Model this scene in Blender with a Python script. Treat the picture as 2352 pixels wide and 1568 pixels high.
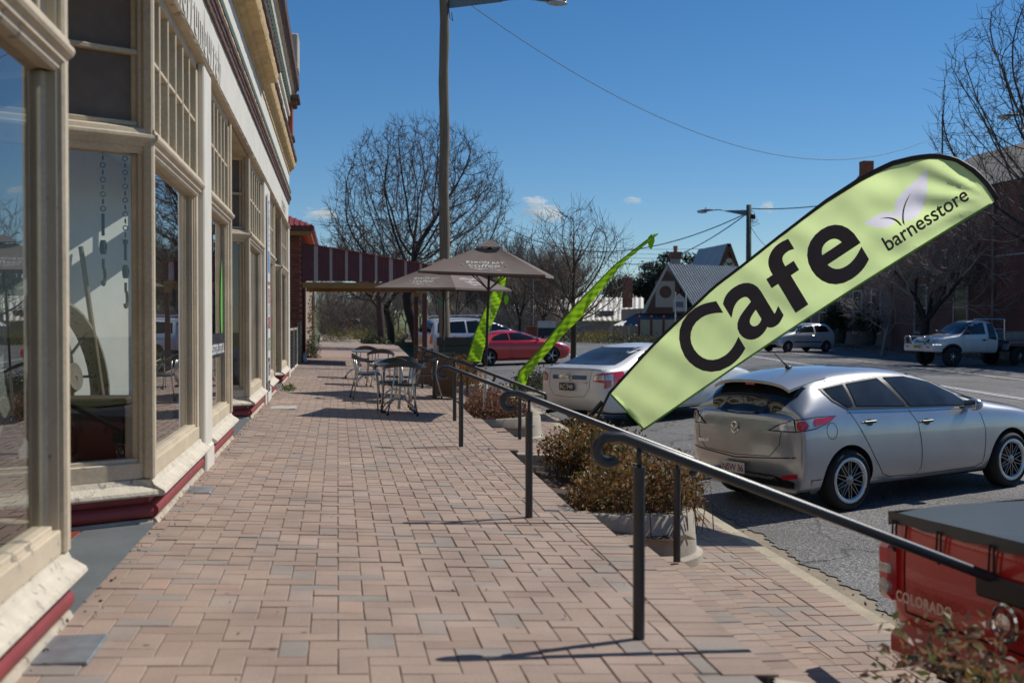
import bpy, bmesh, math, random
import numpy as np
from mathutils import Vector, Matrix, Euler
from mathutils.geometry import delaunay_2d_cdt
from mathutils.bvhtree import BVHTree
R = math.radians
random.seed(7)
rs = np.random.RandomState(11)
scene = bpy.context.scene
for o in list(bpy.data.objects): bpy.data.objects.remove(o)
COL = scene.collection

# ---------------------------------------------------------------- camera
cd = bpy.data.cameras.new('camera'); cam = bpy.data.objects.new('camera', cd); COL.objects.link(cam)
YAW = math.atan(400/2720); PIT = math.atan(43/2720)
cam.location = (0, 0, 1.28); cam.rotation_euler = (math.pi/2-PIT, 0, -YAW)
cd.sensor_width = 36; cd.lens = 36*2720/2352; cd.clip_start = .05; cd.clip_end = 6000
cd.dof.use_dof = True; cd.dof.focus_distance = 15.0; cd.dof.aperture_fstop = 2.8
scene.camera = cam
# ---------------------------------------------------------------- world, sun, exposure
SUN_EL, SUN_AZ = R(47), R(66.4)          # azimuth clockwise from +Y
w = bpy.data.worlds.new('World'); scene.world = w; w.use_nodes = True
wn = w.node_tree.nodes; wl = w.node_tree.links
sky = wn.new('ShaderNodeTexSky'); sky.sky_type = 'NISHITA'; sky.sun_disc = False
sky.sun_elevation = SUN_EL; sky.sun_rotation = SUN_AZ
sky.altitude = 1200; sky.air_density = 1.0; sky.dust_density = 0.0; sky.ozone_density = 5
hs_ = wn.new('ShaderNodeHueSaturation'); hs_.inputs['Saturation'].default_value = 1.22; wl.new(sky.outputs[0], hs_.inputs['Color'])
bg = wn['Background']; wl.new(hs_.outputs[0], bg.inputs[0]); bg.inputs[1].default_value = .085
sd = bpy.data.lights.new('sun', 'SUN'); sd.energy = 4.2; sd.angle = R(.53); sd.color = (1, .945, .86)
sun = bpy.data.objects.new('sun', sd); COL.objects.link(sun)
sdir = Vector((math.sin(SUN_AZ)*math.cos(SUN_EL), math.cos(SUN_AZ)*math.cos(SUN_EL), math.sin(SUN_EL)))
sun.rotation_euler = sdir.to_track_quat('Z', 'Y').to_euler(); sun.location = (20, 10, 40)
vs = scene.view_settings; vs.view_transform = 'Standard'; vs.look = 'None'; vs.exposure = 0; vs.gamma = 1
vs.use_curve_mapping = False
scene.cycles.max_bounces = 8; scene.cycles.transparent_max_bounces = 12
scene.cycles.use_denoising = True
scene.cycles.caustics_reflective = False; scene.cycles.caustics_refractive = False
try: scene.cycles.volume_bounces = 4
except Exception: pass

# ---------------------------------------------------------------- materials
MATS = {}
def nt(name):
    m = bpy.data.materials.new(name); m.use_nodes = True
    return m, m.node_tree.nodes, m.node_tree.links, m.node_tree.nodes['Principled BSDF']
def sock(b, n, v):
    if n in b.inputs: b.inputs[n].default_value = v
def M(name, col, rough=.6, metal=0., var=.12, scale=6., bump=.0, coat=0., spec=.5, stretch=(1, 1, 1), col2=None, thr=None,
      fine=None, rnd=0., emit=None, trans=0., detail=6, coordt='Object', sheen=0.):
    """procedural material: base colour broken up by noise; col2+thr adds worn patches; rnd varies per object"""
    if name in MATS: return MATS[name]
    m, n, l, b = nt(name)
    tc = n.new('ShaderNodeTexCoord'); mp = n.new('ShaderNodeMapping'); mp.inputs['Scale'].default_value = stretch
    l.new(tc.outputs[coordt], mp.inputs[0])
    nz = n.new('ShaderNodeTexNoise'); nz.inputs['Scale'].default_value = scale; nz.inputs['Detail'].default_value = detail
    l.new(mp.outputs[0], nz.inputs['Vector'])
    rp = n.new('ShaderNodeMapRange'); rp.inputs[1].default_value = .25; rp.inputs[2].default_value = .75
    rp.inputs[3].default_value = 1-var; rp.inputs[4].default_value = 1+var
    l.new(nz.outputs[0], rp.inputs[0])
    mul = n.new('ShaderNodeMix'); mul.data_type = 'RGBA'; mul.blend_type = 'MULTIPLY'; mul.inputs[0].default_value = 1
    mul.inputs[6].default_value = (*col, 1); l.new(rp.outputs[0], mul.inputs[7])
    out = mul.outputs[2]
    if fine:
        nf = n.new('ShaderNodeTexNoise'); nf.inputs['Scale'].default_value = fine[0]; nf.inputs['Detail'].default_value = 3
        l.new(mp.outputs[0], nf.inputs['Vector'])
        rf = n.new('ShaderNodeMapRange'); rf.inputs[1].default_value = .3; rf.inputs[2].default_value = .7
        rf.inputs[3].default_value = 1-fine[1]; rf.inputs[4].default_value = 1+fine[1]; l.new(nf.outputs[0], rf.inputs[0])
        m2 = n.new('ShaderNodeMix'); m2.data_type = 'RGBA'; m2.blend_type = 'MULTIPLY'; m2.inputs[0].default_value = 1
        l.new(out, m2.inputs[6]); l.new(rf.outputs[0], m2.inputs[7]); out = m2.outputs[2]
    if rnd:
        oi = n.new('ShaderNodeObjectInfo'); rr = n.new('ShaderNodeMapRange')
        rr.inputs[3].default_value = 1-rnd; rr.inputs[4].default_value = 1+rnd; l.new(oi.outputs['Random'], rr.inputs[0])
        m3 = n.new('ShaderNodeMix'); m3.data_type = 'RGBA'; m3.blend_type = 'MULTIPLY'; m3.inputs[0].default_value = 1
        l.new(out, m3.inputs[6]); l.new(rr.outputs[0], m3.inputs[7]); out = m3.outputs[2]
    if col2 is not None:
        n2 = n.new('ShaderNodeTexNoise'); n2.inputs['Scale'].default_value = scale*2.2; n2.inputs['Detail'].default_value = 9
        n2.inputs['Roughness'].default_value = .68; l.new(mp.outputs[0], n2.inputs['Vector'])
        cr = n.new('ShaderNodeMapRange'); cr.inputs[1].default_value = thr; cr.inputs[2].default_value = thr+.035
        l.new(n2.outputs[0], cr.inputs[0])
        mx = n.new('ShaderNodeMix'); mx.data_type = 'RGBA'; l.new(cr.outputs[0], mx.inputs[0]); l.new(out, mx.inputs[6])
        mx.inputs[7].default_value = (*col2, 1); out = mx.outputs[2]
    l.new(out, b.inputs['Base Color'])
    b.inputs['Roughness'].default_value = rough; b.inputs['Metallic'].default_value = metal
    sock(b, 'Specular IOR Level', spec); sock(b, 'Coat Weight', coat); sock(b, 'Coat Roughness', .03)
    if trans: sock(b, 'Transmission Weight', trans)
    if sheen: sock(b, 'Sheen Weight', sheen)
    if emit: sock(b, 'Emission Color', (*emit[:3], 1)); sock(b, 'Emission Strength', emit[3])
    if bump:
        bp = n.new('ShaderNodeBump'); bp.inputs['Strength'].default_value = bump; bp.inputs['Distance'].default_value = .01
        nb = n.new('ShaderNodeTexNoise'); nb.inputs['Scale'].default_value = scale*6; nb.inputs['Detail'].default_value = 5
        l.new(mp.outputs[0], nb.inputs['Vector']); l.new(nb.outputs[0], bp.inputs['Height']); l.new(bp.outputs[0], b.inputs['Normal'])
    MATS[name] = m
    return m
def leaf_mat(name, cols, rough=.5, transl=.35):
    """leaf material: colour picked per leaf from a list through a per-face attribute"""
    if name in MATS: return MATS[name]
    m, n, l, b = nt(name)
    at = n.new('ShaderNodeAttribute'); at.attribute_name = 'rnd'
    cr = n.new('ShaderNodeValToRGB'); cr.color_ramp.interpolation = 'LINEAR'
    el = cr.color_ramp.elements
    while len(el) < len(cols): el.new(.5)
    for i, c in enumerate(cols): el[i].position = i/(len(cols)-1); el[i].color = (*c, 1)
    l.new(at.outputs['Fac'], cr.inputs[0]); l.new(cr.outputs[0], b.inputs['Base Color'])
    b.inputs['Roughness'].default_value = rough
    if transl:
        tr = n.new('ShaderNodeBsdfTranslucent'); l.new(cr.outputs[0], tr.inputs[0])
        mx = n.new('ShaderNodeMixShader'); mx.inputs[0].default_value = transl
        l.new(b.outputs[0], mx.inputs[1]); l.new(tr.outputs[0], mx.inputs[2]); l.new(mx.outputs[0], n['Material Output'].inputs[0])
    MATS[name] = m
    return m
def glass_mat(name, tint=(.85, .9, .88), boost=1.0, rough=.0):
    """thin window glass: fresnel mix of clear transmission and mirror reflection"""
    if name in MATS: return MATS[name]
    m, n, l, b = nt(name); n.remove(b)
    ge = n.new('ShaderNodeNewGeometry'); dt = n.new('ShaderNodeVectorMath'); dt.operation = 'DOT_PRODUCT'
    l.new(ge.outputs['Normal'], dt.inputs[0]); l.new(ge.outputs['Incoming'], dt.inputs[1])
    def mth(op, a, b=None, clamp=False):
        q = n.new('ShaderNodeMath'); q.operation = op; q.use_clamp = clamp
        for i, v in enumerate((a, b)):
            if v is None: continue
            if isinstance(v, (int, float)): q.inputs[i].default_value = v
            else: l.new(v, q.inputs[i])
        return q.outputs[0]
    # Schlick reflectance of a two-sided pane, the same from inside and outside
    f5 = mth('POWER', mth('SUBTRACT', 1., mth('ABSOLUTE', dt.outputs['Value']), True), 4.2)
    class _o: pass
    mu = _o(); mu.outputs = [mth('MULTIPLY', mth('ADD', mth('MULTIPLY', f5, .90), .085), boost, True)]
    tc = n.new('ShaderNodeTexCoord'); nz = n.new('ShaderNodeTexNoise'); nz.inputs['Scale'].default_value = 1.3; nz.inputs['Detail'].default_value = 1
    l.new(tc.outputs['Object'], nz.inputs['Vector'])
    bp = n.new('ShaderNodeBump'); bp.inputs['Strength'].default_value = .06; bp.inputs['Distance'].default_value = .02
    l.new(nz.outputs[0], bp.inputs['Height'])
    tr = n.new('ShaderNodeBsdfTransparent'); tr.inputs[0].default_value = (*tint, 1)
    gl = n.new('ShaderNodeBsdfGlossy'); gl.inputs['Roughness'].default_value = rough; l.new(bp.outputs[0], gl.inputs['Normal'])
    mx = n.new('ShaderNodeMixShader'); l.new(mu.outputs[0], mx.inputs[0]); l.new(tr.outputs[0], mx.inputs[1]); l.new(gl.outputs[0], mx.inputs[2])
    l.new(mx.outputs[0], n['Material Output'].inputs[0])
    MATS[name] = m
    return m

# ---------------------------------------------------------------- mesh helpers
class MB:
    def __init__(s): s.v = []; s.f = []; s.m = []; s.r = []
    def add(s, vs_, fs, m=0, r=None):
        k = len(s.v); s.v += [tuple(p) for p in vs_]
        for f in fs: s.f.append(tuple(i+k for i in f)); s.m.append(m); s.r.append(r)
        return s
    def box(s, x0, y0, z0, x1, y1, z1, m=0, c=0., r=None):
        if x0 > x1: x0, x1 = x1, x0
        if y0 > y1: y0, y1 = y1, y0
        if z0 > z1: z0, z1 = z1, z0
        return s.obb(((x0+x1)/2, (y0+y1)/2, (z0+z1)/2), ((x1-x0)/2, 0, 0), (0, (y1-y0)/2, 0), (0, 0, (z1-z0)/2), m, c, r)
    def obb(s, ce, ax, ay, az, m=0, c=0., r=None):
        ce = Vector(ce); A = [Vector(ax), Vector(ay), Vector(az)]
        if c <= 0:
            vs_ = [ce+sx*A[0]+sy*A[1]+sz*A[2] for sz in (-1, 1) for sy in (-1, 1) for sx in (-1, 1)]
            fs = [(0, 2, 3, 1), (4, 5, 7, 6), (0, 1, 5, 4), (2, 6, 7, 3), (0, 4, 6, 2), (1, 3, 7, 5)]
            return s.add(vs_, fs, m, r)
        L = [a.length for a in A]; K = [1-min(c, l*.9)/l if l > 0 else 1 for l in L]
        vs_ = []; idx = {}
        for a in range(3):
            for sz in (-1, 1):
                for sy in (-1, 1):
                    for sx in (-1, 1):
                        g = [sx, sy, sz]; t = [g[i]*(1 if i == a else K[i]) for i in range(3)]
                        idx[(a, sx, sy, sz)] = len(vs_); vs_.append(ce+t[0]*A[0]+t[1]*A[1]+t[2]*A[2])
        fs = []
        q = lambda *k: fs.append(tuple(idx[i] for i in k))
        for sg in (-1, 1):
            q((0, sg, -1, -1), (0, sg, 1, -1), (0, sg, 1, 1), (0, sg, -1, 1))
            q((1, -1, sg, -1), (1, 1, sg, -1), (1, 1, sg, 1), (1, -1, sg, 1))
            q((2, -1, -1, sg), (2, 1, -1, sg), (2, 1, 1, sg), (2, -1, 1, sg))
        for a_ in (-1, 1):
            for b_ in (-1, 1):
                q((0, a_, b_, -1), (0, a_, b_, 1), (1, a_, b_, 1), (1, a_, b_, -1))
                q((0, a_, -1, b_), (0, a_, 1, b_), (2, a_, 1, b_), (2, a_, -1, b_))
                q((1, -1, a_, b_), (1, 1, a_, b_), (2, 1, a_, b_), (2, -1, a_, b_))
                for c_ in (-1, 1): q((0, a_, b_, c_), (1, a_, b_, c_), (2, a_, b_, c_))
        return s.add(vs_, fs, m, r)
    def bar(s, p, q, wx, wy, m=0, up=(0, 0, 1), c=0.):
        p = Vector(p); q = Vector(q); d = q-p; L = d.length; d.normalize(); up = Vector(up)
        if abs(d.dot(up)) > .99: up = Vector((1, 0, 0))
        a = d.cross(up).normalized(); b = a.cross(d)
        return s.obb((p+q)/2, a*wx/2, b*wy/2, d*L/2, m, c)
    def prism(s, prof, axis, a, b, m=0):
        """closed 2-D outline swept along an axis; prof in the two other axes, in xyz order"""
        n = len(prof); vs_ = []
        for t in (a, b):
            for (u, v) in prof:
                vs_.append({'x': (t, u, v), 'y': (u, t, v), 'z': (u, v, t)}[axis])
        fs = [(i, (i+1) % n, n+(i+1) % n, n+i) for i in range(n)]+[tuple(range(n))[::-1], tuple(range(n, 2*n))]
        return s.add(vs_, fs, m)
    def tube(s, pts, rad, n=8, m=0, caps=True, r=None):
        P = [Vector(p) for p in pts]; k = len(P)
        if not hasattr(rad, '__len__'): rad = [rad]*k
        T = [(P[min(i+1, k-1)]-P[max(i-1, 0)]).normalized() for i in range(k)]
        u = T[0].orthogonal().normalized(); vs_ = []
        for i in range(k):
            u = (u-T[i]*u.dot(T[i])); u = u.normalized() if u.length > 1e-6 else T[i].orthogonal().normalized()
            w_ = T[i].cross(u)
            for j in range(n):
                a = 2*math.pi*j/n; vs_.append(P[i]+(u*math.cos(a)+w_*math.sin(a))*rad[i])
        fs = [(i*n+j, i*n+(j+1) % n, (i+1)*n+(j+1) % n, (i+1)*n+j) for i in range(k-1) for j in range(n)]
        if caps: fs += [tuple(range(n))[::-1], tuple(range((k-1)*n, k*n))]
        return s.add(vs_, fs, m, r)
    def lathe(s, prof, n=24, ce=(0, 0, 0), axis='z', m=0, closed=False):
        vs_ = []
        for (r_, h) in prof:
            for j in range(n):
                a = 2*math.pi*j/n; c_, s_ = r_*math.cos(a), r_*math.sin(a)
                p = {'z': (c_, s_, h), 'y': (c_, h, s_), 'x': (h, c_, s_)}[axis]
                vs_.append((p[0]+ce[0], p[1]+ce[1], p[2]+ce[2]))
        k = len(prof); kk = k if closed else k-1
        fs = [(i*n+j, i*n+(j+1) % n, ((i+1) % k)*n+(j+1) % n, ((i+1) % k)*n+j) for i in range(kk) for j in range(n)]
        return s.add(vs_, fs, m)
    def quad(s, a, b, c, d, m=0, r=None): return s.add([a, b, c, d], [(0, 1, 2, 3)], m, r)
    def grid(s, fn, nu, nv, m=0):
        vs_ = [fn(i/nu, j/nv) for i in range(nu+1) for j in range(nv+1)]
        fs = [(i*(nv+1)+j, (i+1)*(nv+1)+j, (i+1)*(nv+1)+j+1, i*(nv+1)+j+1) for i in range(nu) for j in range(nv)]
        return s.add(vs_, fs, m)
    def blob(s, ce, rx, ry, rz, n=10, k=7, m=0):
        vs_ = []; fs = []
        for i in range(k+1):
            t = math.pi*i/k
            for j in range(n):
                a = 2*math.pi*j/n
                vs_.append((ce[0]+rx*math.sin(t)*math.cos(a), ce[1]+ry*math.sin(t)*math.sin(a), ce[2]+rz*math.cos(t)))
        fs = [(i*n+j, i*n+(j+1) % n, (i+1)*n+(j+1) % n, (i+1)*n+j) for i in range(k) for j in range(n)]
        return s.add(vs_, fs, m)
    def mesh(s, name, mats, smooth=False):
        me = bpy.data.meshes.new(name); me.from_pydata(s.v, [], s.f)
        for mt in (mats if isinstance(mats, (list, tuple)) else [mats]): me.materials.append(mt)
        if any(s.m): me.polygons.foreach_set('material_index', s.m)
        if any(x is not None for x in s.r):
            at = me.attributes.new('rnd', 'FLOAT', 'FACE'); at.data.foreach_set('value', [x or 0. for x in s.r])
        if smooth: me.polygons.foreach_set('use_smooth', [True]*len(me.polygons))
        me.update(); return me
    def build(s, name, mats, parent=None, smooth=False, loc=None, fix=True, angle=None):
        me = s.mesh(name, mats, smooth)
        if fix:
            bm = bmesh.new(); bm.from_mesh(me); bmesh.ops.recalc_face_normals(bm, faces=bm.faces); bm.to_mesh(me); bm.free()
        if smooth and angle:
            me.set_sharp_from_angle(angle=R(angle))
        return put(name, me, parent, loc)
def put(name, me, parent=None, loc=None, rot=None):
    o = bpy.data.objects.new(name, me); COL.objects.link(o)
    if parent is not None: o.parent = parent
    if loc is not None: o.location = loc
    if rot is not None: o.rotation_euler = rot
    return o
def tag(o, label, cat, group=None):
    o['label'] = label; o['category'] = cat
    if group: o['group'] = group
    return o
def thing(name, label, cat, loc=(0, 0, 0), rz=0, group=None):
    o = bpy.data.objects.new(name, None); COL.objects.link(o); o.location = loc; o.rotation_euler = (0, 0, rz)
    o.empty_display_size = .1
    return tag(o, label, cat, group)
def struct(o, kind='structure'): o['kind'] = kind; return o
def copy_tree(o, parent=None):
    c = o.copy(); COL.objects.link(c); c.parent = parent
    for ch in [x for x in bpy.data.objects if x.parent == o]: copy_tree(ch, c)
    return c
def text_mesh(s, size=1., bold=0., align='CENTER', spacing=1., shear=0., res=3):
    """flat lettering outline as (verts, faces) in the xy plane"""
    cu = bpy.data.curves.new('t', 'FONT'); cu.body = s; cu.size = size; cu.offset = bold; cu.align_x = align
    cu.align_y = 'CENTER'; cu.space_character = spacing; cu.shear = shear; cu.resolution_u = res
    ob = bpy.data.objects.new('t', cu); COL.objects.link(ob)
    me = bpy.data.meshes.new_from_object(ob.evaluated_get(bpy.context.evaluated_depsgraph_get()))
    V = [tuple(v.co) for v in me.vertices]; F = [tuple(p.vertices) for p in me.polygons]
    bpy.data.objects.remove(ob); bpy.data.curves.remove(cu); bpy.data.meshes.remove(me)
    return V, F
def text_obj(name, s, size, o, ux, uy, mat, parent=None, **k):
    V, F = text_mesh(s, size, **k); o = Vector(o); ux = Vector(ux); uy = Vector(uy)
    mb = MB().add([o+ux*v[0]+uy*v[1] for v in V], F)
    return mb.build(name, mat, parent, fix=False)
def smoothstep(a, b, x):
    t = min(1, max(0, (x-a)/(b-a))); return t*t*(3-2*t)
# ================================================================ GROUND
def XE(Y): return 1.578+.028*Y                     # edge of the raised footpath
def zp(X): return -.04*(X+.6)                      # raised footpath falls towards the road
def zroad(X, Y):
    return -.71+.0108*(min(max(Y, -5), 62)-11)+.02*min(max(X-4, 0), 6)-.0086*min(max(X-10, 0), 14)
def zk(Y): return zroad(4, Y)+.15                  # kerb top
def zl(Y): return zk(Y)+.015                       # lower footpath at the foot of the steps
KI, KO = 1.55, 1.68                                # kerb inner/outer offset from XE
STAIRS = [(4.45, 8.42), (12.66, 16.95), (20.9, 25.2)]
PLANT = [(-2, 4.45), (8.42, 12.66), (16.95, 20.9), (25.2, 31)]

m_joint = M('joint_sand', (.20, .16, .13), .95, var=.3, scale=30)
def paver_mat(name, src):
    m, n, l, b = nt(name)
    if src == 'obj': s_ = n.new('ShaderNodeObjectInfo').outputs['Random']
    else:
        a = n.new('ShaderNodeAttribute'); a.attribute_name = 'rnd'; s_ = a.outputs['Fac']
    cr = n.new('ShaderNodeValToRGB'); e = cr.color_ramp.elements
    cols = [(0, (.305, .215, .165)), (.2, (.345, .25, .192)), (.42, (.365, .268, .208)), (.6, (.325, .238, .188)), (.76, (.37, .275, .218)), (.88, (.31, .25, .208)), (.96, (.275, .238, .205)), (1, (.40, .27, .205))]
    while len(e) < len(cols): e.new(.5)
    for i, (p, c) in enumerate(cols): e[i].position = p; e[i].color = (*c, 1)
    l.new(s_, cr.inputs[0])
    g = n.new('ShaderNodeNewGeometry')
    nz = n.new('ShaderNodeTexNoise'); nz.inputs['Scale'].default_value = 2.2; nz.inputs['Detail'].default_value = 8; l.new(g.outputs['Position'], nz.inputs['Vector'])
    nf = n.new('ShaderNodeTexNoise'); nf.inputs['Scale'].default_value = 170; nf.inputs['Detail'].default_value = 3; l.new(g.outputs['Position'], nf.inputs['Vector'])
    ad = n.new('ShaderNodeMath'); ad.operation = 'ADD'; l.new(nz.outputs[0], ad.inputs[0]); l.new(nf.outputs[0], ad.inputs[1])
    mr = n.new('ShaderNodeMapRange'); mr.inputs[1].default_value = .7; mr.inputs[2].default_value = 1.3; mr.inputs[3].default_value = .74; mr.inputs[4].default_value = 1.22
    l.new(ad.outputs[0], mr.inputs[0])
    mx = n.new('ShaderNodeMix'); mx.data_type = 'RGBA'; mx.blend_type = 'MULTIPLY'; mx.inputs[0].default_value = 1
    l.new(cr.outputs[0], mx.inputs[6]); l.new(mr.outputs[0], mx.inputs[7])
    # small dark spots of old gum and oil
    vo = n.new('ShaderNodeTexVoronoi'); vo.inputs['Scale'].default_value = 2.6; l.new(g.outputs['Position'], vo.inputs['Vector'])
    vr = n.new('ShaderNodeMapRange'); vr.inputs[1].default_value = .02; vr.inputs[2].default_value = .05; vr.inputs[3].default_value = .35; vr.inputs[4].default_value = 1; l.new(vo.outputs['Distance'], vr.inputs[0])
    mg = n.new('ShaderNodeMix'); mg.data_type = 'RGBA'; mg.blend_type = 'MULTIPLY'; mg.inputs[0].default_value = 1
    l.new(mx.outputs[2], mg.inputs[6]); l.new(vr.outputs[0], mg.inputs[7])
    l.new(mg.outputs[2], b.inputs['Base Color']); b.inputs['Roughness'].default_value = .72
    bp = n.new('ShaderNodeBump'); bp.inputs['Strength'].default_value = .25; bp.inputs['Distance'].default_value = .004
    l.new(nf.outputs[0], bp.inputs['Height']); l.new(bp.outputs[0], b.inputs['Normal'])
    return m
m_pav = paver_mat('paver_clay', 'obj'); m_pavs = paver_mat('paver_clay_far', 'att')

UB = .1165                                          # half-brick module
def brick_me(lx, ly, h=.012, c=.003):
    hx, hy = lx/2, ly/2
    mb = MB(); T = [(-hx+c, -hy+c, 0), (hx-c, -hy+c, 0), (hx-c, hy-c, 0), (-hx+c, hy-c, 0)]
    S = [(-hx, -hy, -c), (hx, -hy, -c), (hx, hy, -c), (-hx, hy, -c)]; B = [(-hx, -hy, -h), (hx, -hy, -h), (hx, hy, -h), (-hx, hy, -h)]
    mb.add(T+S+B, [(0, 1, 2, 3)]+[(4+i, 4+(i+1) % 4, (i+1) % 4, i) for i in range(4)]+[(8+i, 8+(i+1) % 4, 4+(i+1) % 4, 4+i) for i in range(4)])
    return mb
_bm_cache = {}
def brick_mesh(lx, ly):
    k = (round(lx, 3), round(ly, 3))
    if k not in _bm_cache: _bm_cache[k] = brick_me(lx, ly).mesh('brick', m_pav)
    return _bm_cache[k]
fwd = Vector((math.sin(YAW), math.cos(YAW), 0)); rgt = Vector((math.cos(YAW), -math.sin(YAW), 0))
def in_view(x, y, z=0, pad=.12):
    v = Vector((x, y, z-1.28)); d = v.dot(fwd)
    if d < .5: return False
    return abs(v.dot(rgt)/d) < .432+pad*1.2/d and -.305-pad/d < (v.z/d+.0158) < .31
def lay(parent, bricks, nmax=300):
    """bricks: (x,y,lx,ly,zfun tilt).  The nmax that show largest become objects, the rest one mesh."""
    vis = [b for b in bricks if in_view(b[0], b[1], b[4])]
    vis.sort(key=lambda b: b[0]**2+b[1]**2)
    near = set(id(b) for b in vis[:nmax]); far = MB()
    for b in bricks:
        x, y, lx, ly, z, sx = b
        z += random.uniform(-.0022, .0022); tx, ty = random.gauss(0, .004), random.gauss(0, .004)
        if id(b) in near:
            put('brick', brick_mesh(lx-.0045, ly-.0045), parent, (x, y, z), (tx, ty+math.atan(-sx), random.gauss(0, .006)))
        else:
            hx, hy = lx/2-.0024, ly/2-.0024; c = .003; r_ = random.random()
            P = [(-hx, -hy), (hx, -hy), (hx, hy), (-hx, hy)]; Q = [(-hx+c, -hy+c), (hx-c, -hy+c), (hx-c, hy-c), (-hx+c, hy-c)]
            vv = [(x+p[0], y+p[1], z+p[0]*sx) for p in Q]+[(x+p[0], y+p[1], z+p[0]*sx-.012) for p in P]
            far.add(vv, [(0, 1, 2, 3)]+[(4+i, 4+(i+1) % 4, (i+1) % 4, i) for i in range(4)], 0, r_)
    if far.v: struct(far.build('paving_beyond', m_pavs, parent, fix=False), 'stuff')
def herring(x0fn, x1fn, y0, y1, zfn, sx, xoff=0.):
    out = []; Xmin = min(x0fn(y0), x0fn(y1)); Xmax = max(x1fn(y0), x1fn(y1))
    i0 = int((Xmin-xoff)/UB)-2; i1 = int((Xmax-xoff)/UB)+2
    for j in range(int(y0/UB)-1, int(y1/UB)+2):
        for i in range(i0, i1):
            k = (i+j) % 4
            if k == 0: a, b, lx, ly = i, j, 2, 1
            elif k == 2: a, b, lx, ly = i, j, 1, 2
            else: continue
            xa, ya = xoff+a*UB, b*UB; xb, yb = xa+lx*UB, ya+ly*UB
            lo, hi = x0fn((ya+yb)/2), x1fn((ya+yb)/2)
            xa, xb = max(xa, lo), min(xb, hi); ya, yb = max(ya, y0), min(yb, y1)
            if xb-xa < .02 or yb-ya < .02: continue
            xc, yc = (xa+xb)/2, (ya+yb)/2
            out.append((xc, yc, xb-xa, yb-ya, zfn(xc, yc), sx))
    return out
def inst(Y): return any(a <= Y <= b for a, b in STAIRS)
def xedge(Y): return XE(Y)-(0 if inst(Y) else .10)

# ground sheet reaching to the horizon, with the green hill behind the town
gs = MB()
XS = sorted(set([-2500, -1200, -600, -300, -150, -80, -40, -20, -8, -1.45, 1.0, 30, 34.5, 40, 60, 100, 160, 300, 600, 1200, 2500]))
YS = [-60, -20, 0, 20, 40, 62, 75, 80, 100, 130, 180, 260, 400, 600, 800, 1000, 1200, 1600, 2600, 4500]
def zg(x, y):
    b = -.05 if y < 62 else -.06
    h = 46*math.exp(-((x+190)/210)**2-((y-1300)/420)**2)+30*math.exp(-((x-700)/500)**2-((y-1900)/500)**2)
    far = smoothstep(300, 700, y)
    return b-.12+h*far-(1.1 if 0 < x < 31 and y < 300 else 0)
for i in range(len(XS)-1):
    for j in range(len(YS)-1):
        a, b, c, d = XS[i], XS[i+1], YS[j], YS[j+1]
        gs.quad((a, c, zg(a, c)), (b, c, zg(b, c)), (b, d, zg(b, d)), (a, d, zg(a, d)))
m_grass = M('dry_grass', (.12, .14, .045), .95, var=.35, scale=.05, col2=(.16, .12, .06), thr=.62, detail=8)
struct(gs.build('ground', m_grass, smooth=True))

# raised footpath
XF = -1.19
fp = MB()
ys = [1.5]+sorted([t for ab in STAIRS for t in ab])+[31, 78]
def padd(mb, y0, y1):
    ym = (y0+y1)/2; x1a = XE(y0)-(0 if inst(ym) else .10); x1b = XE(y1)-(0 if inst(ym) else .10)
    z0 = -.0055
    T = [(-2.6, y0, zp(-1.2)+z0), (-1.2, y0, zp(-1.2)+z0), (x1a, y0, zp(x1a)+z0), (x1b, y1, zp(x1b)+z0), (-1.2, y1, zp(-1.2)+z0), (-2.6, y1, zp(-1.2)+z0)]
    B = [(p[0], p[1], -1.1) for p in T]
    mb.add(T+B, [(0, 1, 4, 5), (1, 2, 3, 4), (2, 8, 9, 3), (1, 7, 8, 2), (3, 9, 10, 4)])
for a, b in zip(ys[:-1], ys[1:]): padd(fp, a, b)
path = struct(fp.build('footpath', m_joint))
m_path2 = M('gravel_path', (.36, .29, .21), .95, var=.2, scale=3, fine=(90, .2), bump=.2)
br = herring(lambda Y: XF, lambda Y: min(xedge(Y)-.235, 3.2), 3.0, 46, lambda x, y: zp(x), -.04, -.003)
y = 3.0
while y < 46:                                       # soldier course along the edge
    x1 = xedge(y+.058); br.append((x1-.1165, y+.058, .232, UB, zp(x1-.1165), -.04)); y += UB
lay(path, br, 300)
# further footpath: same clay paving, too far to tell the bricks apart
m_pavfar = M('paving_far', (.33, .235, .19), .8, var=.12, scale=1.2, fine=(26, .22))
fp2 = MB(); fp2.quad((-1.2, 46, zp(-1.2)), (2.86, 46, zp(2.86)), (3.6, 72, -.12), (-1.2, 72, .02)); struct(fp2.build('far_footpath', m_pavfar))
fp3 = MB(); fp3.quad((-1.1, 72, .021), (3.0, 72, -.099), (1.9, 140, -.02), (-2.0, 140, 0)); struct(fp3.build('gravel_footpath', m_path2))

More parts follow.
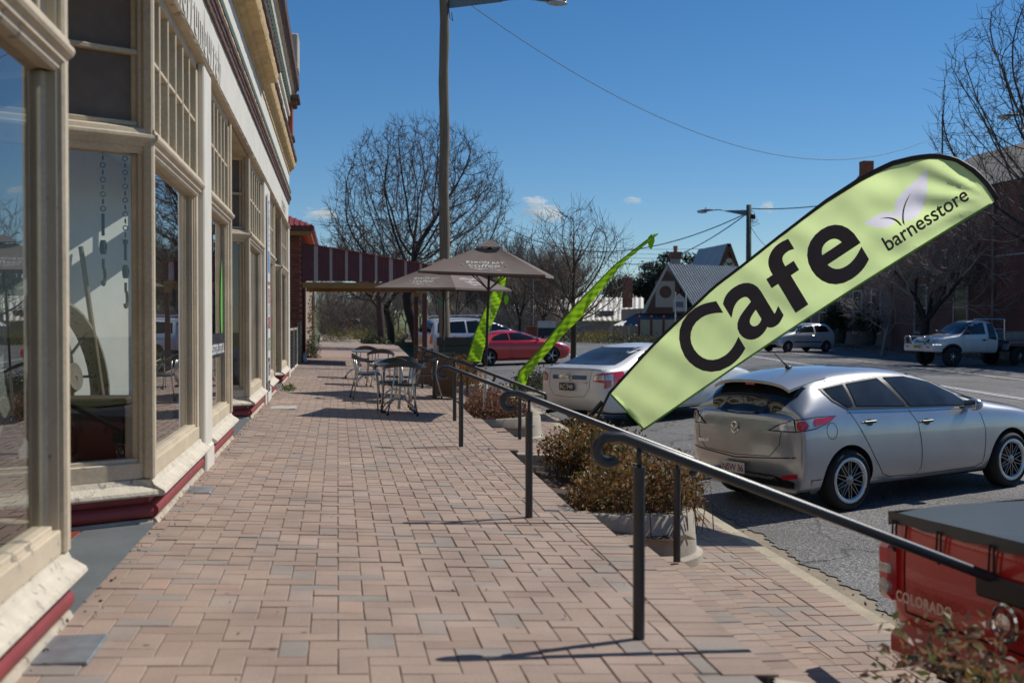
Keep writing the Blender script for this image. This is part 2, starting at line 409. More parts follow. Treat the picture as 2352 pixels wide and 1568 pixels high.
# steps between raised and lower footpath
m_side = M('step_side', (.16, .10, .075), .9, var=.25, scale=9)
for si, (a, b) in enumerate(STAIRS):
    ym = (a+b)/2; top = zp(XE(ym)); drop = top-zl(ym); rr = drop/3
    root = thing('steps', ['wide clay brick steps nearest the camera, beside the near handrail', 'clay brick steps in the middle, past the leafy planter with the cafe flag',
                 'clay brick steps furthest along, between the two canvas windbreaks'][si], 'steps', (XE(ym), ym, zl(ym)), 0, 'brick steps down to the lower footpath')
    inv = Matrix.Translation((-XE(ym), -ym, -zl(ym)))
    st = MB(); bl = []
    for k in (1, 2):
        z = top-k*rr; d0, d1 = .32*(k-1), .32*k
        P = [(XE(a)+d0, a), (XE(a)+d1, a), (XE(b)+d1, b), (XE(b)+d0, b)]
        st.add([(p[0], p[1], z-.0055) for p in P]+[(p[0], p[1], -1.1) for p in P], [(0, 1, 2, 3), (1, 5, 6, 2), (0, 4, 5, 1), (3, 2, 6, 7)])
        y = a+.004
        while y < b-UB+.03:
            yy = y+UB/2
            for q in range(1): bl.append((XE(yy)+d0+.20, yy, .236, UB, z, 0.))
            bl.append((XE(yy)+d0+.04, yy, .075, UB, z, 0.)); y += UB
    o = st.build('step_base', m_side, root, loc=None); o.data.transform(inv)
    n0 = len(bpy.data.objects)
    if si == 0:
        hold = thing('t', 't', 't'); lay(root, [(x-XE(ym), y-ym, lx, ly, z-zl(ym), s) for (x, y, lx, ly, z, s) in bl if True], 0)
        bpy.data.objects.remove(hold)
        # near steps: bricks one by one
        for ch in [c for c in root.children if c.name.startswith('paving_beyond')]: bpy.data.objects.remove(ch)
        for (x, y, lx, ly, z, s) in bl:
            put('brick', brick_mesh(lx-.007, ly-.007), root, (x-XE(ym), y-ym, z-zl(ym)+random.uniform(-.002, .002)), (random.gauss(0, .004), 0, random.gauss(0, .006)))
    else: lay(root, [(x-XE(ym), y-ym, lx, ly, z-zl(ym), s) for (x, y, lx, ly, z, s) in bl], 0)

# lower footpath
lf = MB()
for k in range(0, 40):
    y0, y1 = -2+k, -1+k
    P = [(XE(y0)-.2, y0, zl(y0)-.0055), (XE(y0)+KI, y0, zk(y0)-.0055), (XE(y1)+KI, y1, zk(y1)-.0055), (XE(y1)-.2, y1, zl(y1)-.0055)]
    lf.add(P, [(0, 1, 2, 3)])
low = struct(lf.build('lower_footpath', m_joint))
bl = herring(lambda Y: XE(Y)+.96, lambda Y: XE(Y)+KI-.235, 3., 30, lambda x, y: zl(y)+(zk(y)-zl(y))*(x-XE(y))/KI, -.01, -.05)
y = 3.
while y < 30:
    yy = y+UB/2
    bl.append((XE(yy)+KI-.1165, yy, .232, UB, zk(yy)+.001, 0.))
    bl.append((XE(yy)+.84, yy, .232, UB, zl(yy)+.001, 0.)); bl.append((XE(yy)+.69, yy, .075, UB, zl(yy)+.001, 0.))
    y += UB
lay(low, bl, 300)

# kerb, gutter, road
m_conc = M('kerb_concrete', (.42, .36, .26), .9, var=.2, scale=3, fine=(60, .18), bump=.3, col2=(.2, .17, .13), thr=.66)
m_gut = M('gutter_concrete', (.27, .225, .165), .92, var=.25, scale=2.5, fine=(80, .25), bump=.4, col2=(.14, .12, .1), thr=.64)
kb = MB(); gt = MB()
for k in range(0, 62):
    y0, y1 = -2+k, -1+k
    if k < 61: y1 -= .006
    w0, w1 = [math.sin(y*.7)*.008 for y in (y0, y1)]
    A, B = XE(y0)+KI, XE(y1)+KI; C0, C1 = XE(y0)+KO+w0, XE(y1)+KO+w1
    kb.add([(A, y0, zk(y0)), (C0-.02, y0, zk(y0)), (C0, y0, zk(y0)-.03), (C0+.02, y0, zroad(4, y0)-.05), (A, y0, zk(y0)-.3), (A, y1, zk(y1)), (C1-.02, y1, zk(y1)), (C1, y1, zk(y1)-.03), (C1+.02, y1, zroad(4, y1)-.05), (A, y1, zk(y1)-.3)],
           [(0, 1, 6, 5), (1, 2, 7, 6), (2, 3, 8, 7), (0, 4, 3, 2, 1), (5, 6, 7, 8, 9), (0, 5, 9, 4)])
    gt.quad((C0-.01, y0, zroad(4, y0)-.012), (C0+.55, y0, zroad(4, y0)-.014), (C1+.55, y1+.006, zroad(4, y1)-.014), (C1-.01, y1+.006, zroad(4, y1)-.012))
struct(kb.build('kerb', m_conc)); struct(gt.build('gutter', m_gut))
def asphalt():
    m, n, l, b = nt('asphalt'); g = n.new('ShaderNodeNewGeometry')
    n1 = n.new('ShaderNodeTexNoise'); n1.inputs['Scale'].default_value = 42; n1.inputs['Detail'].default_value = 5; n1.inputs['Roughness'].default_value = .75
    n2 = n.new('ShaderNodeTexNoise'); n2.inputs['Scale'].default_value = .35; n2.inputs['Detail'].default_value = 7
    n3 = n.new('ShaderNodeTexVoronoi'); n3.inputs['Scale'].default_value = 70
    for q in (n1, n2, n3): l.new(g.outputs['Position'], q.inputs['Vector'])
    cr = n.new('ShaderNodeValToRGB'); e = cr.color_ramp.elements; e[0].position = .36; e[0].color = (.04, .04, .042, 1); e[1].position = .66; e[1].color = (.40, .385, .37, 1)
    e.new(.5).color = (.125, .122, .12, 1)
    l.new(n1.outputs[0], cr.inputs[0])
    mr = n.new('ShaderNodeMapRange'); mr.inputs[1].default_value = .3; mr.inputs[2].default_value = .7; mr.inputs[3].default_value = .66; mr.inputs[4].default_value = 1.28; l.new(n2.outputs[0], mr.inputs[0])
    mx = n.new('ShaderNodeMix'); mx.data_type = 'RGBA'; mx.blend_type = 'MULTIPLY'; mx.inputs[0].default_value = 1; l.new(cr.outputs[0], mx.inputs[6]); l.new(mr.outputs[0], mx.inputs[7])
    l.new(mx.outputs[2], b.inputs['Base Color']); b.inputs['Roughness'].default_value = .75
    # old cracks, wandering, and a few tar-dark patches
    wz = n.new('ShaderNodeTexNoise'); wz.inputs['Scale'].default_value = .8; wz.inputs['Detail'].default_value = 6; l.new(g.outputs['Position'], wz.inputs['Vector'])
    wa = n.new('ShaderNodeVectorMath'); wa.operation = 'MULTIPLY_ADD'; wa.inputs[1].default_value = (1.6, 1.6, 0); l.new(wz.outputs['Color'], wa.inputs[0]); l.new(g.outputs['Position'], wa.inputs[2])
    vc = n.new('ShaderNodeTexVoronoi'); vc.feature = 'DISTANCE_TO_EDGE'; vc.inputs['Scale'].default_value = .28; l.new(wa.outputs[0], vc.inputs['Vector'])
    vr = n.new('ShaderNodeMapRange'); vr.inputs[1].default_value = .0015; vr.inputs[2].default_value = .006; vr.inputs[3].default_value = .35; vr.inputs[4].default_value = 1; l.new(vc.outputs['Distance'], vr.inputs[0])
    pz = n.new('ShaderNodeTexNoise'); pz.inputs['Scale'].default_value = .5; pz.inputs['Detail'].default_value = 8; l.new(wa.outputs[0], pz.inputs['Vector'])
    pr = n.new('ShaderNodeMapRange'); pr.inputs[1].default_value = .62; pr.inputs[2].default_value = .70; pr.inputs[3].default_value = 1; pr.inputs[4].default_value = .55; l.new(pz.outputs[0], pr.inputs[0])
    pm = n.new('ShaderNodeMath'); pm.operation = 'MULTIPLY'; l.new(vr.outputs[0], pm.inputs[0]); l.new(pr.outputs[0], pm.inputs[1])
    mc = n.new('ShaderNodeMix'); mc.data_type = 'RGBA'; mc.blend_type = 'MULTIPLY'; mc.inputs[0].default_value = 1; l.new(mx.outputs[2], mc.inputs[6]); l.new(pm.outputs[0], mc.inputs[7]); l.new(mc.outputs[2], b.inputs['Base Color'])
    bp = n.new('ShaderNodeBump'); bp.inputs['Strength'].default_value = .7; bp.inputs['Distance'].default_value = .012; l.new(n3.outputs['Distance'], bp.inputs['Height']); l.new(bp.outputs[0], b.inputs['Normal'])
    return m
m_asph = asphalt()
rd = MB(); YR = [-6+.04*i for i in range(900)]+[30+2*i for i in range(1, 66)]
XR = [4.6, 5.5, 6.5, 7.5, 8.5, 9.5, 10.5, 12, 14, 16, 18, 20, 22, 24, 26.2]
for j in range(len(YR)-1):
    y0, y1 = YR[j], YR[j+1]
    def ex(y): return XE(y)+KO+.36+.03*math.sin(y*3.1)+.02*math.sin(y*7.7+1)+.02*math.sin(y*17+2)+.016*math.sin(y*41+1)
    e0, e1 = ex(y0), ex(y1)
    row0 = [(e0, y0, zroad(4, y0)-.004)]+[(x+.028*y0, y0, zroad(x+.028*y0, y0)) for x in XR]
    row1 = [(e1, y1, zroad(4, y1)-.004)]+[(x+.028*y1, y1, zroad(x+.028*y1, y1)) for x in XR]
    for i in range(len(XR)): rd.quad(row0[i], row0[i+1], row1[i+1], row1[i])
struct(rd.build('road', m_asph))
m_line = M('road_paint', (.72, .72, .7), .7, var=.15, scale=4, col2=(.2, .2, .2), thr=.58)
def line(pts, wd, z=.014, name='road_marking'):
    mb = MB()
    for (p, q) in zip(pts[:-1], pts[1:]):
        d = Vector((q[0]-p[0], q[1]-p[1])); n_ = Vector((-d.y, d.x)).normalized()*wd/2; k = max(1, int(d.length/4))
        for i in range(k):
            a = Vector(p[:2])+d*(i/k); b = Vector(p[:2])+d*((i+1)/k)
            f = lambda v: (v.x, v.y, zroad(v.x, v.y)+z)
            mb.quad(f(a-n_), f(b-n_), f(b+n_), f(a+n_))
    return struct(mb.build(name, m_line, fix=False))
line([(20.1, 24), (20.35, 34), (22.9, 66), (25, 120)], .13)
line([(15.1, 18), (15.55, 26), (18.6, 54), (21, 120)], .1); line([(15.3, 18), (15.75, 26), (18.8, 54), (21.2, 120)], .1)
line([(9.2, 30), (10.6, 60), (12.5, 120)], .12)
# far verge and far kerb
m_dirt = M('verge_dirt', (.20, .145, .09), .95, var=.35, scale=.8, fine=(30, .3), bump=.4)
vg = MB()
def XK(Y): return 24.3+.028*Y
for k in range(30):
    y0, y1 = -10+5*k, -5+5*k
    f = lambda dx, y, dz: (XK(y)+dx, y, zroad(24, y)+dz)
    vg.quad(f(.15, y0, .13), f(9, y0, .2), f(9, y1, .2), f(.15, y1, .13))
    for dx in (.0,): vg.quad(f(-.02, y0, -.02), f(.15, y0, .13), f(.15, y1, .13), f(-.02, y1, -.02), 1)
struct(vg.build('far_verge', [m_dirt, M('far_kerb_concrete', (.12, .11, .1), .9, var=.2, scale=2)]))

# planters between the steps: soil, concrete rim, leafy shrubs
m_soil = M('soil', (.07, .045, .03), .98, var=.4, scale=12, bump=.6)
m_rim = M('planter_concrete', (.40, .36, .29), .88, var=.2, scale=4, fine=(70, .12), bump=.25, col2=(.2, .16, .11), thr=.66)
PL_LBL = ['near planter with twiggy red-leaved shrubs in the bottom corner', 'concrete-edged planter full of leafy shrubs behind the second handrail',
          'planter with reddish shrubs around the brown umbrella pole', 'far planter with orange-leaved shrub behind the canvas windbreak']
PLO = []
for i, (a, b) in enumerate(PLANT):
    ym = (a+b)/2; root = thing('planter', PL_LBL[i], 'planter', (XE(ym), ym, zl(ym)), 0, 'planters along the footpath edge'); PLO.append(root)
    o_ = Vector((XE(ym), ym, zl(ym))); zt = [zp(XE(ym))-.12, zl(ym)+.22]
    mb = MB(); xo = .88
    n = 16
    mb.grid(lambda u, v: (XE(a+(b-a)*u)-.1+(xo+.02)*v-o_.x, a+(b-a)*u-o_.y, zt[0]+(zt[1]-zt[0])*v+.02*math.sin(u*40+v*7)-o_.z), n, 5); mb.build('soil', m_soil, root)
    # concrete rim: one continuous sweep round the road side and both ends
    def corner(y_, sgn):
        out = []
        for t in range(13):
            u = t/12; ang = u*math.pi/2
            out.append(Vector((XE(y_)-.03+.93*math.sin(ang), y_+sgn*(.08+.62*(1-math.cos(ang))**1.15), (zp(XE(y_))-.02)*(1-u)**1.3+(zl(ym)+.36)*(1-(1-u)**1.3))))
        return out
    c1 = corner(a, 1); c2 = corner(b, -1); line_ = c1+[c1[-1].lerp(c2[-1], k/6) for k in range(1, 6)]+c2[::-1]
    rim = MB(); w_ = .14; ring = []
    for k, p in enumerate(line_):
        d = (line_[min(k+1, len(line_)-1)]-line_[max(k-1, 0)]); d.z = 0; d.normalize(); nn = Vector((d.y, -d.x, 0))
        if nn.dot(Vector((XE(ym)+.3, ym, 0))-Vector((p.x, p.y, 0))) > 0: nn = -nn
        q = p-o_; zb_ = -.25
        ring.append([q-nn*w_*.5+Vector((0, 0, -.012)), q-nn*w_*.42, q+nn*w_*.40, q+nn*w_*.5+Vector((0, 0, -.02)), Vector((q.x+nn.x*w_*.66, q.y+nn.y*w_*.66, .06)), Vector((q.x+nn.x*w_*1.0, q.y+nn.y*w_*1.0, .04)), Vector((q.x+nn.x*w_*1.05, q.y+nn.y*w_*1.05, zb_)), Vector((q.x-nn.x*w_*.5, q.y-nn.y*w_*.5, zb_))])
    K = 8
    rim.add([v for r_ in ring for v in r_], [(i*K+j, i*K+(j+1) % K, (i+1)*K+(j+1) % K, (i+1)*K+j) for i in range(len(ring)-1) for j in range(K)])
    rim.build('rim', m_rim, root, smooth=True, angle=50)
# slate threshold and small plates set in the paving
m_slate = M('slate', (.135, .15, .155), .55, var=.15, scale=3, fine=(40, .1))
m_plate = M('cover_plate', (.46, .44, .40), .6, var=.15, scale=8)
tag(MB().box(-1.0, 17.75, zp(-.8)-.01, -.62, 18.35, zp(-.8)+.008, c=.003).build('drain_cover', m_plate), 'pale concrete drain cover set in the brick paving by the shop sign', 'cover')
mg = M('galvanised', (.33, .36, .38), .45, .6, var=.2, scale=12)
tag(MB().box(-1.13, 9.0, zp(-1.05)-.01, -.94, 9.32, zp(-1.05)+.006, c=.003).build('metal_cover', mg), 'small galvanised metal cover in the paving by the red plinth', 'cover')
tag(MB().box(-1.25, 4.55, zp(-1.1)-.01, -.92, 4.95, zp(-1.1)+.007, c=.003).build('metal_grate', mg), 'metal grate in the paving at the bottom corner by the shop', 'grate')
# ================================================================ SHOP BUILDING
m_cream = M('cream_paint', (.58, .49, .35), .55, var=.16, scale=3, fine=(45, .09), bump=.2, col2=(.36, .29, .21), thr=.68)
m_creamw = M('cream_paint_worn', (.57, .48, .35), .65, var=.12, scale=4, bump=.35, col2=(.27, .23, .19), thr=.60)
m_flake = M('flaking_sill_paint', (.60, .54, .43), .7, var=.14, scale=9, bump=.5, col2=(.30, .27, .23), thr=.585)
m_white = M('white_paint', (.70, .665, .58), .6, var=.08, scale=2.5, bump=.15, col2=(.42, .36, .28), thr=.68)
m_base = M('flaking_base_render', (.46, .40, .31), .9, var=.25, scale=6, bump=.7, col2=(.2, .16, .12), thr=.58)
m_redp = M('red_plinth_paint', (.25, .04, .04), .5, var=.2, scale=6, bump=.2, col2=(.35, .2, .17), thr=.67)
m_brownm = M('brown_moulding', (.115, .062, .05), .7, var=.3, scale=7, bump=.6, col2=(.25, .19, .16), thr=.63)
m_ochre = M('ochre_cornice', (.58, .42, .21), .75, var=.22, scale=4, bump=.5, col2=(.2, .16, .12), thr=.66)
m_green = M('green_paint', (.10, .145, .11), .6, var=.2, scale=6, bump=.2)
m_darkpane = M('painted_pane', (.175, .145, .12), .6, var=.2, scale=2, spec=.2, fine=(14, .08))
m_brick = M('red_brick', (.235, .066, .042), .85, var=.25, scale=5, fine=(60, .2), rnd=.28, bump=.3)
m_mortar = M('mortar', (.33, .27, .22), .95, var=.15, scale=20)
m_glass = glass_mat('shop_glass', (.80, .84, .82), 1.35)
m_inw = M('interior_white', (.62, .60, .55), .7, var=.06, scale=2)
m_dark = M('interior_dark', (.05, .045, .04), .8, var=.2, scale=2)
m_wood = M('old_floorboards', (.16, .10, .06), .7, var=.3, scale=6, stretch=(.4, 8, 1))
m_fadedtxt = M('faded_lettering', (.645, .615, .54), .6, var=.06, scale=6)

shop = thing('shop_building', 'old cream painted shop row with bay windows and ochre cornice along the footpath', 'building', (-1.15, 0, 0))
SH = Matrix.Translation((1.15, 0, 0))
def sb(mb, name, mats, parent=shop, **k):
    o = mb.build(name, mats, parent, **k)
    if parent is shop: o.data.transform(SH)
    return o
XW = -1.15
class Panel:
    def __init__(s, A, B, n):
        s.A = Vector((A[0], A[1], 0)); s.B = Vector((B[0], B[1], 0)); s.u = (s.B-s.A); s.L = s.u.length; s.u.normalize(); s.n = Vector((n[0], n[1], 0)).normalized()
    def p(s, u, o, z): return s.A+s.u*u+s.n*o+Vector((1.15, 0, z))
    def box(s, mb, u0, u1, o0, o1, z0, z1, m=0, c=.006):
        return mb.obb(s.p((u0+u1)/2, (o0+o1)/2, (z0+z1)/2), s.u*abs(u1-u0)/2, s.n*abs(o1-o0)/2, Vector((0, 0, abs(z1-z0)/2)), m, c)
    def sweep(s, mb, prof, u0, u1, m=0):
        n_ = len(prof); vs_ = [s.p(u, o, z) for u in (u0, u1) for (o, z) in prof]
        return mb.add(vs_, [(i, (i+1) % n_, n_+(i+1) % n_, n_+i) for i in range(n_)]+[tuple(range(n_)), tuple(range(n_, 2*n_))[::-1]], m)
def bead(o, z, r, n=8):
    return [(o+r*math.cos(a), z+r*math.sin(a)) for a in [(-.5+i/n)*math.pi for i in range(n+1)]]
def window(A, B, n, cols, front=True, zb=0.0, worn=False, sws=None):
    P = Panel(A, B, n); L = P.L
    fr = MB()
    sw = .10 if front else .06
    s0, s1 = sws or (sw, sw)
    for (a, b) in ((0, s0), (L-s1, L)):
        P.box(fr, a, b, -.13, -.015, .30, 3.46)
        for k, (w_, o1) in enumerate(((.022, .004), (.05, -.006)) if b-a > .07 else ()):
            u_ = a if a > 0 else b
            if a == 0: P.box(fr, b-.002, b+w_*.9, -.11, -.03-.016*k, .34, 2.34, c=.004)
            else: P.box(fr, a-w_*.9, a+.002, -.11, -.03-.016*k, .34, 2.34, c=.004)
    P.box(fr, 0, L, -.13, -.012, .30, .405); P.box(fr, sw, L-sw, -.12, -.035, .40, .43, c=.004)
    P.box(fr, 0, L, -.13, -.015, 3.40, 3.52)
    win = fr.build('shop_window', m_creamw if worn else m_cream, shop)
    si = MB(); ov = .05 if front else .02
    P.sweep(si, [(-.13, .20), (.04, .197), (.07, .20), (.078, .212), (.072, .23), (.01, .268), (-.005, .30), (-.13, .30)], -ov, L+ov)
    si.build('sill', m_flake, win)
    pl = MB()
    P.sweep(pl, [(-.13, zb+.051), (-.03, zb+.051), (-.03, .195), (-.13, .195)], 0, L)
    P.sweep(pl, [(-.04, zb+.055)]+bead(-.014, zb+.10, .045)+[(-.04, zb+.145)], -.01, L+.01)
    pl.build('plinth', m_redp, win)
    pb = MB(); P.sweep(pb, [(-.13, zb-.1), (.03, zb-.1), (.028, zb+.02), (.012, zb+.05), (-.13, zb+.05)], -.01, L+.01); pb.build('plinth_base', m_base, win)
    tr = MB()
    P.sweep(tr, [(-.13, 2.335), (-.02, 2.335), (-.008, 2.35), (-.006, 2.372), (.012, 2.38), (.014, 2.40), (.034, 2.415), (.042, 2.43), (.04, 2.448), (.022, 2.458), (.016, 2.485), (-.012, 2.50), (-.13, 2.505)], -.03, L+.03)
    tr.build('transom', m_creamw if worn else m_cream, win)
    zm = 2.965; span = (L-2*sw)/cols
    for i in range(1, cols):
        u = sw+span*i; P.box(gb := MB(), u-.016, u+.016, -.105, -.02, 2.5, 3.41, c=.006); gb.build('glazing_bar', m_cream, win)
    for (u0, u1) in [(sw+span*i+.016*(i > 0), sw+span*(i+1)-.016*(i < cols-1)) for i in range(cols)]:
        P.box(gb := MB(), u0, u1, -.10, -.026, zm-.016, zm+.016, c=.005); gb.build('glazing_bar', m_cream, win)
    P.box(gb := MB(), sw, L-sw, -.11, -.03, 2.505, 2.535, c=.004); gb.build('bottom_bead', m_cream, win)
    for i in range(cols):
        for (z0, z1) in ((2.53, zm-.015), (zm+.015, 3.41)):
            pm = MB().quad(P.p(sw+span*i+.014, -.075, z0), P.p(sw+span*(i+1)-.014, -.075, z0), P.p(sw+span*(i+1)-.014, -.075, z1), P.p(sw+span*i+.014, -.075, z1))
            pm.build('pane', m_darkpane if not front else m_glass, win)
    g = MB().quad(P.p(s0, -.075, .42), P.p(L-s1, -.075, .42), P.p(L-s1, -.075, 2.34), P.p(s0, -.075, 2.34)); g.build('pane', m_glass, win)
    # backing board behind the small upper lights, floor of the display
    if front:
        bb = MB(); P.box(bb, 0, L, -.32, -.30, 2.45, 3.5); bb.build('backing_board', m_inw, win)
    return P, win
W = {}
W[1] = window((XW, 2.75), (XW, 5.27), (1, 0), 6, worn=True, sws=(.1, .05))
W[2] = window((XW, 7.70), (XW, 10.30), (1, 0), 6)
W[3] = window((XW, 10.92), (XW, 13.20), (1, 0), 6)
W[4] = window((XW, 15.90), (XW, 18.68), (1, 0), 6)
W[5] = window((XW, 20.20), (XW, 22.20), (1, 0), 5)
W[6] = window((XW, 24.75), (XW, 27.70), (1, 0), 6)
SPL = (.92, .60)
for (y, s_) in ((5.27, 1), (7.70, -1), (13.20, 1), (15.90, -1), (22.20, 1), (24.75, -1)):
    a = (XW-.02, y+s_*.012); b = (XW-SPL[0], y+s_*SPL[1]); d = Vector((b[0]-a[0], b[1]-a[1])); n_ = Vector((-d.y, d.x)) if s_ < 0 else Vector((d.y, -d.x))
    if n_.y*s_ < 0: n_ = -n_
    window(a, b, n_, 1, front=False)
    cp = MB().box(XW-.055, y-.04, .30, XW+.012, y+.04, 3.5, c=.012)    # corner post
    sb(cp, 'corner_post', m_cream)
# entrances: slate step, tiles, door in the recess, soffit
for (y0, y1) in ((5.27, 7.70), (13.20, 15.90), (22.20, 24.75)):
    yc = (y0+y1)/2; mb = MB(); z = zp(-1.2)+.004
    mb.add([(-1.13, y0+.02, z), (-1.13, y1-.02, z), (-1.52, y1-.28, z+.003), (-1.52, y0+.28, z+.003)], [(0, 1, 2, 3)])
    sb(mb, 'slate_threshold', m_slate)
    mb = MB(); nt_ = 0
    mt = [M('tile_cream', (.50, .43, .33), .4, rnd=.1), M('tile_red', (.26, .055, .045), .4, rnd=.1), M('tile_grey', (.2, .2, .19), .4, rnd=.1)]
    for i in range(8):
        for j in range(4):
            x0 = -1.53-.14*(j+1); yy0 = y0+.3+.08*j+i*(y1-y0-.6-.16*j)/8; yy1 = y0+.3+.08*j+(i+1)*(y1-y0-.6-.16*j)/8
            t = MB().box(x0+.004, yy0+.003, z-.01, x0+.136, yy1-.003, z+.006); sb(t, 'floor_tile', mt[1 if j == 0 else (i+j) % 2*2])
    fl = MB().box(-2.2, y0+.3, z-.03, -1.5, y1-.3, z-.004); sb(fl, 'tile_bed', m_joint)
    so = MB().add([(-1.16, y0, 3.44), (-1.16, y1, 3.44), (-2.1, y1, 3.44), (-2.1, y0, 3.44)], [(0, 1, 2, 3)]); sb(so, 'soffit', m_cream)
    dx = -2.08; d = MB()
    d.box(dx-.06, y0+.60, 0, dx+.04, y0+.70, 3.44, c=.01); d.box(dx-.06, y1-.70, 0, dx+.04, y1-.60, 3.44, c=.01); d.box(dx-.06, y0+.7, 2.3, dx+.04, y1-.7, 2.42, c=.01)
    door = sb(d, 'door_frame', m_cream)
    lf_ = MB(); lf_.box(dx-.05, y0+.71, .03, dx, y1-.71, .75, c=.01); lf_.box(dx-.05, y0+.71, .75, dx, y0+.83, 2.29); lf_.box(dx-.05, y1-.83, .75, dx, y1-.71, 2.29); lf_.box(dx-.05, y0+.83, 2.15, dx, y1-.83, 2.29)
    o = lf_.build('door', m_green, door); o.data.transform(SH)
    o = MB().quad((dx-.02, y0+.83, .75), (dx-.02, y1-.83, .75), (dx-.02, y1-.83, 2.15), (dx-.02, y0+.83, 2.15)).build('pane', m_glass, door); o.data.transform(SH)
# piers
for (a, b) in ((10.32, 10.90), (18.70, 20.18), (27.72, 28.30), (2.1, 2.73)):
    mb = MB().box(-1.34, a, -.1, XW+.035, b, 3.50, c=.012); mb.box(-1.33, a-.015, .0, XW+.05, b+.015, .22, c=.015)
    sb(mb, 'pier', m_white)
# fascia, mouldings, upper wall and cornices, swept along the street
def run(name, prof, y0, y1, mat, jag=0.):
    mb = MB()
    if not jag: mb.prism(prof, 'y', y0, y1)
    else:
        n_ = len(prof); k = int((y1-y0)/.12); vs_ = []
        for i in range(k+1):
            yy = y0+(y1-y0)*i/k
            for (x, z) in prof: vs_.append((x+random.uniform(-jag, jag)*.5, yy, z+random.uniform(-jag, jag)))
        fs = [(i*n_+j, i*n_+(j+1) % n_, (i+1)*n_+(j+1) % n_, (i+1)*n_+j) for i in range(k) for j in range(n_)]+[tuple(range(n_)), tuple(range(k*n_, (k+1)*n_))]
        mb.add(vs_, fs)
    return sb(mb, name, mat)
Y0, Y1, YJ = -1.0, 28.3, 18.2
run('fascia', [(-1.3, 3.53), (XW-.0, 3.53), (XW+.012, 4.06), (-1.3, 4.06)], Y0, Y1, m_white)
run('fascia_bead', [(-1.3, 3.47), (-1.10, 3.47), (-1.085, 3.49), (-1.10, 3.525), (-1.3, 3.525)], Y0, Y1, m_creamw, .003)
run('brown_moulding', [(-1.3, 4.06), (-1.11, 4.06), (-1.115, 4.085), (-1.112, 4.12), (-1.10, 4.13), (-1.095, 4.16), (-1.08, 4.17), (-1.072, 4.21), (-1.085, 4.235), (-1.3, 4.235)], Y0, Y1+.1, m_brownm, .004)
run('ochre_band', [(-1.3, 4.237), (-1.095, 4.237), (-1.095, 4.30), (-1.3, 4.30)], Y0, Y1, m_ochre, .005)
run('gutter_pipe', [(-1.3, 4.302), (-1.085, 4.302), (-1.078, 4.33), (-1.08, 4.37), (-1.10, 4.39), (-1.3, 4.39)], Y0, Y1+.05, m_green)
run('upper_wall', [(-9, 4.392), (-1.12, 4.392), (-1.12, 6.6), (-9, 6.6)], Y0, Y1, m_white)
for (a, b, dx) in ((Y0, YJ, .10), (YJ, Y1, 0.)):
    run('ochre_cornice', [(-1.2, 4.74), (-1.10, 4.74), (-1.095, 4.80), (-1.07+dx*.3, 4.815), (-1.06+dx*.4, 4.86), (-1.0+dx, 4.88), (-.985+dx, 4.92), (-.97+dx, 5.0), (-1.2, 5.0)], a, b, m_ochre, .006)
    run('brown_cornice_cap', [(-1.2, 5.002), (-.985+dx, 5.002), (-.945+dx, 5.03), (-.93+dx, 5.08), (-.95+dx, 5.13), (-1.02+dx, 5.15), (-1.2, 5.15)], a, b, m_brownm, .012)
run('white_string', [(-1.2, 6.0), (-1.07, 6.0), (-1.07, 6.08), (-1.2, 6.08)], Y0, Y1, m_white)
for i in range(100):
    y = Y0+.2+i*.29
    if 9 < y < Y1-.8: sb(MB().box(-1.2, y, 6.26, -1.06, y+.13, 6.44), 'dentil', m_green)
run('upper_frieze', [(-1.2, 6.45), (-1.05, 6.45), (-1.03, 6.53), (-1.2, 6.53)], Y0, Y1-.2, m_white)
run('upper_cornice', [(-1.2, 6.532), (-1.03, 6.532), (-1.0, 6.58), (-.97, 6.6), (-1.2, 6.6)], Y0, Y1-.1, m_creamw, .006)
run('upper_cornice_cap', [(-9, 6.602), (-.96, 6.602), (-.92, 6.68), (-.88, 6.70), (-.87, 6.86), (-.93, 6.94), (-9, 6.94)], Y0, Y1-.1, m_brownm, .006)
ep = MB(); ep.box(-1.6, Y1-.62, 5.16, -1.02, Y1+.04, 6.598, c=.01); sb(ep, 'end_pier', M('brick_pier_paint', (.27, .07, .045), .85, var=.2, scale=8))
ec = MB(); ec.box(-1.62, Y1-.7, 6.3, -.93, Y1+.14, 6.41, c=.02); ec.box(-1.62, Y1-.75, 6.40, -.86, Y1+.2, 6.5, c=.02); sb(ec, 'pier_cap', m_brownm); sb(MB().box(-1.6, Y1-.66, 5.5, -.98, Y1+.1, 5.58, c=.02), 'pier_band', m_brownm)
bk = MB(); bk.box(-1.5, Y1-1.3, 6.942, -.86, Y1-.5, 7.75, c=.03); sb(bk, 'parapet_block', m_creamw)
# carcass: side and back walls, roof, interior
ca = MB(); ca.box(-9, Y1-.25, -.2, -1.2, Y1-.01, 6.6); ca.box(-9.2, Y0, -.2, -9, Y1, 6.6); ca.box(-9, Y0, -.2, -1.2, Y0+.2, 6.6)
sb(ca, 'side_wall', m_brick)
inn = MB(); inn.box(-6, Y0+.2, -.05, -5.9, Y1-.3, 3.55); sb(inn, 'back_wall', m_inw)
sb(MB().quad((-6, Y0+.2, .02), (-1.27, Y0+.2, .02), (-1.27, Y1-.3, .02), (-6, Y1-.3, .02)), 'floor', m_wood)
sb(MB().quad((-6, Y0+.2, 3.53), (-1.2, Y0+.2, 3.53), (-1.2, Y1-.3, 3.53), (-6, Y1-.3, 3.53)), 'ceiling', m_inw)
for y in (10.6, 19.4): sb(MB().box(-5.9, y-.08, 0, -1.34, y+.08, 3.53), 'partition', m_inw)
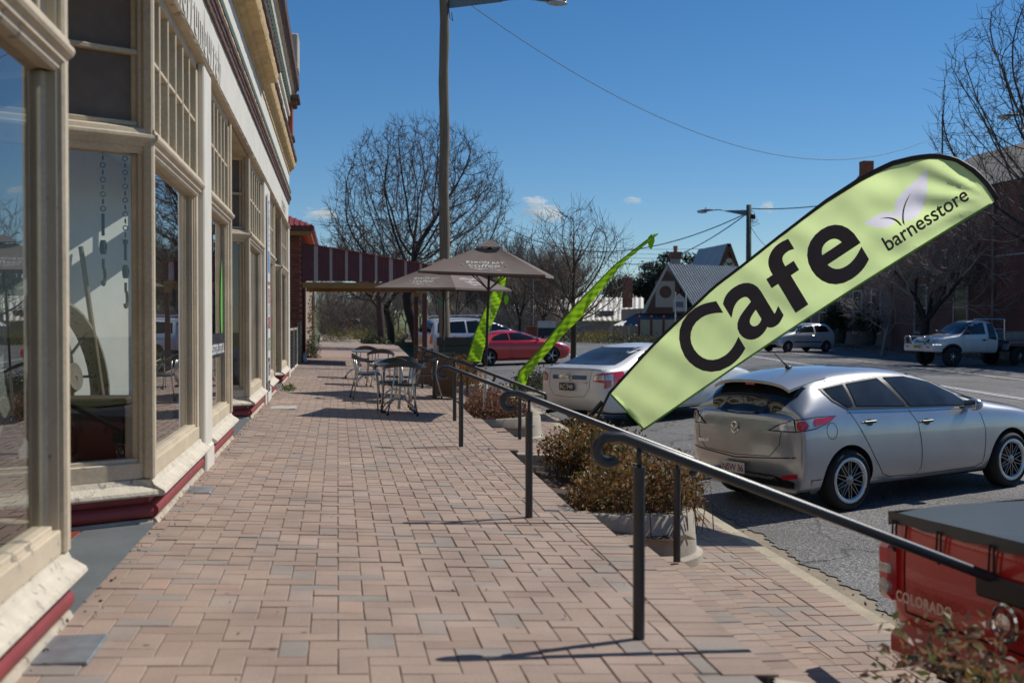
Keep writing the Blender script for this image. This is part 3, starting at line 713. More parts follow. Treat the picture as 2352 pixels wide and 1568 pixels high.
# display platforms, cut to the splay of the recessed doors
for (a, b, s0, s1) in ((2.75, 5.2, 0, 1), (7.78, 10.3, 1, 0), (10.92, 13.12, 0, 1), (15.98, 18.68, 1, 0), (20.2, 22.12, 0, 1), (24.83, 27.7, 1, 0)):
    Q = [(-1.29, a), (-1.29, b), (-2.05, b+.46*s1), (-2.3, b+.46*s1), (-2.3, a-.46*s0), (-2.05, a-.46*s0)]
    mb = MB(); mb.prism(Q, 'z', .28, .33); sb(mb, 'display_floor', m_wood)
# bay behind the first recessed door: white boarded back, low ceiling
bbk = MB(); bbk.obb((-2.02, 9.15, 1.5), Vector((.5, 1.25, 0)), Vector((-.02, .008, 0)), (0, 0, 1.17))
sb(bbk, 'display_back', M('board_white', (.74, .73, .70), .6, var=.05))
sb(MB().add([(-2.30, 7.32, 2.75), (-1.42, 7.82, 2.46), (-1.42, 10.3, 2.46), (-2.30, 10.3, 2.75)], [(0, 1, 2, 3)]), 'display_ceiling', m_inw)
cup = MB(); cup.box(-1.60, 10.08, .33, -1.36, 10.29, 2.7, c=.01); sb(cup, 'inner_frame', m_cream)
sb(MB().box(-1.84, 10.10, .36, -1.64, 10.16, 2.1), 'inner_door', m_green)
sb(MB().box(-1.63, 10.05, .33, -1.605, 10.2, 2.5), 'inner_jamb', m_cream)
# fascia lettering, relief worn almost away
V, F = text_mesh('murrumburrah', .50, .012, spacing=1.12)
mb = MB().add([(XW+.009+.003, 10.4+v[0], 3.79+v[1]) for v in V], F); sb(mb, 'faded_lettering', m_fadedtxt, fix=False)
V, F = text_mesh('barnesstore', .36, .004)
mb = MB().add([(XW+.015, 25.9+v[0], 3.78+v[1]) for v in V], F); sb(mb, 'shop_lettering', M('sage_lettering', (.30, .33, .27), .6), fix=False)
# painted cafe sign on the second pier
sg = thing('cafe_sign', 'tall white painted sign board listing cafe, pies and tea rooms on the pier', 'sign', (XW+.05, 18.95, .95))
mb = MB().box(0, -.01, -.92, .02, .46, 2.35, c=.003); mb.build('board', M('sign_white', (.72, .72, .72), .45, var=.05), sg)
mr_, mk_, mg_, mbu_ = M('sign_red', (.55, .05, .06), .5), M('sign_black', (.03, .03, .045), .5), M('sign_green', (.14, .33, .14), .5), M('sign_blue', (.09, .25, .5), .5)
for (s_, z, h, mt, dy) in (('C', 2.16, .34, mk_, .0), ('A', 1.98, .34, mk_, .0), ('F', 1.80, .34, mk_, 0), ('E', 1.62, .34, mk_, 0), ('HOMEMADE', .95, .085, mr_, 0), ('PIES', .74, .21, mr_, 0), ('CAKES', .32, .165, mr_, 0), ('GIFTS', -.02, .18, mg_, 0), ('TEA', -.38, .26, mk_, 0), ('ROOMS', -.68, .155, mk_, 0)):
    text_obj('lettering', s_, h, (.0225, .225, z), (0, 1, 0), (0, 0, 1.5 if len(s_) < 6 and len(s_) > 1 else .8), mt, sg, bold=.006)
MB().quad((.0222, .03, 1.12), (.0222, .42, 1.12), (.0222, .42, 1.46), (.0222, .03, 1.46)).build('blue_picture', mbu_, sg)
MB().lathe([(.0, .0222), (.085, .0222)], 20, (0, .225, .53), 'x').build('roundel', mk_, sg)
text_obj('lettering', '&', .14, (.0226, .225, .53), (0, 1, 0), (0, 0, 1), MATS['sign_white'], sg, bold=.004)
# green feather sticker and black web-address strip on window three
ws = MB(); pts = []
for i in range(17):
    t = i/16; ww = .16*math.sin(math.pi*t)**.7
    pts.append((t, ww))
for i in range(16):
    (t0, w0), (t1, w1) = pts[i], pts[i+1]
    ws.quad((-1.2185, 12.93-w0, .95+1.0*t0), (-1.2185, 12.93+w0*.25, .95+1.0*t0), (-1.2185, 12.93+w1*.25, .95+1.0*t1), (-1.2185, 12.93-w1, .95+1.0*t1))
tag(ws.build('window_sticker', M('sticker_green', (.13, .45, .05), .5)), 'bright green leaf-shaped sticker inside the third shop window', 'sticker')
bs = thing('window_banner', 'black strip with white web address across the third shop window', 'banner', (-1.2175, 12.05, 1.05))
MB().box(0, -1.05, -.12, .004, 1.12, .12).build('strip', M('banner_black', (.015, .017, .025), .4), bs)
text_obj('lettering', 'thebarnesstore.com.au', .215, (.006, 0.05, -.02), (0, 1, 0), (0, 0, 1), MATS['sign_white'], bs, bold=.003)
# things in the display bay
m_rust = M('rusty_iron', (.30, .245, .20), .8, .2, var=.3, scale=7, bump=.4, col2=(.10, .055, .035), thr=.56)
m_iron = M('dark_iron', (.03, .027, .025), .6, .5, var=.3, scale=15)
wh = thing('cart_wheel', 'large rusty iron wheel leaning in the shop window display', 'wheel', (-1.86, 8.72, .33))
mb = MB(); r_ = .56; n_ = 40
mb.lathe([(r_-.02, -.075), (r_, -.075), (r_, .075), (r_-.02, .075)], n_, (0, 0, r_), 'x', closed=True)
o = mb.build('rim', m_rust, wh, smooth=True, angle=40)
MB().lathe([(.0, -.12), (.1, -.12), (.13, -.04), (.13, .04), (.1, .12), (0, .12)], 16, (0, 0, r_), 'x').build('hub', m_rust, wh, smooth=True, angle=40)
for k in range(10):
    a = k*math.pi/5; sx = .05*(-1)**k
    MB().tube([(sx, .1*math.cos(a), r_+.1*math.sin(a)), (-sx*.3, (r_-.02)*math.cos(a), r_+(r_-.02)*math.sin(a))], .011, 6).build('spoke', m_iron, wh)
wh.rotation_euler = (0, R(-9), R(-17))
shv = thing('shovel', 'old rusty long-handled shovel leaning in the shop window', 'shovel', (-1.66, 9.05, .33)); shv.rotation_euler = (R(-10), R(-6), R(20))
MB().tube([(0, 0, .3), (0, 0, 1.55)], .019, 8).build('handle', M('weathered_wood', (.25, .19, .13), .8, var=.3, scale=12, stretch=(6, 6, .6)), shv)
MB().grid(lambda u, v: ((u-.5)*.24*(1-.25*v), .03*math.cos((u-.5)*3)+.03, .36*v), 6, 6).build('blade', m_rust, shv, smooth=True)
bx = thing('wooden_chest', 'dark wooden chest in the shop window display', 'chest', (-1.58, 7.98, .33))
mb = MB()
m_chest = M('chest_wood', (.06, .035, .022), .6, var=.35, scale=5, col2=(.16, .13, .10), thr=.66)
mb.box(-.24, -.2, 0, .24, .2, .42, c=.01); mb.build('body', m_chest, bx); MB().box(-.25, -.21, .422, .25, .21, .47, c=.012).build('lid', m_chest, bx)
bt = thing('bottle', 'clear glass bottle standing behind the chest in the shop window', 'bottle', (-1.44, 8.75, .33))
MB().lathe([(0, 0), (.045, 0), (.05, .02), (.05, .2), (.018, .27), (.016, .33), (.022, .335), (.022, .35), (0, .35)], 16).build('glass', M('bottle_glass', (.55, .6, .58), .1, var=.1, trans=.7), bt, smooth=True)
for (x, y, zt, L, lb) in ((-1.60, 8.5, 2.5, .95, 'iron chain and hook hanging in the shop window'), (-1.52, 8.9, 2.5, 1.25, 'longer iron chain with pulley hanging deeper in the shop window')):
    ch = thing('hanging_chain', lb, 'chain', (x, y, zt-L), 0, 'chains hanging in the shop window')
    k = int(L*.55/.05)
    for i in range(k):
        z = L-.035-i*.05; ax = 'x' if i % 2 else 'y'
        MB().lathe([(.017, -.004), (.021, 0), (.017, .004), (.013, 0)], 8, (0, 0, z), ax, closed=True).build('link', m_iron, ch)
    z0 = L-k*.05
    MB().tube([(0, 0, z0+.03), (0, 0, z0-.12)], .012, 6).build('shank', m_iron, ch)
    MB().lathe([(.03, -.02), (.05, -.015), (.05, .015), (.03, .02)], 14, (0, 0, z0-.2), 'x', closed=True).build('pulley', m_iron, ch)
    MB().tube([(0, .0, z0-.28)]+[(0, .06*math.sin(a), z0-.34-.06+.06*math.cos(a)) for a in [i*.5 for i in range(9)]], .011, 6).build('hook', m_iron, ch)
# ================================================================ BRICK HOUSE WITH STRIPED VERANDAH, FENCES ON THE LEFT
m_roofr = M('red_roof_iron', (.30, .065, .05), .45, .0, var=.2, scale=3, fine=(40, .1))
m_maroon = M('maroon_iron', (.115, .028, .036), .5, var=.18, scale=4)
m_stripe = M('pale_stripe', (.42, .37, .365), .55, var=.12, scale=4)
m_postm = M('maroon_post', (.095, .028, .028), .55, var=.2, scale=5)
m_ochp = M('ochre_trim', (.30, .18, .06), .6, var=.15, scale=4)
HY = 37.5
house = thing('brick_house', 'red brick house with red iron roof and maroon striped verandah past the shop', 'house', (-1.11, HY, 0))
HI = Matrix.Translation((1.11, -HY, 0))
def hb(mb, name, mats, parent=house, **k):
    o = mb.build(name, mats, parent, **k); o.data.transform(HI); return o
mb = MB().box(-9, HY+.012, -.2, -1.122, HY+16, 3.95); wall = hb(mb, 'wall', m_mortar)
bh, bl_ = .086, .24
bme = MB().box(-.113, -.012, -.037, .113, .03, .037, c=.004).mesh('brick', m_brick); bmh = MB().box(-.054, -.012, -.037, .054, .03, .037, c=.004).mesh('brick', m_brick)
for k in range(46):
    z = .02+k*bh; header = k % 3 == 2
    x = -1.11-(0 if k % 2 == 0 else .06)
    xs = []
    if header:
        while x > -2.05: xs.append((x-.06, 1)); x -= .12
    else:
        if k % 2: xs.append((-1.11-.03, 2))
        while x > -2.05: xs.append((x-.12, 0)); x -= .24
    for (xc, hd) in xs:
        if hd == 2: continue
        o = put('brick', bmh if hd else bme, wall, (xc+1.11, .0+random.uniform(-.003, .002), z))
# side wall bricks facing the street are seen edge-on only: a pier with downpipe
hb(MB().box(-1.118, HY+.02, .0, -1.09, HY+4, 3.9), 'street_wall', M('brick_street_wall', (.22, .062, .04), .85, var=.25, scale=9))
hb(MB().tube([(-1.04, HY+.12, .25), (-1.04, HY+.12, 2.5), (-1.09, HY+.10, 2.62), (-1.12, HY+.08, 3.8)], .045, 10), 'downpipe', m_postm, smooth=True)
hb(MB().tube([(-1.04, HY+.12, .32), (-1.03, HY+.02, .2), (-.98, HY-.08, .06)], .055, 10), 'drain_elbow', M('pvc_pipe', (.5, .45, .4), .5), smooth=True)
# eave and hipped roof with iron ribs
hb(MB().box(-9.4, HY-.35, 3.98, -.80, HY+16.3, 4.12, c=.01), 'eave_soffit', m_ochp)
hb(MB().box(-9.4, HY-.42, 4.125, -.72, HY+16.4, 4.27, c=.01), 'gutter', M('maroon_gutter', (.14, .03, .03), .45))
rf = MB(); a = (-.72, HY-.42, 4.272); b = (-.72, HY+16.4, 4.272); c = (-9.4, HY+16.4, 4.272); d = (-9.4, HY-.42, 4.272); e = (-5, HY+4, 6.2); f = (-5, HY+12, 6.2)
rf.add([a, b, c, d, e, f], [(0, 1, 5, 4), (3, 0, 4), (2, 3, 4, 5), (1, 2, 5)]); roof = hb(rf, 'roof', m_roofr)
for i in range(26):
    x = -.80-i*.165; t = (-.72-x)/4.28
    if t < 1: o = MB().bar((x, HY-.42, 4.285), (x, HY-.42+4.42*t, 4.285+1.928*t), .045, .03).build('iron_rib', m_roofr, roof); o.data.transform(HI)
# verandah: corrugated end panel with pale stripes
VX0, VX1, VZ0 = -1.09, 2.80, 2.56
def vtop(x): return 3.76-(x-VX0)*.165
ve = MB(); n = int((VX1-VX0)/.04)
pitch = (VX1-VX0)/8.35
for i in range(n):
    x0, x1 = VX0+i*(VX1-VX0)/n, VX0+(i+1)*(VX1-VX0)/n; w0 = .012*math.sin(x0*2*math.pi/.12); w1 = .012*math.sin(x1*2*math.pi/.12)
    ph = (((x0+x1)/2-VX0) % pitch)/pitch; m = 1 if ph > .80 else 0
    s0 = .02*abs(math.sin(x0*math.pi/.12)); s1 = .02*abs(math.sin(x1*math.pi/.12))
    ve.quad((x0, HY-.06+w0, VZ0+s0), (x1, HY-.06+w1, VZ0+s1), (x1, HY-.06+w1, vtop(x1)), (x0, HY-.06+w0, vtop(x0)), m)
ver = hb(ve, 'verandah_end', [m_maroon, m_stripe], smooth=False)
vr = MB(); vr.add([(VX0, HY-.12, vtop(VX0)+.012), (VX1+.12, HY-.12, vtop(VX1+.12)+.012), (VX1+.12, HY+4.6, vtop(VX1+.12)+.012), (VX0, HY+4.6, vtop(VX0)+.012), (VX0, HY-.12, vtop(VX0)-.01), (VX1+.12, HY-.12, vtop(VX1+.12)-.01), (VX1+.12, HY+4.6, vtop(VX1+.12)-.01), (VX0, HY+4.6, vtop(VX0)-.01)],
    [(0, 1, 2, 3), (4, 5, 6, 7), (0, 1, 5, 4), (1, 2, 6, 5)]); hb(vr, 'verandah_roof', m_roofr)
hb(MB().box(VX0, HY+.0, 2.36, VX1, HY+.07, 2.54, c=.006), 'beam', m_ochp)
hb(MB().box(VX1-.1, HY+.08, 2.36, VX1, HY+4.5, 2.54, c=.006), 'beam', m_ochp)
hb(MB().box(VX0, HY+4.43, 2.36, VX1-.11, HY+4.5, 2.54, c=.006), 'beam', m_ochp)
for (x, y) in ((2.72, HY+.04), (2.74, HY+4.46)):
    p = hb(MB().box(x-.075, y-.075, -.4, x+.075, y+.075, 2.2, c=.008), 'post', m_postm)
    o = MB().box(x-.08, y-.08, 2.203, x+.08, y+.08, 2.358, c=.006).build('post_head', m_ochp, p); o.data.transform(HI)
# lone far post
tag(MB().box(-.1, -.1, 0, .1, .1, 3.1, c=.01).build('timber_post', m_postm, loc=(2.62, 76, -.12)), 'square maroon timber post standing far down the footpath', 'post')
m_mesh = M('wire_mesh', (.11, .115, .10), .6, .4, var=.3, scale=30)
fg = thing('wire_fence', 'low wire mesh fence with pale posts between the shop and the brick house', 'fence', (-1.22, 31, .0))
for y in (-2.5, -1.0, 2.0, 4.6): MB().tube([(0, y, -.05), (0, y, 1.16)], .045, 8).build('post', M('fence_post_grey', (.33, .30, .25), .8, var=.25, scale=8), fg)
for i in range(72): MB().bar((0, -2.5+i*.1, .05), (0, -2.5+i*.1, 1.08), .006, .006).build('wire', m_mesh, fg) if i < 72 else None
for i in range(11): MB().bar((.006, -2.5, .06+i*.1), (.006, 4.6, .06+i*.1), .006, .006).build('wire', m_mesh, fg)
MB().tube([(0, -2.5, 1.1), (0, 4.6, 1.1)], .03, 8).build('top_roll', M('rope_roll', (.36, .32, .24), .9, var=.3, scale=20), fg)
MB().box(-.07, -2.6, -.1, .05, 4.7, .06, c=.01).build('plinth', m_flake, fg)
tag(MB().box(-.06, -.06, -.05, .06, .06, 1.25, c=.008).build('gate_post', m_green, loc=(-1.16, 36.4, .02)), 'dark green square gate post beside the brick wall', 'post')
# sheet-iron cottage and brushwood fence further on
m_corr = M('blue_grey_iron', (.20, .25, .31), .4, .3, var=.15, scale=3)
cot = thing('iron_roofed_cottage', 'small cottage with blue-grey corrugated roof beyond the verandah', 'cottage', (-2.0, 58, 0))
MB().box(-6, 0, -.2, -.05, 8, 2.35).build('wall', M('cottage_board', (.16, .13, .11), .8, var=.3, scale=4, stretch=(1, 1, 8)), cot)
rm = MB()
for i in range(48):
    x0, x1 = -6.2+i*.145, -6.2+(i+1)*.145; w = .03
    for k, (xa, xb, za, zb_) in enumerate(((x0, (x0+x1)/2, -w, w), ((x0+x1)/2, x1, w, -w))):
        rm.quad((xa, -.5, 2.42+za), (xb, -.5, 2.42+zb_), (xb, 3.4, 3.95+zb_), (xa, 3.4, 3.95+za))
        rm.quad((xa, 3.4, 3.95+za), (xb, 3.4, 3.95+zb_), (xb, 8.3, 2.2+zb_), (xa, 8.3, 2.2+za))
rm.build('roof', m_corr, cot)
MB().box(-.0, .2, -.2, .12, .32, 2.4).build('verandah_post', m_postm, cot)
m_brush = M('brushwood', (.27, .17, .085), .9, var=.35, scale=9, stretch=(12, 12, .5), bump=.5)
bf = thing('brushwood_fence', 'tall tan brushwood fence panel beside the vine-covered fence', 'fence', (-1.25, 60, 0))
for i in range(14): MB().box(-.03+random.uniform(-.01, .01), i*.3, -.05, .03, i*.3+.292, 1.85+random.uniform(-.05, .05)).build('bundle', m_brush, bf)
MB().box(-.05, 4.25, -.05, .05, 4.35, 2.5).build('gate_post', m_white, bf); MB().box(-.05, 4.36, 2.2, .05, 5.2, 2.5).build('gate_head', m_white, bf)
for (y, h) in ((52, 2.5), (53.5, 2.7)):
    tag(MB().tube([(0, 0, 0), (.02, 0, h)], .03, 6).build('thin_post', m_postm, loc=(-1.12, y, -.05)), 'slim dark post in front of the vine fence, the '+('nearer' if y < 53 else 'farther')+' of two', 'post', 'slim posts by the vine fence')
# ================================================================ HANDRAILS
m_rail = M('charcoal_powdercoat', (.028, .031, .036), .36, .0, var=.2, scale=14, spec=.6, fine=(120, .1))
def zsurf(X, Y):
    d = X-XE(Y)
    if d < 0: return zp(X)
    top = zp(XE(Y)); rr = (top-zl(Y))/3
    return top-rr if d < .32 else top-2*rr if d < .64 else zl(Y)
def handrail(Y, x0, posts, x1, label, h=.862, slope=.385, drop=.09, r=.024, endhook=True):
    root = thing('handrail', label, 'handrail', (x0, Y, zp(x0)), 0, 'charcoal steel handrails on the steps'); o = Vector((x0, Y, zp(x0)))
    zt = lambda x: zp(x0)+h-max(0, (x-x0-.05))*slope
    pts = []
    for k in range(13):                               # the curl at the top
        a = R(318)-k*R(228)/12
        pts.append((x0-.01+.052*math.cos(a), Y, zt(x0)-.055+.055*math.sin(a)))
    n = 7
    for k in range(n+1): x = x0+.05+(x1-x0-.05)*k/n; pts.append((x, Y+.0*k, zt(x)))
    if endhook:
        for k in range(1, 7):
            a = R(70)-k*R(150)/6; pts.append((x1+.0+.05*math.cos(a), Y, zt(x1)-.055+.06*math.sin(a)))
    MB().tube([Vector(p)-o for p in pts], r, 14).build('top_rail', m_rail, root, smooth=True, angle=50)
    for x in posts:
        zb_ = zsurf(x, Y); z1_ = zt(x)
        MB().tube([Vector((x, Y, zb_))-o, Vector((x, Y, z1_-.10))-o], .026, 14).build('post', m_rail, root, smooth=True, angle=50)
        MB().tube([Vector((x, Y, z1_-.12))-o, Vector((x, Y, z1_-.01))-o], .012, 10).build('spigot', m_rail, root, smooth=True)
    return root
handrail(4.93, 1.15, [1.275, 2.97], 3.25, 'nearest charcoal handrail running across the lower corner of the picture')
handrail(8.13, 1.19, [1.315, 2.38], 2.47, 'second charcoal handrail, in front of the leafy planter')
handrail(12.92, 1.15, [1.335, 2.83], 3.0, 'third charcoal handrail, crossing in front of the white sedan')
handrail(16.45, 1.53, [1.61, 2.53], 2.85, 'fourth charcoal handrail, beside the brown umbrella pole', h=.86)
handrail(21.2, 1.58, [1.70, 2.62], 2.75, 'fifth charcoal handrail, by the nearer canvas windbreak', h=.86)
handrail(25.0, 1.66, [1.76, 2.72], 2.85, 'farthest charcoal handrail, by the second canvas windbreak', h=.86)

# ================================================================ CAFE FURNITURE
m_alu = M('brushed_aluminium', (.50, .49, .475), .3, .9, var=.08, scale=20)
m_plast = M('charcoal_plastic', (.045, .05, .053), .42, var=.15, scale=10, fine=(90, .08))
m_foot = M('black_rubber', (.012, .012, .012), .7)
m_ttop = M('table_top_steel', (.42, .42, .41), .38, .7, var=.1, scale=16)
def chair(label):
    t = thing('cafe_chair', label, 'chair', group='aluminium cafe chairs')
    s = MB()
    n = 10
    def seat(u, v, top):
        x = (u-.5)*2; y = (v-.5)*2; k = 1-.18*max(0, abs(x)-.6)*max(0, abs(y)-.6)*6
        return (.215*x*k, .21*y*k, (.455 if top else .425)-.012*(1-x*x)*(1-y*y)-(.03*max(0, y-.7) if top else .03*max(0, y-.7)))
    s.grid(lambda u, v: seat(u, v, True), n, n); s.grid(lambda u, v: seat(u, v, False), n, n)
    for e_ in range(4):
        for i in range(n):
            f = lambda t_: [(t_, 0), (1, t_), (t_, 1), (0, t_)][e_]
            a, b = f(i/n), f((i+1)/n); s.quad(seat(*a, True), seat(*b, True), seat(*b, False), seat(*a, False))
    s.build('seat', m_plast, t, smooth=True, angle=50)
    b = MB(); pts = []
    for k in range(25):
        a = R(-12)+R(204)*k/24
        c, sn = math.cos(a), math.sin(a); ss = max(0, sn)
        pts.append((.275*c, -.01-.265*sn if sn > 0 else -.01-.265*sn, .665+.085*ss**1.4, .034+.058*ss**1.5))
    prof = []
    for (x, y, z, w_) in pts:
        L_ = math.hypot(x, y+.0) or 1; nx, ny = x/.275, (y+.01)/.265; q = math.hypot(nx, ny); nx, ny = nx/q*.013, ny/q*.013
        prof.append([(x+nx, y+ny, z-w_/2), (x+nx*1.2, y+ny*1.2, z+w_/2), (x-nx, y-ny, z+w_/2), (x-nx, y-ny, z-w_/2)])
    vs_ = [p for q in prof for p in q]; K = len(prof)
    b.add(vs_, [(i*4+j, i*4+(j+1) % 4, (i+1)*4+(j+1) % 4, (i+1)*4+j) for i in range(K-1) for j in range(4)]+[(0, 1, 2, 3), ((K-1)*4, (K-1)*4+1, (K-1)*4+2, (K-1)*4+3)])
    b.build('backrest', m_plast, t, smooth=True, angle=55)
    for sx in (-1, 1):
        l = MB().tube([(sx*.245, .235, .02), (sx*.235, .20, .42), (sx*.262, .06, .60), (sx*.268, .02, .655)], .0125, 10).build('leg', m_alu, t, smooth=True)
        MB().lathe([(0, 0), (.017, 0), (.017, .035), (0, .035)], 10, (sx*.245, .235, 0)).build('foot', m_foot, l)
        l = MB().tube([(sx*.215, -.285, .02), (sx*.155, -.215, .36), (sx*.14, -.20, .46), (sx*.13, -.235, .70)], .0125, 10).build('leg', m_alu, t, smooth=True)
        MB().lathe([(0, 0), (.017, 0), (.017, .035), (0, .035)], 10, (sx*.215, -.285, 0)).build('foot', m_foot, l)
    MB().tube([(-.235, .20, .42), (0, .205, .415), (.235, .20, .42)], .011, 8).build('rail', m_alu, t)
    return t
CH = [(.90, 17.36, 4, 'front cafe chair with its back to the camera at the nearest table'), (.86, 18.28, 176, 'cafe chair on the far side of the nearest table'),
      (.52, 20.85, -84, 'cafe chair on the shop side of the second table, facing the road'), (1.02, 19.95, 8, 'cafe chair tucked under the near side of the second table'),
      (1.52, 21.3, 100, 'cafe chair on the road side of the second table by the windbreak'), (.86, 25.0, 5, 'cafe chair at the third table, back to the camera'),
      (.66, 28.1, -6, 'farthest cafe chair, at the last table')]
c0 = chair('t')
for i, (x, y, a, lb) in enumerate(CH):
    o = c0 if i == 0 else copy_tree(c0)
    o.location = (x, y, zp(x)); o.rotation_euler = (0, R(2.3), R(a)); o['label'] = lb
def table():
    t = thing('cafe_table', 't', 'table', group='square steel cafe tables')
    MB().box(-.345, -.345, .69, .345, .345, .722, c=.008).build('table_top', m_ttop, t)
    MB().tube([(0, 0, .05), (0, 0, .69)], .024, 12).build('column', m_alu, t, smooth=True, angle=50)
    for k in range(4):
        a = R(45+90*k); c, s = math.cos(a), math.sin(a)
        l = MB().tube([(.02*c, .02*s, .20), (.12*c, .12*s, .195), (.24*c, .24*s, .13), (.335*c, .335*s, .03)], .013, 8).build('leg', m_alu, t, smooth=True)
        MB().lathe([(0, 0), (.022, 0), (.022, .03), (0, .03)], 10, (.335*c, .335*s, 0)).build('foot', m_foot, l)
    return t
TB = [(.9, 17.78, 3, 'nearest square steel cafe table'), (.98, 20.45, -4, 'second square steel cafe table, behind the nearest one'), (.62, 25.6, 2, 'third square steel cafe table along the shopfront'), (.42, 28.7, 0, 'farthest square steel cafe table')]
t0 = table()
for i, (x, y, a, lb) in enumerate(TB):
    o = t0 if i == 0 else copy_tree(t0); o.location = (x, y, zp(x)); o.rotation_euler = (0, R(2.3), R(a)); o['label'] = lb
# umbrellas
m_umb = M('brown_canvas', (.135, .096, .080), .85, var=.14, scale=3, fine=(200, .08), sheen=.2)
m_print = M('white_print', (.62, .60, .57), .7)
m_blackp = M('black_pole', (.015, .014, .015), .35)
m_steel = M('steel_pole', (.5, .5, .5), .3, .9, var=.08, scale=20)
def canopy_pt(k, u, v, a, ze, zpk):
    c = [(-a, -a), (a, -a), (a, a), (-a, a)]; p, q = c[k], c[(k+1) % 4]
    x = p[0]+(q[0]-p[0])*u; y = p[1]+(q[1]-p[1])*u
    e = 4*u*(1-u)
    x *= 1-.035*e*(1-v); y *= 1-.035*e*(1-v)
    return Vector((x*(1-v), y*(1-v), ze+(zpk-ze)*v-.05*math.sin(math.pi*v)*e-.0*e+.012*math.sin(u*23+k)*math.sin(v*9)*(1-v)*e))
def umbrella(loc, rz, tilt, zpk, ze, a, zbase, label, ang=0):
    t = thing('cafe_umbrella', label, 'umbrella', loc, rz, 'brown square cafe umbrellas'); t.rotation_euler = (tilt[0], tilt[1], rz)
    can = MB()
    for k in range(4):
        can.grid(lambda u, v: canopy_pt(k, u, v*.83, a, ze, zpk), 14, 12)
        # small hem
        can.grid(lambda u, v: canopy_pt(k, u, 0, a, ze, zpk)-Vector((0, 0, .035*v)), 14, 1)
    co = can.build('canopy', m_umb, t, smooth=True, angle=30)
    cap = MB()
    for k in range(4):
        def cpt(u, v):
            p = canopy_pt(k, u, .79+.21*v, a, ze, zpk+.045); e = 4*u*(1-u); p.z += .025*(1-v)*e; return p
        cap.grid(cpt, 8, 5)
    cap.build('vent_cap', m_umb, t, smooth=True, angle=30)
    def printed(k, s, size, vc, uo=0., bold=0., arch=0., name='lettering', spacing=1.):
        V, F = text_mesh(s, size, bold, spacing=spacing); out = []
        hs = math.hypot(a, zpk-ze)
        for p in V:
            v = vc+(p[1]-arch*p[0]*p[0])/hs; u = .5+(p[0]+uo)/(2*a*(1-v))
            q = canopy_pt(k, u, v, a, ze, zpk)
            dn = (canopy_pt(k, u+.01, v, a, ze, zpk)-q).cross(canopy_pt(k, u, v+.01, a, ze, zpk)-q).normalized()
            if dn.z < 0: dn = -dn
            out.append(q+dn*.006)
        MB().add(out, F).build(name, m_print, co, fix=False)
    for k in range(4):
        printed(k, 'BYRON BAY', .098, .42, 0, .003, .4, spacing=1.1); printed(k, 'coffee', .20, .295, 0, .0005); printed(k, 'COMPANY', .072, .18, 0, .002, spacing=1.25); printed(k, 'Est 1989', .05, .09, .2)
        for sx in (-1, 1):
            c_ = canopy_pt(k, .5+sx*.33/(2*a*.705), .295, a, ze, zpk)
            MB().blob(c_+Vector((0, 0, .006)), .014, .014, .008, 8, 5).build('dot', m_print, co)
    for k in range(4):
        c_ = canopy_pt(k, 0, .02, a, ze, zpk)
        MB().bar(c_-Vector((0, 0, .03)), (0, 0, zpk-.08), .02, .02).build('rib', m_blackp, t)
        MB().bar((c_+Vector((0, 0, zpk-.08)))*.5-Vector((0, 0, .02)), (0, 0, ze-.25), .014, .014).build('strut', m_blackp, t)
    MB().tube([(0, 0, zbase), (0, 0, .62)], .024, 14).build('lower_pole', m_steel, t, smooth=True, angle=50)
    MB().tube([(0, 0, .60), (0, 0, zpk)], .021, 14).build('upper_pole', m_blackp, t, smooth=True, angle=50)
    MB().lathe([(0, zbase), (.04, zbase), (.04, zbase+.05), (.03, zbase+.09)], 14).build('socket', m_blackp, t)
    MB().tube([(.03, -.02, 1.75), (.05, -.03, 1.3), (.03, -.02, .95), (.07, -.03, 1.1), (.035, -.02, 1.7)], .003, 5).build('cord', m_print, t)
    return t
umbrella((2.22, 18.0, 0), R(-14), (R(1.5), R(2.2)), 2.50, 2.03, .93, -.16, 'nearer brown cafe umbrella with white coffee lettering on a steel pole')
umbrella((1.98, 22.6, 0), R(-8-33), (R(0), R(1.)), 2.46, 1.93, .94, -.08, 'farther brown cafe umbrella, partly hidden behind the nearer one')
# canvas windbreaks
m_canvas = M('brown_screen_canvas', (.155, .093, .058), .85, var=.12, scale=4, fine=(150, .06))
for i, (p, q, zt, zb_, lb) in enumerate([((1.78, 22.1), (2.06, 21.25), .78, .06, 'nearer brown canvas windbreak in a charcoal frame'), ((1.72, 26.3), (2.0, 25.4), .76, .06, 'farther brown canvas windbreak behind the cafe chairs')]):
    t = thing('windbreak', lb, 'windbreak', (p[0], p[1], zp(p[0])), 0, 'canvas windbreaks by the cafe tables'); d = Vector((q[0]-p[0], q[1]-p[1], 0)); n_ = d.cross(Vector((0, 0, 1))).normalized()
    for u in (0, 1): MB().bar(d*u, d*u+Vector((0, 0, zt+.06)), .045, .045, c=.006).build('post', m_rail, t); MB().box(-.14, -.02, .0, .14, .02, .02).build('foot', m_rail, t, loc=d*u)
    MB().bar(d*.03+Vector((0, 0, zt+.03)), d*.97+Vector((0, 0, zt+.03)), .03, .03, c=.005).build('top_bar', m_rail, t); MB().bar(d*.03+Vector((0, 0, zb_-.02)), d*.97+Vector((0, 0, zb_-.02)), .04, .04, c=.005).build('bottom_bar', m_rail, t)
    MB().grid(lambda u, v: d*(.05+.9*u)+Vector((0, 0, zb_+(zt-zb_)*v))+n_*(.012*math.sin(u*5+v*3)), 10, 8).build('canvas', m_canvas, t, smooth=True)
    for u in (0, 1): MB().tube([d*u+Vector((.03, 0, zt-.1)), d*u+Vector((.09, .02, zt-.3)), d*u+Vector((.03, 0, zt-.45))], .004, 5).build('tie_cord', m_print, t)
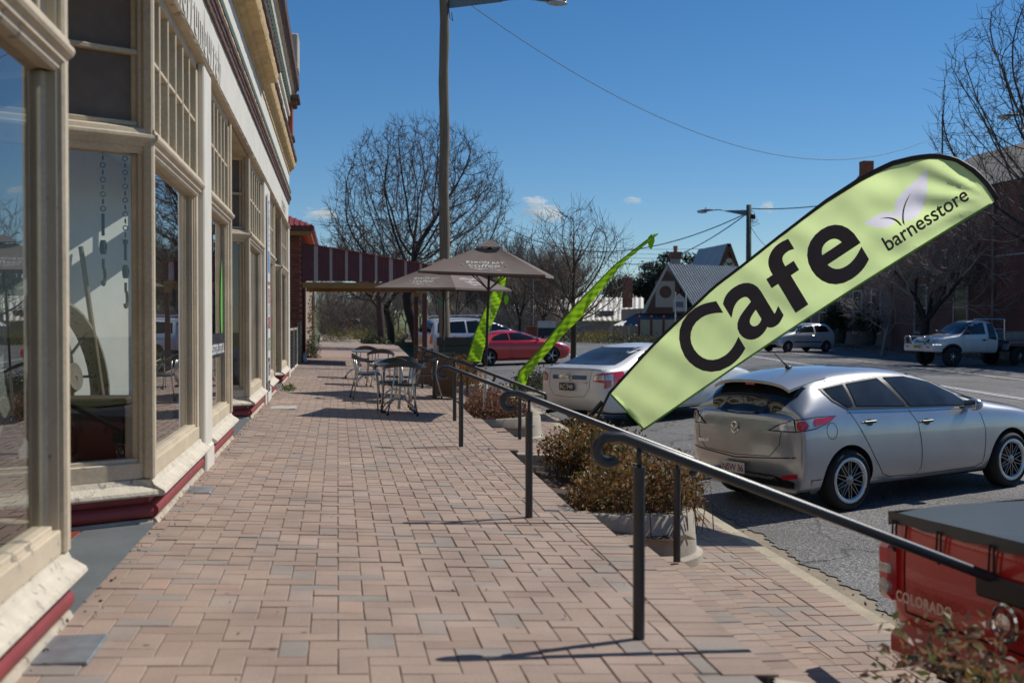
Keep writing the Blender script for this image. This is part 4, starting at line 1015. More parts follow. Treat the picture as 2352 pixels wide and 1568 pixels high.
# utility box and bin by the timber pole
ub = thing('utility_box', 'dark green metal utility box with sloping lid beside the timber pole', 'box', (3.35, 33.5, zl(33)))
MB().box(-.55, -.3, 0, .55, .3, .95, c=.015).build('body', M('dark_green_metal', (.02, .032, .03), .4, var=.15), ub)
MB().prism([(-.34, .952), (.34, .952), (.34, 1.02), (-.34, 1.18)], 'x', -.6, .6).build('lid', M('black_lid', (.02, .022, .024), .3, var=.2), ub)

# ================================================================ FLAGS
def fabric(name, col, transl=.45, rough=.6):
    m, n, l, b = nt(name); tc = n.new('ShaderNodeTexCoord'); nz = n.new('ShaderNodeTexNoise'); nz.inputs['Scale'].default_value = 2.2; nz.inputs['Detail'].default_value = 4; l.new(tc.outputs['Object'], nz.inputs['Vector'])
    wv = n.new('ShaderNodeTexNoise'); wv.inputs['Scale'].default_value = 260; l.new(tc.outputs['Object'], wv.inputs['Vector'])
    ad = n.new('ShaderNodeMath'); ad.operation = 'MULTIPLY_ADD'; ad.inputs[1].default_value = .25; l.new(wv.outputs[0], ad.inputs[0]); l.new(nz.outputs[0], ad.inputs[2])
    mr = n.new('ShaderNodeMapRange'); mr.inputs[1].default_value = .4; mr.inputs[2].default_value = .9; mr.inputs[3].default_value = .9; mr.inputs[4].default_value = 1.1; l.new(ad.outputs[0], mr.inputs[0])
    mx = n.new('ShaderNodeMix'); mx.data_type = 'RGBA'; mx.blend_type = 'MULTIPLY'; mx.inputs[0].default_value = 1; mx.inputs[6].default_value = (*col, 1); l.new(mr.outputs[0], mx.inputs[7])
    l.new(mx.outputs[2], b.inputs['Base Color']); b.inputs['Roughness'].default_value = rough
    tr = n.new('ShaderNodeBsdfTranslucent'); l.new(mx.outputs[2], tr.inputs[0]); ms = n.new('ShaderNodeMixShader'); ms.inputs[0].default_value = transl
    l.new(b.outputs[0], ms.inputs[1]); l.new(tr.outputs[0], ms.inputs[2]); l.new(ms.outputs[0], n['Material Output'].inputs[0]); return m
m_flag = fabric('lime_flag_cloth', (.76, .93, .42), .7); m_bali = fabric('bright_green_cloth', (.33, .62, .02), .5)
m_ftxt = M('flag_print_dark', (.062, .05, .056), .7, var=.1); m_flilac = fabric('flag_print_lilac', (.86, .84, .92), .66)
FY = 12.3
flag = thing('feather_flag', 'large leaning lime green feather flag printed with cafe lettering', 'flag', (2.53, FY, .27))
o_ = Vector((2.53, FY, .27))
poleL = [(2.857, .535), (3.333, 1.05), (3.99, 1.66), (4.76, 2.24), (5.284, 2.62), (5.66, 2.85), (6.037, 3.03), (6.30, 3.10), (6.547, 3.123), (6.77, 3.09), (6.96, 3.0), (7.13, 2.85), (7.275, 2.644)]
freeL = [(3.239, .145), (7.275, 2.644)]
def poly_at(P, t):
    L = [0]
    for a, b in zip(P[:-1], P[1:]): L.append(L[-1]+math.dist(a, b))
    s = t*L[-1]
    for i in range(len(P)-1):
        if s <= L[i+1] or i == len(P)-2:
            k = (s-L[i])/(L[i+1]-L[i]); return tuple(P[i][j]+(P[i+1][j]-P[i][j])*k for j in range(len(P[0])))
def fdisp(x, z):
    # belly of the cloth plus the folds drawn to the tip
    d = .10*math.sin((x-2.8)*.9)*math.sin((z-.2)*1.1)
    r = math.hypot(x-7.275, z-2.644); an = math.atan2(z-2.644, -(x-7.275))
    d += .020*math.sin(an*17+.6)*smoothstep(.1, .5, r)*(1-smoothstep(1.2, 2.0, r))
    d += .012*math.sin((x*.84-z*.55)*16)*(1-smoothstep(3.4, 3.9, x))
    d += .008*math.sin(x*5+z*9)+.010*math.sin((x+z)*3.3)+.006*math.sin((x*.83-z*.56)*23)*math.sin((x*.5+z*.8)*4)+.005*math.sin((x*.5+z*.86)*19+2)*math.sin(x*2.3)
    return d
FK = .45                                              # the cloth is swung by the wind, its tip nearer the camera
FN = Vector((-FK, -1, 0)).normalized()
def fpt(x, z, eps=0.):
    t = (FY+2.53*FK)/(FY+FK*x); return Vector((x*t, FY*t, 1.28+(z-1.28)*t))+FN*(eps-fdisp(x, z))-o_
def px(x, y):   # a point of the flag plane, from the picture's measure (2352 wide) to metres
    return (2.786+(x-1385)*(7.275-2.786)/905, .429-(y-925)*(2.644-.429)/465)
def bez(p0, p1, p2, p3, n=14):
    return [tuple((1-t)**3*a+3*(1-t)**2*t*b+3*(1-t)*t*t*c+t**3*d for a, b, c, d in zip(p0, p1, p2, p3)) for t in [i/n for i in range(n)]]
LEAFS = [[px(*p) for p in bez((2120, 388), (2095, 430), (2040, 445), (2045, 492))+bez((2045, 492), (2050, 515), (2090, 520), (2108, 490))+bez((2108, 490), (2125, 460), (2125, 420), (2120, 388))],
         [px(*p) for p in bez((1974, 517), (2000, 500), (2030, 480), (2046, 496))+bez((2046, 496), (2055, 512), (2040, 527), (2020, 526))+bez((2020, 526), (2000, 528), (1985, 522), (1974, 517))]]
def inpoly(x, y, P):
    c_ = False
    for i in range(len(P)):
        a, b = P[i], P[i-1]
        if (a[1] > y) != (b[1] > y) and x < (b[0]-a[0])*(y-a[1])/(b[1]-a[1])+a[0]: c_ = not c_
    return c_
def freept(u):
    b = poly_at(freeL, u); sag = .05*math.sin(math.pi*u); return (b[0]-sag*.5, b[1]+sag*.8)
outl = [poly_at(poleL, i/80) for i in range(81)]+[freept(1-i/80) for i in range(1, 81)]
pts = [Vector(p) for p in outl]; edges = [(i, (i+1) % len(outl)) for i in range(len(outl))]; faces = [list(range(len(outl)))]
for Lf in LEAFS:
    k0 = len(pts); pts += [Vector(p) for p in Lf]; edges += [(k0+i, k0+(i+1) % len(Lf)) for i in range(len(Lf))]
gx = 2.9
while gx < 7.25:
    gz = .2
    while gz < 3.1:
        if inpoly(gx, gz, outl) and min(math.dist((gx, gz), p) for p in outl) > .02: pts.append(Vector((gx, gz)))
        gz += .045
    gx += .045
dd = delaunay_2d_cdt(pts, edges, [], 0, 1e-5); fm = MB()
for f in dd[2]:
    cx_ = sum(dd[0][i].x for i in f)/len(f); cz_ = sum(dd[0][i].y for i in f)/len(f)
    if inpoly(cx_, cz_, outl): fm.f.append(tuple(f)); fm.m.append(1 if any(inpoly(cx_, cz_, Lf) for Lf in LEAFS) else 0); fm.r.append(None)
fm.v = [tuple(fpt(v.x, v.y)) for v in dd[0]]
fo = fm.build('cloth', [m_flag, m_flilac], flag, smooth=True, fix=False)
def fs(u, v):
    a = poly_at(poleL, u); b = freept(u); return fpt(a[0]+(b[0]-a[0])*v, a[1]+(b[1]-a[1])*v)
sl = [poly_at(poleL, i/50) for i in range(51)]
MB().tube([fpt(x, z) for x, z in sl], [.015+.012*smoothstep(.45, .75, i/50) for i in range(51)], 10).build('pole_sleeve', M('black_sleeve', (.014, .013, .016), .6), flag, smooth=True)
hm = [(lambda p: p)(fs(i/50, 1)) for i in range(50)]+[]
MB().tube(hm, .011, 6).build('hem', fabric('hem_green', (.25, .47, .12), .4), flag, smooth=True)
MB().tube([fs(0, i/12) for i in range(13)], .010, 6).build('hem', MATS.get('x') or fabric('hem_green2', (.25, .47, .12), .4), flag, smooth=True)
MB().tube([Vector((2.45, FY, -.28))-o_, fpt(*poleL[0]), fpt(*poly_at(poleL, .03))], .014, 10).build('pole', m_blackp, flag)
MB().tube([Vector((2.60, FY, .24))-o_, Vector((2.78, FY, .44))-o_], .026, 10).build('pole_socket', m_blackp, flag)
MB().tube([Vector((2.35, FY-.15, -.25))-o_, Vector((2.60, FY, .25))-o_], .012, 8).build('ground_spike', m_steel, flag)
def flag_text(s, x0, y0, ang, size, bold, name='lettering', eps=.008, spacing=1., sx=1., mat=None, fit=None):
    V, F = text_mesh(s, size, bold, 'LEFT', spacing=spacing, res=6); p0 = px(x0, y0); c, sn = math.cos(R(ang)), math.sin(R(ang))
    if fit:
        xs_, ys_ = [v[0] for v in V], [v[1] for v in V]; mx_, my_ = (min(xs_)+max(xs_))/2, (min(ys_)+max(ys_))/2
        V = [((v[0]-mx_)*fit[0]/(max(xs_)-min(xs_)), (v[1]-my_)*fit[1]/(max(ys_)-min(ys_)), 0) for v in V]
    bm = bmesh.new(); vv = [bm.verts.new((v[0]*sx, v[1], 0)) for v in V]
    for f in F:
        try: bm.faces.new([vv[i] for i in f])
        except ValueError: pass
    bmesh.ops.triangulate(bm, faces=bm.faces)
    for it in range(5 if size > .5 else 2):
        lg = [e for e in bm.edges if e.calc_length() > .07]
        if lg: bmesh.ops.subdivide_edges(bm, edges=lg, cuts=1); bmesh.ops.triangulate(bm, faces=bm.faces)
    me = bpy.data.meshes.new(name)
    for v in bm.verts: v.co = fpt(p0[0]+v.co.x*c-v.co.y*sn, p0[1]+v.co.x*sn+v.co.y*c, eps)
    bm.to_mesh(me); bm.free(); me.materials.append(mat or m_ftxt); put(name, me, fo)
for (ch_, cx_, cy_, w2_, h2_) in (('C', 1616, 786, .62, .74), ('a', 1716, 714, .53, .61), ('f', 1799, 643, .45, .74), ('e', 1908, 591, .64, .645)): flag_text(ch_, cx_, cy_, 32.5, 1., .018, eps=.014, fit=(w2_, h2_))
flag_text('barnesstore', 2022, 570, 31.5, .235, 0.003)
def flag_shape(pix, mat, name, eps):
    pts = [Vector(px(*p)) for p in pix]; d = delaunay_2d_cdt(pts, [], [list(range(len(pts)))], 1, 1e-6)
    MB().add([fpt(v[0], v[1], eps) for v in d[0]], d[2]).build(name, mat, fo, fix=False)
flag_shape(bez((2085, 446), (2070, 465), (2058, 490), (2066, 522))+[(2070, 521)]+bez((2070, 520), (2062, 492), (2072, 468), (2085, 446)), m_ftxt, 'stem_print', .007)
flag_shape(bez((2010, 507), (2030, 503), (2050, 507), (2060, 524))+[(2063, 523)]+bez((2063, 521), (2052, 502), (2030, 500), (2010, 507)), m_ftxt, 'stem_print', .007)
def bali(Y, s, left, right, base, tip_leaf, label, cx):
    """narrow bright green banner; outlines given at the photograph's scale for its own distance"""
    t = thing('banner_flag', label, 'flag', base, 0, 'narrow bright green banners'); o = Vector(base)
    # metres on the vertical plane at distance Y
    def w_(p):
        k = Vector((math.sin(YAW)*1.0, 0, 0)); dx = (p[0]-1176)/2720; dz = -(p[1]-784)/2720
        d = Vector((math.sin(YAW)*math.cos(PIT), math.cos(YAW)*math.cos(PIT), -math.sin(PIT)))+Vector((math.cos(YAW), -math.sin(YAW), 0))*dx+Vector((math.sin(YAW)*math.sin(PIT), math.cos(YAW)*math.sin(PIT), math.cos(PIT)))*dz
        return (d.x*Y/d.y, 1.28+d.z*Y/d.y)
    Lp = [w_(p) for p in left]; Rp = [w_(p) for p in right]
    def f(u, v):
        a = poly_at(Lp, u); b = poly_at(Rp, u); x, z = a[0]+(b[0]-a[0])*v, a[1]+(b[1]-a[1])*v
        return Vector((x, Y+(.03*math.sin(u*31+v*4)+.014*math.sin(u*83+v*9+1)+.01*math.sin(u*140-v*6))*(.25+.75*v)+.05*math.sin(u*6), z))-o
    c = MB(); c.grid(f, 160, 8); c.build('cloth', m_bali, t, smooth=True, fix=False)
    MB().tube([Vector((0, 0, 0))]+[f(i/30, 0) for i in range(31)], [.016]+[.014*(1-.5*i/30) for i in range(31)], 8).build('pole', M('green_pole_sleeve', (.13, .30, .02), .5), t, smooth=True)
    q = [Vector((*[0, 0],))]
    lx, lz = w_(tip_leaf); top = f(1, .5)
    MB().tube([top, Vector((lx, Y, lz+.09))-o], .004, 5).build('string', m_bali, t)
    lf_ = MB(); pts = [(0, .1), (.05, .05), (.055, 0), (.02, -.1), (0, -.13), (-.03, -.1), (-.05, -.02), (-.045, .05)]
    lf_.add([Vector((lx+p[0], Y+.01, lz+p[1]))-o for p in pts]+[Vector((lx+p[0], Y+.022, lz+p[1]))-o for p in pts], [tuple(range(8)), tuple(range(8, 16))]+[(i, (i+1) % 8, 8+(i+1) % 8, 8+i) for i in range(8)]); lf_.build('leaf_pendant', m_bali, t)
bali(17.3, 157, [(1186, 885), (1192, 855), (1246, 797), (1300, 727), (1339, 683), (1410, 609), (1486, 550), (1510, 535)], [(1206, 885), (1213, 864), (1274, 792), (1336, 728), (1382, 664), (1437, 598), (1491, 555), (1511, 538)], (2.62, 17.3, -.2), (1496, 553), 'longer bright green banner leaning over the white sedan', 0)
bali(25.6, 105, [(1072, 830), (1092, 765), (1122, 690), (1140, 648), (1152, 600)], [(1104, 830), (1122, 768), (1148, 700), (1160, 648), (1164, 600)], (2.85, 25.6, -.3), (1163, 687), 'shorter bright green banner behind the nearer umbrella pole', 0)
# ================================================================ VEHICLES
def paint(name, col, metal=.0, rough=.32, flake=0.):
    m, n, l, b = nt(name); tc = n.new('ShaderNodeTexCoord')
    nz = n.new('ShaderNodeTexNoise'); nz.inputs['Scale'].default_value = 2.5; nz.inputs['Detail'].default_value = 6; l.new(tc.outputs['Object'], nz.inputs['Vector'])
    mr = n.new('ShaderNodeMapRange'); mr.inputs[1].default_value = .3; mr.inputs[2].default_value = .7; mr.inputs[3].default_value = .93; mr.inputs[4].default_value = 1.05; l.new(nz.outputs[0], mr.inputs[0])
    mx = n.new('ShaderNodeMix'); mx.data_type = 'RGBA'; mx.blend_type = 'MULTIPLY'; mx.inputs[0].default_value = 1; mx.inputs[6].default_value = (*col, 1); l.new(mr.outputs[0], mx.inputs[7])
    # road dust low on the body
    sp = n.new('ShaderNodeSeparateXYZ'); l.new(tc.outputs['Object'], sp.inputs[0]); dr = n.new('ShaderNodeMapRange'); dr.inputs[1].default_value = .18; dr.inputs[2].default_value = .6; dr.inputs[3].default_value = .38; dr.inputs[4].default_value = 0.; l.new(sp.outputs[2], dr.inputs[0])
    dm = n.new('ShaderNodeMath'); dm.operation = 'MULTIPLY'; l.new(dr.outputs[0], dm.inputs[0]); l.new(nz.outputs[0], dm.inputs[1])
    m2 = n.new('ShaderNodeMix'); m2.data_type = 'RGBA'; l.new(dm.outputs[0], m2.inputs[0]); l.new(mx.outputs[2], m2.inputs[6]); m2.inputs[7].default_value = (.25, .2, .15, 1)
    l.new(m2.outputs[2], b.inputs['Base Color']); b.inputs['Metallic'].default_value = metal; b.inputs['Roughness'].default_value = rough
    sock(b, 'Coat Weight', 1.); sock(b, 'Coat Roughness', .04); sock(b, 'Coat IOR', 1.5)
    return m
m_tint = M('car_glass', (.012, .014, .016), .04, var=.05, spec=.5)
m_tint2 = M('car_glass_clear', (.03, .036, .042), .04, var=.5, scale=2.6, spec=.55)
m_blk = M('black_trim', (.014, .014, .015), .45, var=.1, fine=(60, .1))
m_under = M('underbody', (.008, .008, .008), .9)
m_tyre = M('tyre_rubber', (.017, .017, .018), .8, var=.2, scale=12, bump=.2)
m_alloy = M('alloy_silver', (.50, .52, .54), .25, .8, var=.1)
m_alloyd = M('alloy_dark', (.07, .07, .075), .25, .85, var=.15)
m_alloym = M('alloy_grey', (.22, .22, .225), .25, .85, var=.15)
m_chrome = M('chrome', (.75, .75, .75), .08, 1.)
m_redl = M('red_lamp', (.60, .015, .025), .12, spec=.8, coat=.8, var=.2, scale=30)
m_clr = M('clear_lamp', (.58, .58, .56), .1, .3, coat=.8, var=.2, scale=40)
m_amber = M('amber_lamp', (.6, .16, .02), .15, coat=.6)
m_seam = M('panel_gap', (.006, .006, .006), .8)
m_plateY = M('plate_yellow', (.70, .55, .08), .5); m_plateW = M('plate_white', (.65, .63, .58), .5); m_plateK = M('plate_black', (.02, .02, .022), .4)

def lerp(a, b, t): return a+(b-a)*t
def loft_body(rows, crease, levels=2, wheels=(), wr=.36, half=.88, name='body', mats=None):
    """rows[k] = list of (x,y>=0,z) along the car, k from sill to roof centre.  Mirrored, closed, subdivided, arches cut."""
    nr, ns = len(rows), len(rows[0]); bm = bmesh.new(); cl = bm.edges.layers.float.new('crease_edge')
    R_, L_ = [], []
    for k in range(nr):
        rr, ll = [], []
        for (x, y, z) in rows[k]:
            if y < 1e-5: v = bm.verts.new((x, 0, z)); rr.append(v); ll.append(v)
            else: rr.append(bm.verts.new((x, -y, z))); ll.append(bm.verts.new((x, y, z)))
        R_.append(rr); L_.append(ll)
    def face(vv):
        u = []
        for v in vv:
            if v not in u: u.append(v)
        if len(u) >= 3:
            try: return bm.faces.new(u)
            except ValueError: return None
    for side in (R_, L_):
        for k in range(nr-1):
            for i in range(ns-1):
                q = [side[k][i], side[k][i+1], side[k+1][i+1], side[k+1][i]]
                face(q if side is R_ else q[::-1])
    for i in (0, ns-1):                         # end caps, left joined to right
        for k in range(nr-1):
            q = [R_[k][i], R_[k+1][i], L_[k+1][i], L_[k][i]]; face(q if i == 0 else q[::-1])
    for i in range(ns-1): face([R_[0][i], L_[0][i], L_[0][i+1], R_[0][i+1]])
    for (k, val) in crease.items():
        for side in (R_, L_):
            for i in range(ns-1):
                e = bm.edges.get((side[k][i], side[k][i+1]))
                if e: e[cl] = val
    bmesh.ops.recalc_face_normals(bm, faces=bm.faces)
    me = bpy.data.meshes.new(name); bm.to_mesh(me); bm.free()
    o = bpy.data.objects.new(name, me); COL.objects.link(o)
    s = o.modifiers.new('s', 'SUBSURF'); s.levels = levels; s.render_levels = levels
    cut = []
    for (wx, wz) in wheels:
        for sg in (-1, 1):
            c = MB(); c.lathe([(0, sg*(half-.24)), (wr, sg*(half-.24)), (wr, sg*(half+.3)), (0, sg*(half+.3))], 40, (wx, 0, wz), 'y')
            cme = c.mesh('c', m_blk); b2 = bmesh.new(); b2.from_mesh(cme); bmesh.ops.remove_doubles(b2, verts=b2.verts, dist=1e-5); bmesh.ops.recalc_face_normals(b2, faces=b2.faces); b2.to_mesh(cme); b2.free()
            co = bpy.data.objects.new('c', cme); COL.objects.link(co); cut.append(co)
            md = o.modifiers.new('b', 'BOOLEAN'); md.operation = 'DIFFERENCE'; md.object = co; md.solver = 'EXACT'
    dg = bpy.context.evaluated_depsgraph_get(); dg.update()
    res = bpy.data.meshes.new_from_object(o.evaluated_get(dg)); res.name = name
    bpy.data.objects.remove(o)
    for c in cut: bpy.data.objects.remove(c)
    res.materials.clear()
    for m in mats: res.materials.append(m)
    mi = []
    for p in res.polygons:
        c = p.center; k = 0
        if p.normal.z < -.75 and c.z < .5: k = 1
        for (wx, wz) in wheels:
            d = math.hypot(c.x-wx, c.z-wz)
            if d < wr+.012 and abs(c.y) < half-.005 and (abs(d-wr) < .015 and abs(p.normal.y) < .4 or abs(abs(c.y)-(half-.24)) < .004): k = 1
        mi.append(k)
    res.polygons.foreach_set('material_index', mi); res.polygons.foreach_set('use_smooth', [True]*len(mi)); res.set_sharp_from_angle(angle=R(38))
    bm = bmesh.new(); bm.from_mesh(res); bvh = BVHTree.FromBMesh(bm); bm.free()
    return res, bvh
class Car:
    def __init__(s, name, label, cat, col, group=None):
        s.root = thing(name, label, cat, group=group); s.col = col
    def body(s, rows, crease, **k):
        me, s.bvh = loft_body(rows, crease, mats=[s.col, m_under], **k); s.b = put('body', me, s.root)
    def hit(s, p, d):
        r_ = s.bvh.ray_cast(Vector(p), Vector(d)); return r_[0], r_[1]
    def patch(s, poly, face, mat, name, parent=None, eps=.004, sp=.07, thick=0.):
        """outline on a body side ('L','R' in x,z; 'B' rear, 'F' front in y,z; 'T' top in x,y; or an oblique angle), laid on the paint"""
        if isinstance(face, tuple): ang, o0 = R(face[0]), Vector(face[1]); d = -Vector((math.cos(ang), math.sin(ang), 0)); e1 = Vector((-math.sin(ang), math.cos(ang), 0)); f3 = lambda u, v: o0-d*4+e1*u+Vector((0, 0, v))
        else:
            d = {'L': (0, -1, 0), 'R': (0, 1, 0), 'B': (1, 0, 0), 'F': (-1, 0, 0), 'T': (0, 0, -1)}[face]
            f3 = {'L': lambda u, v: (u, 4, v), 'R': lambda u, v: (u, -4, v), 'B': lambda u, v: (-6, u, v), 'F': lambda u, v: (6, u, v), 'T': lambda u, v: (u, v, 5)}[face]
        pts = []
        for a, b in zip(poly, poly[1:]+poly[:1]):
            k = max(1, int(math.dist(a, b)/sp))
            for i in range(k): pts.append(Vector((lerp(a[0], b[0], i/k), lerp(a[1], b[1], i/k))))
        nb = len(pts); xs = [p.x for p in pts]; ys = [p.y for p in pts]
        def inside(x, y):
            c = False
            for i in range(nb):
                a, b = pts[i], pts[i-1]
                if (a.y > y) != (b.y > y) and x < (b.x-a.x)*(y-a.y)/(b.y-a.y)+a.x: c = not c
            return c
        x = min(xs)+sp*.5
        inner = []
        while x < max(xs):
            y = min(ys)+sp*.5
            while y < max(ys):
                if inside(x, y) and min((q-Vector((x, y))).length for q in pts) > sp*.4: inner.append(Vector((x, y)))
                y += sp
            x += sp
        dd = delaunay_2d_cdt(pts+inner, [], [list(range(nb))], 1, 1e-6); V, F = dd[0], dd[2]; out = []; bad = set()
        for i, v in enumerate(V):
            h, n_ = s.hit(f3(v.x, v.y), d)
            if h is None: bad.add(i); out.append(Vector((0, 0, 0)))
            else: out.append(h+n_*eps)
        F = [f for f in F if not any(i in bad for i in f)]
        if not F: return None
        return MB().add(out, F).build(name, mat, parent or s.root, smooth=True)
    def seam(s, pts, face, w_=.007, mat=None, name='panel_gap', eps=.0025, sub=.06):
        d = {'L': (0, -1, 0), 'R': (0, 1, 0), 'B': (1, 0, 0), 'F': (-1, 0, 0), 'T': (0, 0, -1)}[face]
        f3 = {'L': lambda u, v: (u, 4, v), 'R': lambda u, v: (u, -4, v), 'B': lambda u, v: (-6, u, v), 'F': lambda u, v: (6, u, v), 'T': lambda u, v: (u, v, 5)}[face]
        q = []
        for a, b in zip(pts[:-1], pts[1:]):
            k = max(1, int(math.dist(a, b)/sub)); q += [(lerp(a[0], b[0], i/k), lerp(a[1], b[1], i/k)) for i in range(k)]
        q.append(pts[-1]); mb = MB(); prev = None
        for i in range(len(q)):
            a = q[max(0, i-1)]; b = q[min(len(q)-1, i+1)]; t = Vector((b[0]-a[0], b[1]-a[1])).normalized(); n_ = Vector((-t.y, t.x))*w_/2
            l, _n = s.hit(f3(q[i][0]+n_.x, q[i][1]+n_.y), d); r_, _m = s.hit(f3(q[i][0]-n_.x, q[i][1]-n_.y), d)
            if l is None or r_ is None: prev = None; continue
            l = l+_n*eps; r_ = r_+_m*eps
            if prev: mb.quad(prev[0], l, r_, prev[1])
            prev = (l, r_)
        if mb.v: return mb.build(name, mat or m_seam, s.root)
    def both(s, poly, mat, name, **k):
        for f in ('L', 'R'): s.patch(poly, f, mat, name, **k)
    def part(s, mb, mat, name, **k): return mb.build(name, mat, s.root, **k)
    def wheel(s, x, y, r, wd, rim, style, z=None):
        sg = 1 if y > 0 else -1; w_ = put('wheel', None, s.root, (x, y, r)) if False else bpy.data.objects.new('wheel', None)
        COL.objects.link(w_); w_.parent = s.root; w_.location = (x, y, r)
        h = wd/2; rr = rim
        MB().lathe([(rr-.01, -h*.8), (rr+.02, -h*.98), ((r+rr)/2, -h*1.06), (r-.025, -h*.92), (r-.004, -h*.7), (r, 0), (r-.004, h*.7), (r-.025, h*.92), ((r+rr)/2, h*1.06), (rr+.02, h*.98), (rr-.01, h*.8)], 36, (0, 0, 0), 'y').build('tyre', m_tyre, w_, smooth=True, angle=60)
        out = sg*h; m1, m2, ns, kind = style
        rb = MB(); rb.lathe([(rr, out*.98), (rr-.012, out*1.0), (rr-.028, out*.9), (rr-.04, out*.35), (rr-.05, -out*.6), (0, -out*.6)], 36, (0, 0, 0), 'y'); rb.build('rim', m2, w_, smooth=True, angle=50)
        if kind == 'mesh': MB().lathe([(rr+.004, out*.94), (rr+.002, out*1.03), (rr-.03, out*1.0), (rr-.045, out*.86)], 36, (0, 0, 0), 'y').build('rim_lip', m_alloy, w_, smooth=True)
        yo = out*.86
        def P(rad, a, yy): return (rad*math.cos(a), yy, rad*math.sin(a))
        if kind == 'mesh':
            for k in range(ns):
                a = 2*math.pi*k/ns
                for da in (-.24, .24):
                    MB().bar(P(.05, a-da*.5, yo*.95), P(rr-.03, a+da, yo), .019, .014, c=.004).build('spoke', m1, w_)
        elif kind == 'steel':
            for k in range(ns):
                a = 2*math.pi*k/ns; MB().bar(P(.04, a, yo*.7), P(rr-.03, a, yo*.6), .075, .02, c=.004).build('spoke', m1, w_)
        else:
            for k in range(ns):
                a = 2*math.pi*k/ns
                for da in ((-.1, .1) if kind == 'twin' else (0,)):
                    MB().bar(P(.045, a+da*.6, yo), P(rr-.022, a+da, yo*.98), .03 if kind == 'twin' else .055, .018, c=.005).build('spoke', m1, w_)
        MB().lathe([(0, yo*1.08), (.03, yo*1.06), (.055, yo*.98), (.06, yo*.7)], 16, (0, 0, 0), 'y').build('hub_cap', m1, w_, smooth=True, angle=50)
        MB().lathe([(0, out*.12), (rr*.62, out*.12), (rr*.62, out*.05)], 20, (0, 0, 0), 'y').build('brake_disc', m_alloyd, w_)
        return w_
    def place(s, x, y, az, wb, tr, dz=0.):
        d = Vector((math.sin(R(az)), math.cos(R(az)), 0)); rt = Vector((d.y, -d.x, 0)); zz = []
        for a in (-1, 1):
            for b in (-1, 1): p = Vector((x, y, 0))+d*a*wb/2+rt*b*tr/2; zz.append((a, b, zroad(p.x, p.y)))
        zc = sum(q[2] for q in zz)/4; pitch = sum(q[0]*q[2] for q in zz)/4/(wb/2); roll = sum(q[1]*q[2] for q in zz)/4/(tr/2)
        fx = (d+Vector((0, 0, pitch))).normalized(); ly = (-rt+Vector((0, 0, -roll))).normalized(); up = fx.cross(ly).normalized(); ly = up.cross(fx)
        s.root.matrix_world = Matrix(((fx.x, ly.x, up.x, x), (fx.y, ly.y, up.y, y), (fx.z, ly.z, up.z, zc+.004+dz), (0, 0, 0, 1)))
def car_rows(p):
    """seven longitudinal lines of a passenger car from a few measures"""
    g = p.get; W, H = p['W'], p['H']; xr, xf = p['xr'], p['xf']; zb = p['zb']
    S = [  # x, widthfactor, belt z, edge z, edge halfwidth, top z
        (xr+.02, .80, p['zd']-.10, p['zd']-.03, W*.70, p['zd']-.01),
        (xr+.16, .94, p['zd']-.08, p['zd']-.005, W*.78, p['zd']+.005),
        (p['xb'], .985, p['beltr'], p['zd']+.02, p.get('web', W*.80), p['zd']+.03),
        (lerp(p['xb'], p['xa'], .55), .995, p['beltr'], lerp(p['zd'], H-.07, .60), lerp(p.get('web', W*.8), p['wt'], .6), lerp(p['zd'], H-.01, .62)+.02),
        (p['xa'], 1., p['beltr'], p['Hr']-.075, p['wt'], p['Hr']),
        (lerp(p['xa'], p['xA'], .5), 1., lerp(p['beltr'], p['beltf'], .5), H-.075, p['wt']+.01, H),
        (p['xA'], 1., p['beltf']+.01, p['HA']-.07, p['wt'], p['HA']),
        (lerp(p['xA'], p['xc'], .55), 1., p['beltf'], lerp(p['HA']-.07, p['zc'], .58), lerp(p['wt'], W*.80, .55), lerp(p['HA'], p['zc']+.03, .56)+.015),
        (p['xc'], .995, p['beltf']-.02, p['zc'], W*.82, p['zc']+.035),
        (lerp(p['xc'], xf, .5), .99, p['beltf']-.07, lerp(p['zc'], p['zn'], .45), W*.80, lerp(p['zc'], p['zn'], .35)+.045),
        (xf-.24, .93, p['zn']-.10, p['zn'], W*.70, p['zn']+.045),
        (xf-.05, .74, p['zn']-.20, p['zn']-.10, W*.52, p['zn']-.06)]
    rows = [[] for _ in range(7)]
    n = len(S)
    for i, (x, wf, bz, ez, ew, tz) in enumerate(S):
        w_ = W*wf; e0 = i == 0; e1 = i == n-1
        rr = p.get('rb', .10)
        xb_ = x+(rr if e0 else -.16 if e1 else 0)
        rows[0].append((xb_, w_*.86, zb+(.10 if e0 or e1 else .04 if i in (1, n-2) else 0)))
        rows[1].append((x+(-.03 if e0 else .03 if e1 else 0), w_*.985, zb+.15 if not (e0 or e1) else zb+.2))
        mz = lerp(zb+.15, bz, .55)
        rows[2].append((x+(-.05 if e0 else .05 if e1 else 0), w_*1.0, mz))
        rows[3].append((x+(.0 if e0 else .0), w_*.965, bz))
        rows[4].append((x+(.06 if e0 else -.03 if e1 else 0), ew, ez))
        rows[5].append((x+(.05 if e0 else -.03 if e1 else 0), ew*.62, lerp(ez, tz, .8)))
        rows[6].append((x+(.05 if e0 else -.02 if e1 else 0), 0, tz))
    return rows
def mirror(c, x, z, W, mat, s=1.):
    for sg in (-1, 1):
        m_ = MB(); m_.blob((x, sg*(W+.085), z), .075*s, .10*s, .07*s, 12, 8); o = c.part(m_, mat, 'wing_mirror', smooth=True)
        MB().bar((x+.02, sg*(W-.06), z-.045), (x+.01, sg*(W+.03), z-.02), .05, .03, c=.008).build('stalk', m_blk, o)
        MB().obb((x-.078*s, sg*(W+.085), z), (.004, 0, 0), (0, .075*s, 0), (0, 0, .05*s)).build('mirror_glass', m_chrome, o)
